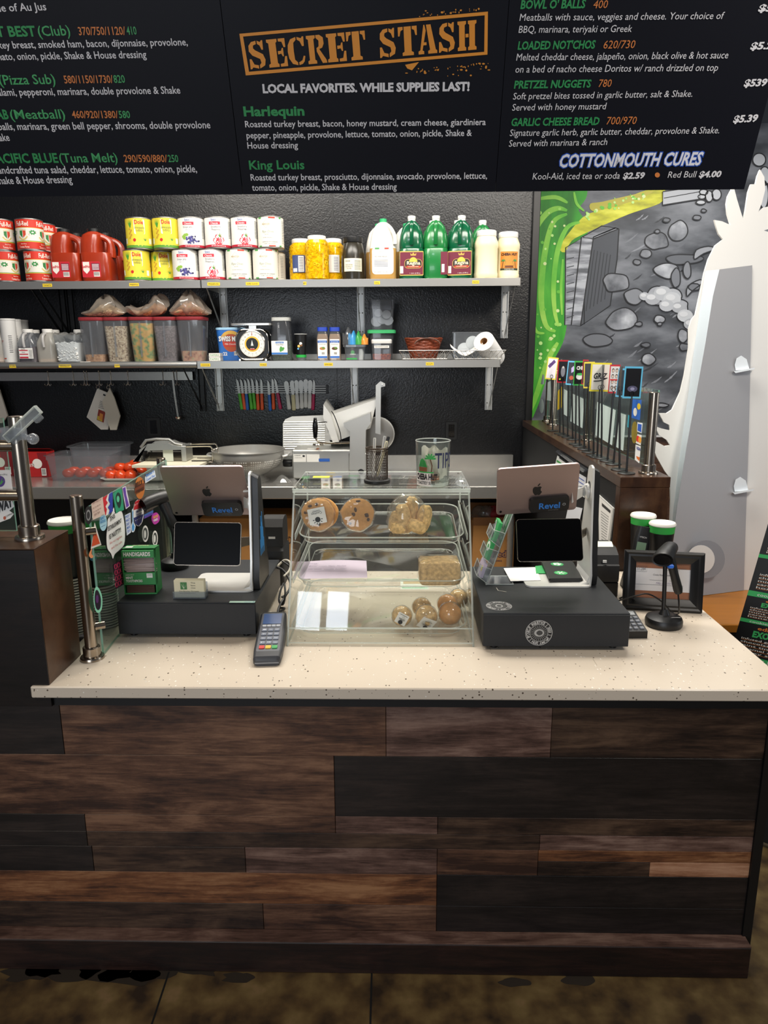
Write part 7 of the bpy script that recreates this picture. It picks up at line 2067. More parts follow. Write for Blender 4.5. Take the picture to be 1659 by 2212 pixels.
b = MB('acrylic').add([(CX0, CY1, ZC + .02), (CX1, CY1, ZC + .02), (CX1, CY1, CZT), (CX0, CY1, CZT)], [(0, 1, 2, 3)]); b.obj('back_panel', t)
b = MB('acrylic')
for z in (CZT, CZT + .011): b.add([(CX0 - .004, CYT - .004, z), (CX1 + .004, CYT - .004, z), (CX1 + .004, CY1, z), (CX0 - .004, CY1, z)], [(0, 1, 2, 3)])
b.use('acrylic_edge').box(CX0 - .004, CX1 + .004, CYT - .0045, CYT - .0035, CZT, CZT + .011); edgeframe(b, [(CX0 - .004, CYT - .004, CZT + .011), (CX1 + .004, CYT - .004, CZT + .011), (CX1 + .004, CY1, CZT + .011), (CX0 - .004, CY1, CZT + .011)], .0016)
b.obj('lid', t)
for x in (CX0 + .008, CX1 - .008):
    for y in (CYT + .015, CYT + .09, CY1 - .03): MB('chrome').cylz(.005, CZT + .0112, CZT + .0135, x, y, 12).obj('screw', t)
clear('tray_clear', '#fbfcfb', .03, rough=.04, gloss=1.3)
def tray(yf, zf, yb_, zb2, nm='tray'):
    def S(w_, d_, r, dz, n=6):
        cy = (yf + yb_) / 2; L2 = (yb_ - yf)
        return [(x - .055 + .0, cy + y, zf + (zb2 - zf) * ((cy + y - yf) / L2) + dz) for x, y in rrect(w_, d_, r, n)]
    w_, d_ = CX1 - CX0 - .03, yb_ - yf
    b = MB('tray_clear').loft([S(w_, d_, .05, .0), S(w_ - .03, d_ - .03, .04, -.022), S(w_ - .05, d_ - .05, .035, -.024)], (0, 1))
    b.use('acrylic_edge').tube(S(w_, d_, .05, 0, 8), .0022, 5, True); b.tube(S(w_ - .03, d_ - .03, .04, -.023, 8), .0012, 4, True)
    b.obj(nm, t)
    for sx_ in (CX0 + .008, CX1 - .008):
        MB('acrylic_edge').loft([[(sx_ + a_, yf - .005, zf - .006 + c_), (sx_ + a_, yb_, zb2 - .006 + c_)] [::1] + [(sx_ + a_, yb_, zb2 + .012 + c_), (sx_ + a_, yf - .005, zf + .012 + c_)] for a_, c_ in ((-.0015, 0), (.0015, 0))]).obj('tray_rail', t)
    for sx_ in (CX0 + .005, CX1 - .005): MB('chrome').at(T(sx_, yb_ - .01, zb2 + .004) @ rotx(PI / 2)).lathe([(.005, 0), (.004, .004)], 10).obj('rail_screw', t)
tray(2.085, 1.137, 2.42, 1.168)
tray(2.02, 1.022, 2.42, 1.035)
tray(1.965, .896, 2.40, .902)
Z1 = lambda y: 1.137 + .031 * (y - 2.085) / .335 - .0238
Z2 = lambda y: 1.022 + .013 * (y - 2.02) / .4 - .0238
Z3 = lambda y: .896 + .006 * (y - 1.965) / .435 - .0238
b = MB('#d8e23a:.5').loft([[(x, y, CZT + .0116 + dz) for x, y in rr_at(W(694, 1030, Z=1.276).x, W(694, 1030, Z=1.276).y, .055, .03, .002)] for dz in (0, .0006)]); b.obj('yellow_sticker', t)
b = MB('#e3e4de').poly(rr_at(CX1 - .012, CYT + .13, .012, .03, .002), lambda x, y: V((x, y, CZT + .0114))); b.obj('torn_sticker', t)
# wrapped cookies
def cookie_pack(px, py, r, Y, lb, cols, label):
    c = W(px, py, Y=Y); 
    z0 = Z1(Y)
    tt = thing('wrapped_cookies', lb, 'cookies', (c.x, Y, z0 + .0006), rot=(0, 0, 0))
    M0 = T(0, 0, r * .98) @ rotx(PI / 2 - .28)
    for i, cm in enumerate(cols):
        b = MB(cm).at(M0 @ T(.012 * i, .004 * i, -.02 * i)); Rk = random.Random(px + i)
        n = 30; prof = [(.0, .010), (.55, .0105), (.85, .009), (.97, .005), (1, 0), (.95, -.005), (.6, -.007), (0, -.007)]
        vs_ = [[(r * k * (1 + .02 * math.sin(3 * a_ + i) + .015 * math.sin(7 * a_)) * math.cos(a_), r * k * (1 + .02 * math.sin(3 * a_ + i)) * math.sin(a_), z + Rk.uniform(-.001, .001)) for a_ in [2 * PI * q / n for q in range(n)]] for k, z in prof[1:-1]]
        b.loft(vs_)
        if i == 0:
            b.use('cookie_dark')
            for q in range(9):
                a_, k = Rk.uniform(0, 6.28), Rk.uniform(.2, .85)
                b.ball((r * k * math.cos(a_), r * k * math.sin(a_), .010), Rk.uniform(.004, .008), Rk.uniform(.003, .007), .003, 7, 5, .2, q)
        b.obj('cookie', tt)
    b = MB('film').at(M0)
    n = 36; Rf = random.Random(px)
    b.loft([[(r * k * 1.05 * (1 + .03 * math.sin(9 * a_ + z * 300)) * math.cos(a_), r * k * 1.05 * (1 + .03 * math.sin(8 * a_)) * math.sin(a_), z + .0016 * math.sin(13 * a_ + k * 9)) for a_ in [2 * PI * q / n for q in range(n)]] for k, z in ((.3, .0165), (.7, .016), (.95, .012), (1.03, 0), (1.0, -.03 * (len(cols) - .5)), (.6, -.034 * (len(cols) - .5)))], (1, 1))
    b.obj('plastic_wrap', tt)
    if label:
        fl = lambda x, y: M0 @ V((x + .002, y - .006, .0185))
        g_ = lambda e: (lambda x, y: M0 @ V((.0 + x * .96 - y * .2, -.006 + y * .96 + x * .2, .0185 + e)))
        b = MB('#e6e2dc').poly(rrect(.056, .052, .002, 2), g_(0)); b.use('ink').text('Cookies', lambda x, y: g_(.0005)(-x, -y), 0, -.012, .008, .034, 'C')
        b.poly(disc(.009, 12, 0, -.012), g_(.0005)).rect(-.014, .014, .014, .015, g_(.0005)).rect(-.012, .017, .012, .018, g_(.0005))
        for k in range(6): b.ribbon([(.011 * math.cos(k * PI / 5), -.012 - .011 * math.sin(k * PI / 5)), (.016 * math.cos(k * PI / 5), -.012 - .016 * math.sin(k * PI / 5))], .0025, g_(.0005))
        b.obj('label', tt)
cookie_pack(687, 1133, .052, 2.22, 'wrapped stack of cookies with a white label, left on the top tray', ('cookie', 'cookie'), True)
cookie_pack(773, 1135, .052, 2.22, 'wrapped chocolate chip cookie in the middle of the top tray', ('cookie',), False)
c = W(880, 1135, Y=2.2)
t2 = thing('wrapped_treats', 'wrapped pile of golden crispy chunks, right on the top tray', 'pastry', (c.x, 2.2, Z1(2.2) + .0006))
Rk = random.Random(21)
for i, (x, y, z, sx_, sz_, tl) in enumerate(((-.038, 0, .03, .024, .052, .12), (-.008, -.012, .048, .026, .06, -.1), (.01, .02, .066, .022, .058, .05), (.042, .0, .05, .024, .05, .22), (.02, -.026, .028, .035, .024, .3), (-.02, -.02, .024, .03, .024, -.2))):
    b = MB('granola').at(T(x, y, 0) @ roty(tl))
    z0_ = .003
    b.loft([[(a_ * sx_ * 1.9 / 2 * k * (1 + Rk.uniform(-.08, .08)), c_ * .03 * k * (1 + Rk.uniform(-.1, .1)), z_ + Rk.uniform(-.002, .002)) for a_, c_ in disc(1, 12)] for k, z_ in ((.85, max(.004, z - sz_ * .75)), (1.05, z - sz_ * .3), (1, z + sz_ * .2), (.8, z + sz_ * .62), (.5, z + sz_ * .72))])
    b.obj('crispy_chunk', t2)
MB('film').loft([[(.062 * k * (1 + .06 * math.sin(7 * a_ + z * 90)) * math.cos(a_), .045 * k * (1 + .05 * math.sin(6 * a_)) * math.sin(a_), z + .004 * math.sin(9 * a_) * (z > .01)) for a_ in [2 * PI * q / 36 for q in range(36)]] for k, z in ((.7, .0012), (1, .012), (1.05, .04), (1.0, .07), (.75, .1), (.35, .118))]).obj('plastic_wrap', t2)
# wrapped loaf on the middle tray
a, c = W(906, 1266, Z=Z2(2.12)), W(994, 1266, Z=Z2(2.12))
yb2 = a.y + .055
t2 = thing('wrapped_loaf', 'wrapped oat loaf block on the right of the middle tray', 'pastry', ((a.x + c.x) / 2, yb2, Z2(yb2) + .0008), .04)
w = (c.x - a.x); h = W(950, 1222, Y=a.y).z - Z2(a.y)
b = MB('granola')
R4 = random.Random(4)
b.loft([[(x * (1 + R4.uniform(-.015, .015)), y, z + R4.uniform(-.002, .002)) for x, y in rrect(w * k, .09 * k, .012, 4)] for k, z in ((.94, 0), (1, .006), (1, h * .5), (1, h - .006), (.95, h), (.6, h + .003))]); b.obj('loaf', t2)
MB('film').loft([[(x * (1 + .02 * math.sin(40 * y + 90 * z)), y * (1 + .02 * math.sin(50 * x)), z + .002 * math.sin(60 * x + 20 * y)) for x, y in rrect(w * k, .096 * k, .014, 6)] for k, z in ((1.0, -.0), (1.04, .005), (1.05, h * .5), (1.04, h), (.9, h + .006), (.3, h + .007))]).obj('plastic_wrap', t2)
# wrapped balls on the bottom tray
ball0 = None
for i, (px, py, r, Y, lb, lab) in enumerate(((868, 1332, .031, 2.04, 'wrapped oat ball farthest left on the bottom tray', 1), (921, 1326, .033, 2.035, 'wrapped oat ball with a big white label on the bottom tray', 2), (972, 1330, .035, 2.05, 'largest wrapped oat ball, right front of the bottom tray', 0),
                                            (966, 1296, .032, 2.135, 'wrapped oat ball behind the largest one', 0), (990, 1300, .031, 2.19, 'wrapped oat ball farthest back by the right wall', 0), (908, 1306, .03, 2.115, 'wrapped oat ball behind the labelled one', 0))):
    x = W(px, py, Y=Y).x
    if i == 5: x += .004
    tt = thing('wrapped_ball', lb, 'pastry', (x, Y, Z3(Y) + .0008), rz=i * .9, group='oat balls on the bottom tray')
    MB('cookie' if i in (2, 3) else 'granola').ball((0, 0, r), r * .96, r * .96, r * .96, 20, 12, .025, i).obj('oat_ball', tt)
    MB('film').ball((0, 0, r * 1.02), r * 1.04, r * 1.04, r * 1.02, 24, 14, .03, i + 9).obj('plastic_wrap', tt)
    if lab:
        rr_ = r * 1.1
        def LB(x, y, e=0, lab=lab, rr_=rr_, i=i, r=r):
            q = rotz(-i * .9) @ (rotx(.5 if lab == 2 else -.05) @ roty(.5) @ V((x, -(rr_ + e) + (x * x + y * y) * 6, y)))
            return V((q.x, q.y, q.z + r))
        s_ = .046 if lab == 2 else .034
        b = MB('#e3dfd8').poly(rrect(s_, s_, .001, 1), LB); b.use('ink').text('Oat Balls', lambda x, y: LB(-x, -y, .0006), 0, -.002, .006, s_ * .6, 'C').poly(disc(.007, 10, 0, -.01), lambda x, y: LB(x, y, .0006)).rect(-.012, .012, .012, .013, lambda x, y: LB(x, y, .0006))
        b.obj('label', tt)
# papers in the case
P('lilac_paper', '#cdbcd0', .7)
y_ = 2.16
t2 = thing('handwritten_note', 'lilac sheet with handwriting lying on the middle tray', 'paper', (W(720, 1240, Y=y_).x, y_ + .02, Z2(y_) + .0012), .06)
MB('lilac_paper').grid(lambda u, v: V((.21 * (u - .5), .17 * (v - .5), .001 + .004 * math.sin(PI * u) * v + .017 * (v - .0) * .17 / .4 * .5)), 10, 6).obj('sheet', t2)
b = MB('#6a5a7a'); fz = lambda x, y: V((x, y, .0075 + .017 * (y / .17 + .5) * .17 / .4 * .5))
for k, s_ in enumerate(('my', 'Butter cream Melts Market', 'no nuts, vanilla butter')): b.text(s_, fz, -.08, .04 - k * .03, .012, .12 if k else .03, shear=.3)
b.obj('handwriting', t2)
c = W(895, 1262, Z=ZC)
t2 = thing('paper_check', 'green and white printed check lying on the counter behind the bottom tray', 'paper', (c.x, c.y, ZC + .0004))
b = MB('#e3e8dc').box(-.05, .05, -.06, .06, 0, .0006); b.use('#7ab58a').rect(-.045, -.05, .045, -.03, lambda x, y: V((x, y, .0009))).rect(-.045, .045, .045, .055, lambda x, y: V((x, y, .0009))); b.use('#c9b58a').rect(-.04, .0, .04, .035, lambda x, y: V((x, y, .0009))); b.obj('sheet', t2)
# pen cup and pens
ZL2 = CZT + .0116
c = W(814, 1047, Z=ZL2)
t2 = thing('pen_cup', 'bronze wire mesh pen cup with black base on the pastry case', 'pen cup', (c.x, c.y + .035, ZL2))
rr_ = .034; hh = W(814, 966, Y=c.y + .02).z - ZL2
MB('black').lathe([(.041, 0), (.042, .003), (.042, .011), (.036, .014)], 28).obj('base', t2)
P('mesh_bronze', '#4e4238', .35, .6)
b = MB('mesh_bronze')
for k in range(34):
    a0 = 2 * PI * k / 34
    for sgn in (1, -1): b.tube([(rr_ * math.cos(a0 + sgn * s_ * 1.1), rr_ * math.sin(a0 + sgn * s_ * 1.1), .013 + (hh - .018) * s_) for s_ in [q / 10 for q in range(11)]], .0007, 3, caps=False)
b.obj('mesh_wall', t2)
b = MB('mesh_bronze').tube([(rr_ * math.cos(a_), rr_ * math.sin(a_), hh - .004) for a_ in [2 * PI * q / 28 for q in range(28)]], .0025, 6, True).tube([(rr_ * math.cos(a_), rr_ * math.sin(a_), hh - .012) for a_ in [2 * PI * q / 28 for q in range(28)]], .0012, 5, True); b.obj('rim', t2)
bp_ = t2.location + V((0, 0, .0145))
for (x0, y0, x1, y1, L2, col, cap_, lb) in ((-.012, -.01, -.008, .004, .125, '#d8d5cc', None, 'white pen standing nearly upright in the mesh cup'), (.005, .004, .02, .018, .13, '#c9c8c4', None, 'grey pen leaning in the mesh cup'), (.0, .0, .027, -.002, .118, '#d8cfae', None, 'cream pen leaning right in the mesh cup'), (-.002, .01, .028, .014, .132, '#1b1b1d', '#2a2a2c', 'black pen leaning right with a round end in the mesh cup')):
    A = bp_ + V((x0, y0, .004)); B_ = bp_ + V((x1, y1, hh - .014)); d = (B_ - A).normalized()
    o = thing('pen', lb, 'pen', A, rot=V((0, 0, 1)).rotation_difference(d).to_euler())
    MB(col + ':.4').lathe([(.0015, 0), (.0042, .012), (.0045, .02), (.0045, L2 - .004), (.0035, L2)], 10).obj('barrel', o)
    MB((cap_ or '#8a8a88') + ':.35').box(-.001, .001, -.0065, -.004, L2 - .035, L2 - .003).obj('clip', o)
# tip jar
c = W(936, 1053, Z=ZL2)
t2 = thing('tip_glass', 'clear drinking glass used as a tip jar with hut print and TIPS lettering', 'glass', (c.x, c.y + .045, ZL2))
rg = .0535; hg = W(936, 951, Y=c.y + .045).z - ZL2
clear('glass_tumbler', '#f2f5f3', .03, '#dfe6e2', rough=.02)
MB('glass_tumbler').lathe([(rg * .9, 0), (rg * .93, .004), (rg * .95, .014), (rg, hg)], 36, cap=(1, 0)).lathe([(rg * .9, .013), (rg - .003, hg)], 36, cap=(1, 0)).obj('glass_wall', t2)
MB('acrylic_edge').tube([(rg * math.cos(a_), rg * math.sin(a_), hg) for a_ in [2 * PI * q / 36 for q in range(36)]], .0016, 6, True).lathe([(rg * .9, .001), (rg * .93, .003), (rg * .9, .012)], 30).obj('rim', t2)
wr = lambda k: (lambda q: lambda x, z: q(x * 1.18, z * 1.36))(cyl(rg * k, 0, 0, rg * (k + .051), hg))
f, g = wr(.953), wr(.962)
b = MB('#dcd3cc:.6').rect(-.056, .003, -.007, .034, f, 8); f = wr(.957)
b.use('#2f9a45').poly([(-.043, .046), (-.036, .062), (-.03, .066), (-.022, .060), (-.016, .046)][::-1], f); b.use('#7a4a2a').rect(-.042, .036, -.017, .046, f, 3)
b.use('#5a3a1c').ribbon([(-.006, .034), (-.004, .05), (-.009, .066)], .003, f); b.use('#2f9a45')
for k in range(6): a_ = k * PI / 5; b.ribbon([(-.009, .066), (-.009 + .014 * math.cos(a_), .066 + .011 * math.sin(a_))], .004, g)
b.rect(-.044, .033, -.0, .036, g, 5)
b.use('#1d1512').text('CHEBA HUT', g, -.052, .018, .013, .062, bold=.05); b.text("'TOASTED' SUBS", g, -.052, .007, .007, .056, bold=.02)
b.use('#2a2f55').text('TIPS', g, .003, .044, .036, .056, bold=.01)
b.obj('print', t2)
coin0 = None
Rc = random.Random(6)
for k in range(9):
    lc = t2.location + V((Rc.uniform(-.022, .022), Rc.uniform(-.022, .022), .0145 + k * .0016))
    if coin0 is None:
        coin0 = solo('coin', MB('#a8623c:.35').lathe([(.0095, 0), (.0097, .0004), (.0095, .0014)], 16), 'copper coin lying at the bottom of the tip glass', 'coin', lc, group='coins in the tip glass')
    else: dup(coin0, lc, 'copper coin lying at the bottom of the tip glass')
for k, (x, y, z, lb) in enumerate(((-.012, .016, .072, 'crumpled pale banknote in the middle of the tip glass'), (.022, .006, .068, 'crumpled pale banknote at the right of the tip glass'))):
    o = thing('banknote', lb, 'money', t2.location + V((x, y, z)))
    MB('#ddd6c8:.8').grid(lambda u, v: V((.046 * (u - .5), .018 * math.sin(6 * u + 5 * v + k) * .5, .09 * (v - .5) + .006 * math.sin(9 * u))), 8, 10).obj('paper', o)

# ------------------------------------------------------------------ things on the right drawer
b0_ = W(1050, 1264, Z=ZDR)
t2 = thing('card_stand', 'clear slanted stand with green sign and three card pockets on the right drawer', 'card stand', (b0_.x, b0_.y, ZDR + .0004), .0)
topz = W(1113, 1082, Y=b0_.y + .03).z - ZDR; topx = W(1113, 1082, Y=b0_.y + .03).x - b0_.x
wY = .085
pl_ = lambda y, k, e=0: V((topx * k - e * topz / math.hypot(topx, topz), y, topz * k + e * topx / math.hypot(topx, topz) + .0008))
b = MB('poly_clear').loft([[pl_(0, 0), pl_(wY, 0), pl_(wY, 1), pl_(0, 1)], [pl_(0, 0, -.003), pl_(wY, 0, -.003), pl_(wY, 1, -.003), pl_(0, 1, -.003)]]); b.use('acrylic_edge'); edgeframe(b, [pl_(0, 0), pl_(wY, 0), pl_(wY, 1), pl_(0, 1)], .0016); b.obj('back_panel', t2)
b = MB('poly_clear').box(0, .085, 0, wY, 0, .0025); b.use('acrylic_edge'); edgeframe(b, [(0, 0, .0025), (.085, 0, .0025), (.085, wY, .0025), (0, wY, .0025)], .0014); b.obj('base_plate', t2)
b = MB('green_cardholder').loft([[pl_(.004, .5, e), pl_(wY - .004, .5, e), pl_(wY - .004, .985, e), pl_(.004, .985, e)] for e in (.001, .002)])
b.use('#e3ebe4').text('STASH REWARDS', lambda x, y: pl_(wY - .008 - x, .54 + y, .0026), 0, 0, .04, .07); b.use('#8a9a90').poly([(.045, .66), (.07, .68), (.05, .84), (.03, .94), (.028, .92), (.04, .82)], lambda x, y: pl_(x, y, .0026)).text('EARN', lambda x, y: pl_(wY - .02 - x, .64 + y, .0028), 0, 0, .05, .03)
b.obj('green_sign', t2)
cards = (('#2f9a52', 'green and black loyalty cards in the top pocket of the clear stand', 'TREE'), ('#2f9a52', 'green loyalty cards with white oval in the middle pocket of the clear stand', 'OVAL'), ('#c3b2c8', 'lilac and grey cards in the bottom pocket of the clear stand', 'LOW'))
for i, k0 in enumerate((.46, .24, .02)):
    d = .038
    P_ = lambda y, k, e: pl_(y, k0 + k, e)
    b = MB('poly_clear').add([P_(0, 0, 0), P_(wY, 0, 0), P_(wY, .05, d), P_(0, .05, d)], [(0, 1, 2, 3)]).add([P_(0, .05, d), P_(wY, .05, d), P_(wY, .17, d), P_(0, .17, d)], [(0, 1, 2, 3)])
    for y in (0, wY): b.add([P_(y, 0, 0), P_(y, .05, d), P_(y, .17, d), P_(y, .17, 0)], [(0, 1, 2, 3)])
    b.use('acrylic_edge'); edgeframe(b, [P_(0, .05, d), P_(wY, .05, d), P_(wY, .17, d), P_(0, .17, d)], .0012); edgeframe(b, [P_(0, .17, d), P_(0, .17, 0), P_(0, 0, 0), P_(0, .05, d)], .0010)
    b.obj('pocket', t2)
    col, lb, kind = cards[i]
    o = thing('card_stack', lb, 'cards', t2.location)
    b = MB(col).loft([[P_(.006, .035, e), P_(wY - .006, .035, e), P_(wY - .006, .26 if i < 2 else .2, e), P_(.006, .26 if i < 2 else .2, e)] for e in (.016, .026)])
    b.obj('cards', o)
    b = MB('#e8ece6'); fcard = lambda x, y, e=.0268: P_(x, y, e)
    if kind == 'TREE':
        b.use('black').poly([(.03, .05), (wY - .007, .05), (wY - .007, .2), (.05, .25)], fcard); b.use('#e8ece6').ribbon([(.03, .12), (.06, .25)], .008, lambda x, y: P_(x, y, .0272)).ribbon([(.03, .12), (.075, .19)], .006, lambda x, y: P_(x, y, .0272))
    elif kind == 'OVAL': b.poly(disc(.026, 20, wY / 2, .165, .055), fcard); b.use('#3f9a52').poly(disc(.012, 10, wY / 2, .165, .025), lambda x, y: P_(x, y, .0273))
    else: b.use('#d8c84a').rect(.012, .1, .03, .16, fcard); b.use('#5a5a5a').rect(.036, .1, .07, .105, fcard).rect(.036, .13, .07, .135, fcard)
    b.obj('printing', o)
# note paper and black menu cards on the base plate
zb3 = ZDR + .0058
a, c = W(1105, 1256, Z=zb3), W(1172, 1253, Z=zb3)
solo('note_paper', MB('paper').loft([[tuple(W(x, y, Z=zb3) - W(1130, 1242, Z=zb3) + V((0, 0, dz))) for x, y in ((1103, 1256), (1168, 1254), (1158, 1226), (1088, 1228))] for dz in (.0004, .0012)]), 'blank white slip of paper beside the black menu cards', 'paper', W(1130, 1242, Z=zb3))
solo('leaflet', MB('#2f9a52').loft([[tuple(W(x, y, Z=zb3) - W(1170, 1235, Z=zb3) + V((0, 0, dz))) for x, y in ((1158, 1240), (1182, 1240), (1178, 1222), (1156, 1224))] for dz in (.0016, .0022)]), 'green leaflet corner showing under the black menu cards', 'leaflet', W(1170, 1235, Z=zb3))
oc = W(1216, 1240, Z=zb3)
for k in range(5):
    R5 = random.Random(k)
    dx = R5.uniform(-.003, .003); zz = .0026 + k * .0021
    o = thing('menu_card', ('topmost black menu card with two round green stickers' if k == 4 else 'black menu card %s in the pile on the register base' % ('at the bottom', 'second from the bottom', 'in the middle', 'just under the top one')[k]), 'card', oc + V((0, 0, zz)), group='black menu cards')
    pts = [W(x, y, Z=zb3) - oc for x, y in ((1187, 1258), (1257, 1257), (1236, 1219), (1170, 1220))]
    MB('#232324:.4').loft([[(p.x + dx, p.y, dz) for p in pts] for dz in (0, .0018)]).obj('card', o)
    if k == 4:
        for (cx, cy), cc in (((1203, 1227), '#dfe8df'), ((1211, 1246), '#2f9a52')):
            q = W(cx, cy, Z=zb3) - oc
            b = MB('#2f9a52').poly(disc(.021, 20, q.x, q.y, .02), lambda x, y: V((x, y, .0023))); b.use('#dfe8df')
            if cc == '#dfe8df':
                for s_ in range(5): b.poly(disc(.0055, 8, q.x + .009 * math.cos(s_ * 1.257), q.y + .009 * math.sin(s_ * 1.257)), lambda x, y: V((x, y, .0028)))
            else:
                for s_ in range(3): b.ribbon([(q.x - .015 * math.cos(s_ * 1.05), q.y - .015 * math.sin(s_ * 1.05)), (q.x + .015 * math.cos(s_ * 1.05), q.y + .015 * math.sin(s_ * 1.05))], .0025, lambda x, y: V((x, y, .0028)))
            b.obj('round_sticker', o)
# ------------------------------------------------------------------ right end of the counter
# framed check
A, B_ = W(1343, 1313, Z=ZC), W(1514, 1323, Z=ZC)
t = thing('picture_frame', 'black moulded picture frame with a check inside, leaning at the right end of the counter', 'picture frame', ((A.x + B_.x) / 2, (A.y + B_.y) / 2, ZC + .0006), math.atan2(B_.y - A.y, B_.x - A.x), rot=(-.16, 0, math.atan2(B_.y - A.y, B_.x - A.x)))
w = (B_ - A).length
hf = (W(1347, 1187, Y=A.y + .03).z - ZC) / math.cos(.16)
fw = .038
pr_ = [(0, 0), (0, .016), (.006, .02), (.012, .016), (.018, .018), (.026, .012), (fw, .006), (fw, 0)]
rings = []
for dx, dy in pr_:
    rings.append([(-w / 2 + dx, -dy, dx), (w / 2 - dx, -dy, dx), (w / 2 - dx, -dy, hf - dx), (-w / 2 + dx, -dy, hf - dx)])
b = MB('black'); b.loft(rings, (0, 0)); b.obj('moulding', t)
MB('black').box(-w / 2 + .002, w / 2 - .002, .0, .006, .002, hf - .002).obj('backing', t)
b = MB('#8a5436:.6').rect(-w / 2 + fw, fw, w / 2 - fw, hf - fw, front(-.0012)); b.use('#d5cfd2').rect(-w / 2 + fw, fw + hf * .12, w / 2 - fw, hf - fw - hf * .1, front(-.0018)); b.use('#4a4a50'); g = front(-.0023)
b.text('51284', g, -w / 2 + fw + .004, hf * .66, .011, .026); b.ribbon([(-w / 2 + fw, hf * .64), (-w / 2 + fw + .034, hf * .64), (-w / 2 + fw + .034, hf * .73), (-w / 2 + fw, hf * .73)], .0008, g)
b.text('Cheba Hut Toasted Subs', g, -.03, hf * .58, .006, .07); b.rect(-w / 2 + fw, hf * .42, w / 2 - fw - .02, hf * .424, g).rect(-.04, hf * .5, .0, hf * .504, g).rect(.0, hf * .68, .05, hf * .684, g).rect(0, hf * .71, .07, hf * .714, g).rect(.02, hf * .5, .05, hf * .504, g); b.use('#8a7a9a').text('Fifty and 00/100', g, -.02, hf * .44, .006, .06, shear=.3)
b.obj('check', t)
MB('acrylic').rect(-w / 2 + fw, fw, w / 2 - fw, hf - fw, front(-.004)).obj('glass', t)
# cups, handset, printer, keypad behind
q = W(1412, 1150, Y=2.52)
zt_ = W(1412, 1120, Y=2.52).z
cupstack(q.x - .022, 2.575, zt_ - .17, zt_ + .004, 'behind the picture frame, left')
cupstack(q.x + .018, 2.49, zt_ - .17, zt_ - .006, 'behind the picture frame, right')
q = W(1378, 1185, Y=2.44)
t = thing('phone_handset', 'black cordless phone handset standing in its cradle behind the picture frame', 'phone', (q.x - .012, 2.44, ZC + .0004), -.15, rot=(-.15, .16, -.1))
MB('black').loft([sq(.075, .07, .015, 0), sq(.07, .06, .015, .05), sq(.05, .035, .012, .085)]).obj('cradle', t)
hz = W(1385, 1136, Y=2.46).z - ZC
b = MB('black').loft([sq(.046, .028, .011, .07), sq(.05, .03, .012, .12), sq(.05, .03, .012, hz * .8), sq(.04, .024, .01, hz)]); b.obj('handset', t)
b = MB('#6f8a74:.3').rect(-.016, hz * .52, .016, hz * .75, front(-.0158)); b.obj('display', t)
b = MB('#c9c9c9').text('VTECH', front(-.0158), 0, hz * .82, .006, .024, 'C'); b.obj('lettering', t)
q = W(1316, 1300, Z=ZC)
yq = 2.33
xa_, xb2 = W(1272, 1240, Y=yq).x, W(1338, 1240, Y=yq).x
t = thing('receipt_printer', 'black receipt printer behind the right register', 'printer', ((xa_ + xb2) / 2, yq, ZC + .0004))
w = xb2 - xa_; h = W(1310, 1192, Y=yq).z - ZC
MB('black').box(-w / 2, w / 2, 0, .16, 0, h * .34, .004).obj('stand', t)
MB('black_matte').loft([[(x, y, z) for y, z in [(-.0, h * .34 + .0005), (.15, h * .34 + .0005), (.15, h), (.05, h + .002), (.015, h * .9), (.006, h * .72), (-.004, h * .7), (-.004, h * .42)]] for x in (-w / 2 + .002, w / 2 - .002)]).obj('housing', t)
MB('#c9c9c6').box(-.006, .006, -.0005, .0045, h * .76, h * .81).obj('badge', t)
MB('#dfe3d0').grid(lambda u, v: V((-.03 + .07 * u, .05 + .05 * v, h + .003 + .012 * math.sin(PI * v))), 4, 6).obj('receipt_paper', t)
q = W(1374, 1376, Z=ZC)
t = thing('keypad', 'black wedge shaped keypad terminal right of the right cash drawer', 'keypad', (q.x - .003, q.y - .012, ZC + .0004), .05)
MB('black').loft([[(x, 0, 0), (x, .11, 0), (x, .11, .045), (x, .0, .022)] for x in (-.028, .032)]).obj('body', t)
for r_ in range(4):
    for k in range(3):
        x, y = -.016 + k * .018, .016 + r_ * .018
        z = .022 + .023 * y / .11
        MB('#8d9096:.4').box(x - .006, x + .006, y - .005, y + .005, z - .002, z + .004, .001).obj('key', t)
MB('#1c2420:.2').rect(-.022, .085, .026, .105, lambda x, y: V((x, y, .0222 + .023 * y / .11 + .0006))).obj('display', t)
MB('black').tube(smooth([tuple(W(x, y, Y=Y_) - t.location) for x, y, Y_ in ((1381, 1300, 2.2), (1362, 1290, 2.28), (1345, 1296, 2.34))], 4), .003, 6).obj('cord', t)
# clipboards and papers on the inner face of the right half wall
XI = .8285
fx = lambda e: (lambda x, y: W(x, y, X=XI - e))
def sheetpx(b, pts, e, t_=.002): 
    o = fx(e); v0 = [o(*p) for p in pts]
    return b.loft([v0, [p + V((t_, 0, 0)) for p in v0]])
t = thing('clipboard', 'clipboard with a printed form hanging low on the inner half wall', 'clipboard')
sheetpx(MB('#c9c9c4'), [(1292, 1068), (1325, 1098), (1314, 1192), (1294, 1192)], .006, .005).obj('board', t)
b = MB('#e9e7e2').poly([(1293, 1072), (1322, 1099), (1311, 1188), (1295, 1188)], fx(.0068)); b.use('#3a3a3a').poly([(1300, 1086), (1319, 1103), (1318, 1109), (1300, 1093)], fx(.0074)); b.use('#7a7a7a')
for k in range(12): b.ribbon([(1298 + k * .1, 1104 + k * 6), (1315 - k * .6, 1117 + k * 5.4)], 1.1, fx(.0074))
b.obj('printed_form', t)
t = thing('paper_sheets', 'white handwritten order sheets pinned behind the right tablet', 'papers')
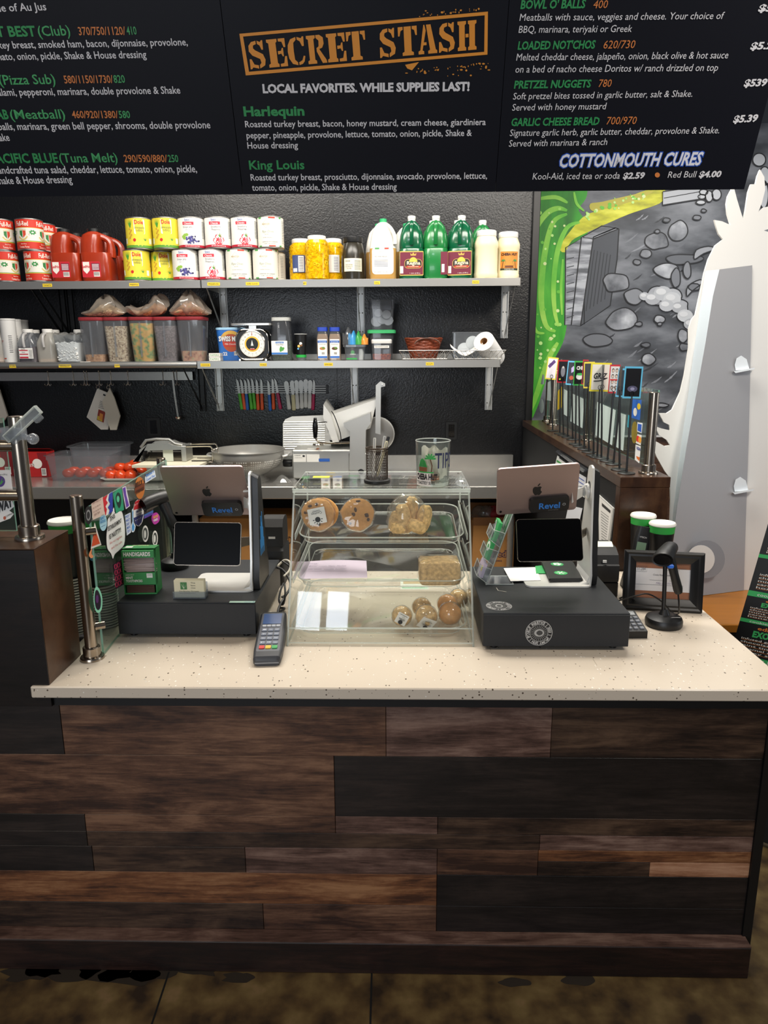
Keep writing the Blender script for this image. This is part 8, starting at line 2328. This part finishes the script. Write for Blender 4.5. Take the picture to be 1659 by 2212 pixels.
b = MB('#e6e8ec'); sheetpx(b, [(1246, 1020), (1266, 1032), (1262, 1075), (1240, 1060)], .004); sheetpx(b, [(1228, 1092), (1258, 1098), (1252, 1124), (1222, 1120)], .0045); b.obj('sheets', t)
b = MB('#3a5ab0')
for k in range(5): b.ribbon([(1248 - k, 1030 + k * 8), (1262 - k, 1039 + k * 8)], 1.6, fx(.005))
b.obj('handwriting', t)
t = thing('label_rail', 'clear label rail holding a green edged sheet under the half wall cap', 'label rail')
b = MB('poly_dark'); sheetpx(b, [(1200, 976), (1204, 972), (1262, 1014), (1258, 1020)], .02, .018); b.obj('rail', t)
b = MB('#e6e8e2').poly([(1204, 984), (1232, 1004), (1222, 1022), (1198, 1008)], fx(.006)); b.use('#3fa04a').poly([(1203, 993), (1214, 1001), (1213, 1004), (1202, 997)], fx(.0066)); b.use('ink').ribbon([(1208, 988), (1226, 1001)], 3, fx(.0066)); b.obj('sheet', t)

# ------------------------------------------------------------------ table number stands along the half wall cap
tops = {0: ((1181, 772, 1203, 820), '#e0c83a', '#ddd6da', 0), 1: ((1204, 778, 1228, 827), '#b8202c', '#1b1b20', 1), 2: ((1225, 780, 1248, 832), '#5fb4d8', '#20202c', 2), 3: ((1239, 780, 1265, 833), '#3fae4a', '#101612', 3), 4: ((1257, 777, 1271, 831), '#b8202c', '#201618', 0), 5: ((1262, 782, 1283, 839), '#e0c83a', '#17171a', 0), 6: ((1275, 784, 1319, 846), '#e6d83a', '#e6e2d6', 6), 7: ((1315, 788, 1339, 850), '#c8303a', '#e2dcd8', 7), 8: ((1334, 796, 1350, 858), '#5fb4d8', '#202630', 0), 9: ((1347, 792, 1387, 861), '#5fb4d8', '#0c0d12', 9)}
bases = [(1194, 931), (1209, 937), (1217, 941), (1226, 945), (1237, 950), (1243, 960), (1252, 965), (1262, 971), (1272, 977), (1282, 984), (1290, 988), (1299, 990), (1312, 996), (1325, 1003), (1338, 1015), (1353, 1023)]
cardfor = {0: 0, 2: 1, 4: 2, 6: 3, 7: 4, 8: 5, 10: 6, 12: 7, 13: 8, 15: 9}
where = ['farthest back on the half wall', 'second from the back', 'third from the back', 'fourth from the back', 'fifth from the back', 'sixth from the back', 'seventh from the back', 'eighth from the back', 'eighth from the front', 'seventh from the front', 'sixth from the front', 'fifth from the front', 'fourth from the front', 'third from the front', 'second from the front', 'nearest, beside the steel post']
cdesc = {0: 'yellow edged white card', 1: 'red edged dark card', 2: 'blue edged dark card', 3: 'green edged dark card', 4: 'small red card', 5: 'yellow edged black card', 6: 'big yellow edged GRIZ card', 7: 'red edged card of faces', 8: 'narrow blue edged card', 9: 'blue edged black card'}
for i, (bx, by) in enumerate(bases):
    c = W(bx, by, Z=HW)
    ck = cardfor.get(i)
    (l, t_, r, bt), ec, fc, art = tops[ck] if ck is not None else ((bx - 6, 775 + i * 1.2, bx + 12, 829 + i * 1.4), '#2a2a2e', '#2a2a2e', 0)
    cc = W((l + r) / 2, (t_ + bt) / 2, Y=c.y)
    lb = 'black table number stand with ' + (cdesc[ck] if ck is not None else 'a card hidden by its neighbours') + ', ' + where[i]
    if len(lb.split()) > 16: lb = 'table number stand with ' + (cdesc[ck] if ck is not None else 'a hidden card') + ', ' + where[i]
    t = thing('table_number_stand', lb, 'table number', (c.x, c.y, HW + .0003), group='table number stands')
    MB('black').lathe([(.032, 0), (.033, .002), (.031, .004), (.006, .006)], 22).obj('base', t)
    zc = cc.z - HW; xo = cc.x - c.x
    hc = (W((l + r) / 2, t_, Y=c.y).z - W((l + r) / 2, bt, Y=c.y).z); wc = (W(r, 800, Y=c.y).x - W(l, 800, Y=c.y).x)
    zp = zc - hc * .42
    MB('black').tube([(0, 0, .004), (xo * .6, 0, zp * .6), (xo, .003, zp)], .0042, 8).obj('pole', t)
    MB('black').tube([(xo + .008 * math.cos(a_), -.003, zp + .008 + .009 * math.sin(a_)) for a_ in [2 * PI * q / 14 for q in range(14)]], .0011, 5, True).obj('ring_clip', t)
    yaw = {0: -.2, 1: .15, 2: -.2, 3: .2, 4: .6, 5: -.35, 6: -.05, 7: .2, 8: -.4, 9: .04}.get(ck, 1.42)
    wc = min(wc / max(.5, math.cos(yaw)), hc * .72)
    M_ = T(xo, .0, zc) @ rotz(yaw) @ roty({0: .1, 2: .06, 5: -.02, 8: .06}.get(ck, .02))
    F_ = lambda e: (lambda x, z: M_ @ V((x, -e, z)))
    b = MB(ec + ':.4').at(M_).box(-wc / 2, wc / 2, 0, .0015, -hc / 2, hc / 2); b.at()
    b.use(fc + ':.35').rect(-wc * .42, -hc * .44, wc * .42, hc * .44, F_(.0004))
    if art == 6: b.use('ink').text('GRIZ', F_(.0009), 0, -hc * .05, hc * .2, wc * .66, 'C', .03, .25).ribbon(smooth([(-wc * .32, -hc * .14), (0, -hc * .12), (wc * .34, -hc * .02)], 4), hc * .035, F_(.0009))
    elif art == 1: b.use('#8a8a92').poly(disc(wc * .2, 12, 0, 0, hc * .24), F_(.0009)); b.use('#d8d0c8').poly(disc(wc * .1, 10, 0, hc * .18), F_(.0013)); b.use('#d8d84a').poly(disc(wc * .08, 10, -wc * .25, -hc * .34), F_(.0013))
    elif art == 2: b.use('#b9a8d8').poly([(-wc * .1, -.0), (wc * .2, hc * .1), (wc * .05, hc * .3), (-wc * .15, hc * .2)], F_(.0009)); b.use('#b0503a').poly(disc(wc * .2, 12, -wc * .05, -hc * .2), F_(.0009))
    elif art == 3: b.use('#d8dcd6').text('CHE', F_(.0009), 0, hc * .15, hc * .14, wc * .6, 'C', .05).poly(disc(wc * .3, 14, 0, -hc * .14, hc * .12), F_(.0009)); b.use('#3fae4a').poly(disc(wc * .3, 14, .002, -hc * .04, hc * .05), F_(.0012))
    elif art == 7:
        for r_ in range(4):
            for k in range(2): b.use('#3a3232').poly(disc(wc * .13, 10, -wc * .18 + k * wc * .36, hc * (.3 - r_ * .2), hc * .075), F_(.0009)); b.use('#d8c0ae').poly(disc(wc * .1, 10, -wc * .18 + k * wc * .36, hc * (.29 - r_ * .2), hc * .05), F_(.0012))
        b.use('#c8302c').rect(-wc * .4, -hc * .05, wc * .4, hc * .0, F_(.0015))
    elif art == 9: b.use('#4a4a66').poly(disc(wc * .28, 14, 0, -hc * .2, hc * .1), F_(.0009)); b.use('#8a8aa8').poly(disc(wc * .12, 10, 0, -hc * .2, hc * .05), F_(.0012))
    elif ck == 0: b.use('#5a3a7a').poly([(-wc * .4, hc * .1), (wc * .1, hc * .4), (wc * .3, hc * .3), (-wc * .2, hc * .0)], F_(.0009)); b.use('ink').text('SOOO', F_(.0012), -wc * .1, hc * .16, hc * .08, wc * .4, 'C')
    b.obj('card', t)

# ------------------------------------------------------------------ glass guard on the right half wall
t = thing('glass_guard', 'glass guard with payment decals on the right half wall, behind the number stands', 'glass guard')
gp = [(1388, 1023), (1270, 952), (1194, 918), (1150, 894)]
gtops = [(1402, 847), (1283, 820), (1200, 800), (1156, 798)]
P3 = [W(x, y, Z=HW) for x, y in gp]
xg = P3[0].x
for (q, tp) in zip(P3, gtops):
    z = min(W(tp[0], tp[1], Y=q.y).z, 1.57)
    post(t, min(.985, max(.95, q.x)), min(q.y, YW - .1), HW, z - HW, .0185)
pr3 = Pane((.965, 2.72), (.965, 4.72), HW + .02, 1.535, 1)
if pr3.n.x > 0: pr3.n = -pr3.n
pr3.glass(t)
def dec(parts):
    b = MB(); e = .001
    for c, pts in parts:
        if callable(pts): b.use(c); pts(b)
        else: b.use(c).poly(pts, pr3.f(e)); e += .0003
    b.obj('decal', t)
def TT(s_, x, y, cap, x1, y1, bold=0): return lambda b: pr3.txt(b, s_, x, y, cap, x1, y1, .003, bold)
dec([('#e3e6ea', [(1377, 912), (1388, 914), (1386, 936), (1376, 932)]), ('#2a5ab8', [(1378, 915), (1386, 917), (1385, 934), (1377, 930)])])
dec([('#e6e4de', [(1375, 937), (1386, 940), (1384, 962), (1373, 957)]), ('#d8302c', E_(1378, 948, 3.4, 7)), ('#e8a03a', E_(1382, 950, 3.4, 7))])
dec([('#eceae6', [(1373, 960), (1384, 964), (1381, 1001), (1371, 993)]), ('#2a3a8a', TT('VISA', 1374, 970, 7, 1383, 974, .03)), ('#d8702c', [(1374, 985), (1382, 988), (1381, 996), (1376, 991)])])
dec([('#2a62b8', [(1366, 862), (1386, 864), (1382, 908), (1362, 902)]), ('#e6e4da', E_(1372, 890, 4, 9)), ('#d8b82c', E_(1380, 878, 4, 7))])
dec([('#8a7a2c', smooth([(1367, 914), (1375, 914), (1376, 950), (1368, 957), (1364, 940)], 3, True))])
dec([('#3fb0c8', [(1357, 896), (1362, 899), (1360, 926), (1355, 922)])])
dec([('#d8b82c', [(1205, 845), (1214, 834), (1213, 880), (1204, 886)])])
for pts in ([(1180, 828), (1190, 822), (1190, 866), (1178, 864)], [(1172, 808), (1176, 812), (1175, 830), (1168, 830)], E_(1170, 877, 5, 16), [(1218, 840), (1228, 846), (1226, 900), (1216, 894)], [(1236, 850), (1262, 862), (1258, 925), (1232, 910)], [(1290, 868), (1330, 886), (1322, 962), (1286, 940)], [(1334, 890), (1352, 896), (1346, 974), (1328, 964)]):
    dec([('#cfe0da', pts)])

# ------------------------------------------------------------------ orange bench, cardboard cut-out seen from behind, black rack
ZB = .5
yb0 = W(1550, 1349, Z=ZB).y; yb1 = 4.3
t = thing('bench', 'glossy orange brown wooden bench beyond the counter under the cut-out', 'bench')
MB('bench_orange').box(1.06, 3.0, yb0, yb1, ZB - .04, ZB, .004).obj('top', t)
MB('black_matte').box(1.1, 2.95, yb0 + .03, yb1 - .03, 0, ZB - .04).obj('base', t)
ys2 = W(1610, 1275, Z=ZB).y
t = thing('cardboard_cutout', 'tall white cardboard cut-out with leafy top seen from its back, standing on the bench', 'cut-out', (1.6, ys2, ZB + .0006))
O = t.location
def pc_(e):
    def f(x, y):
        p = W(x, y, Y=ys2 + e) - O
        p.z = max(p.z, .0002)
        return p
    return f
out = [(1450, 1278), (1446, 1150), (1449, 1080), (1447, 1032), (1436, 1018), (1418, 986), (1404, 948), (1420, 955), (1436, 964), (1448, 962), (1440, 950), (1424, 940), (1414, 920), (1430, 926), (1448, 930), (1446, 918), (1434, 912), (1424, 893), (1440, 893), (1452, 885), (1470, 846), (1478, 812), (1488, 750), (1488, 710), (1494, 690), (1502, 680), (1515, 620), (1521, 590), (1530, 560), (1545, 530), (1562, 517), (1552, 505), (1546, 486), (1543, 475), (1560, 478), (1578, 486), (1571, 462), (1569, 440), (1572, 424), (1581, 407), (1586, 407), (1592, 430), (1603, 466), (1606, 474), (1610, 455), (1616, 415), (1622, 398), (1632, 398), (1636, 380), (1642, 366), (1651, 382), (1653, 410), (1646, 438), (1638, 458), (1650, 448), (1672, 444), (1688, 430), (1700, 445), (1692, 470), (1668, 492), (1650, 498), (1674, 505), (1700, 540), (1722, 600), (1745, 700), (1775, 800), (1790, 1000), (1790, 1280)]
MB('foam_white').sheet(out, pc_(0), -.012).obj('front_sheet', t)
# easel flap: folded strip and grey leaf, standing off the sheet
def off(x, y, d): return W(x, y, Y=ys2 - d) - O
stripL = [(1525, 585), (1513, 625), (1470, 950), (1430, 1272)]
b = MB('#b9c2c8:.7')
Lf = [off(1521, 586, .003), off(1466, 900, .004), off(1446, 1272, .006)]
Rt_ = [off(1555, 582, .05), off(1512, 800, .11), off(1446, 1278, .2)]
edge = [(1554, 582), (1540, 640), (1524, 740), (1506, 840), (1484, 960), (1462, 1100), (1446, 1225)]
l2 = [(1524, 585), (1516, 640), (1502, 740), (1489, 840), (1472, 960), (1455, 1100), (1447, 1225)]
va = [off(x, y, .003) for x, y in l2]; vb = [off(x, y, .03 + .12 * k / 6) for k, (x, y) in enumerate(edge)]
n_ = len(va)
b.add(va + vb, [(i, i + 1, n_ + i + 1, n_ + i) for i in range(n_ - 1)]).add([p + V((0, .003, 0)) for p in va + vb], [(i, n_ + i, n_ + i + 1, i + 1) for i in range(n_ - 1)])
b.obj('folded_strip', t)
vc = [off(x, y, .005) for x, y in ((1625, 573), (1624, 640), (1622, 740), (1620, 840), (1617, 960), (1612, 1100), (1608, 1225))]
b = MB('foam_grey').add(vb + vc, [(i, i + 1, n_ + i + 1, n_ + i) for i in range(n_ - 1)]).add([p + V((0, .003, 0)) for p in vb + vc], [(i, n_ + i, n_ + i + 1, i + 1) for i in range(n_ - 1)])
lo = [vb[-1], vc[-1], off(1607, 1275, .005), off(1446, 1277, .15)]
lo2 = [p for p in lo]
lo[2].z = max(lo[2].z, .001); lo[3].z = .001
b.add(lo, [(0, 1, 2, 3)])
b.obj('easel_flap', t)
for cx, cy in ((1605, 790), (1603, 1052)):
    b = MB('#dfe4e8:.6')
    pts = [(cx - 16 + 0, cy + 10), (cx - 18, cy - 2), (cx - 14, cy - 16), (cx - 4, cy - 22), (cx + 8, cy - 14), (cx + 14, cy + 8)]
    b.poly(pts, lambda x, y: off(x, y, .035)); 
    b.loft([[off(cx - 20, cy + 12, .05), off(cx + 26, cy + 4, .05), off(cx + 24, cy + 8, .05), off(cx - 16, cy + 16, .05)], [off(cx - 20, cy + 12, .02), off(cx + 26, cy + 4, .02), off(cx + 24, cy + 8, .02), off(cx - 16, cy + 16, .02)]])
    b.obj('lock_tab', t)
c_ = off(1535, 1207, .13)
for nm, col, cx, r_, e in (('finger_hole', '#8a8c92:.8', 1526, 40, .118), ('hole_rim', 'foam_white', 1514, 30, .120)):
    MB(col).poly(disc(r_, 28, cx, 1208, r_ * 1.02), lambda x, y: off(x, y, e + (1616 - x) / 170 * .012)).obj(nm, t)
# black rack with printed packets beside the counter
t = thing('display_rack', 'leaning black display rack with orange and green printed panels at the right picture edge', 'display rack', (1.3, 2.35, 0))
O = t.location
yr0 = 2.35
rk = lambda x, y: W(x, y, Y=yr0)
tp, bt2 = W(1668, 1100, Y=yr0), W(1588, 1375, Y=yr0)
slope = (tp - bt2).normalized()
L0 = bt2 + slope * (-(bt2.z - .02) / slope.z)
rt3 = V((.8, -.6, 0)).normalized()
nrm = rt3.cross(slope).normalized()
if nrm.y > 0: nrm = -nrm
Lr = (tp - L0).length + .25
RK = lambda e: (lambda u, v: L0 - O + rt3 * u + slope * v + nrm * e)
b = MB('black').loft([[RK(0)(0, 0), RK(0)(.42, 0), RK(0)(.42, Lr), RK(0)(0, Lr)], [RK(-.03)(0, 0), RK(-.03)(.42, 0), RK(-.03)(.42, Lr), RK(-.03)(0, Lr)]]); b.obj('panel', t)
b = MB('black').loft([[(x, y, 0) for x, y in ((.1, .1), (.6, .1), (.6, -.2), (.3, -.2))], [(x, y, .03) for x, y in ((.1, .1), (.6, .1), (.6, -.2), (.3, -.2))]])
b.obj('foot_base', t)
def vfor(py): 
    best = min(range(0, 300), key=lambda k: abs(WPy(RK(0)(0, Lr * k / 300) + O) - py)); return Lr * best / 300
def WPy(p):
    d = p - CAM; return 1106 - FPX * d.dot(UP) / d.dot(FW)
for k, (y0, y1) in enumerate(((1150, 1205), (1205, 1285), (1285, 1340), (1340, 1420), (1480, 1600), (1600, 1740), (1740, 1860))):
    v0, v1 = vfor(y1), vfor(y0); hh = v1 - v0
    b = MB('#c8702c').text('edible', RK(.0012), .06, v0 + hh * .86, hh * .09, .07, bold=.02); b.use('#2f9a52').text('EXOTIC', RK(.0012), .05, v0 + hh * .66, hh * .16, .09, bold=.05).rect(0, v0, .18, v0 + hh * .14, RK(.0012))
    b.use('#d8d5cf').text('cookies & bars', RK(.0016), .03, v0 + hh * .03, hh * .08, .12)
    for q in range(5):
        b.use('#d8d5cf').text(('infused gummies', 'chocolate bars', 'mint tincture', 'caramel chews', 'honey sticks')[q], RK(.0012), .02, v0 + hh * (.56 - q * .085), hh * .055, .15)
        b.use('#c8702c').rect(.02, v0 + hh * (.545 - q * .085), .16, v0 + hh * (.551 - q * .085), RK(.0012))
    b.obj('printed_panel', t)
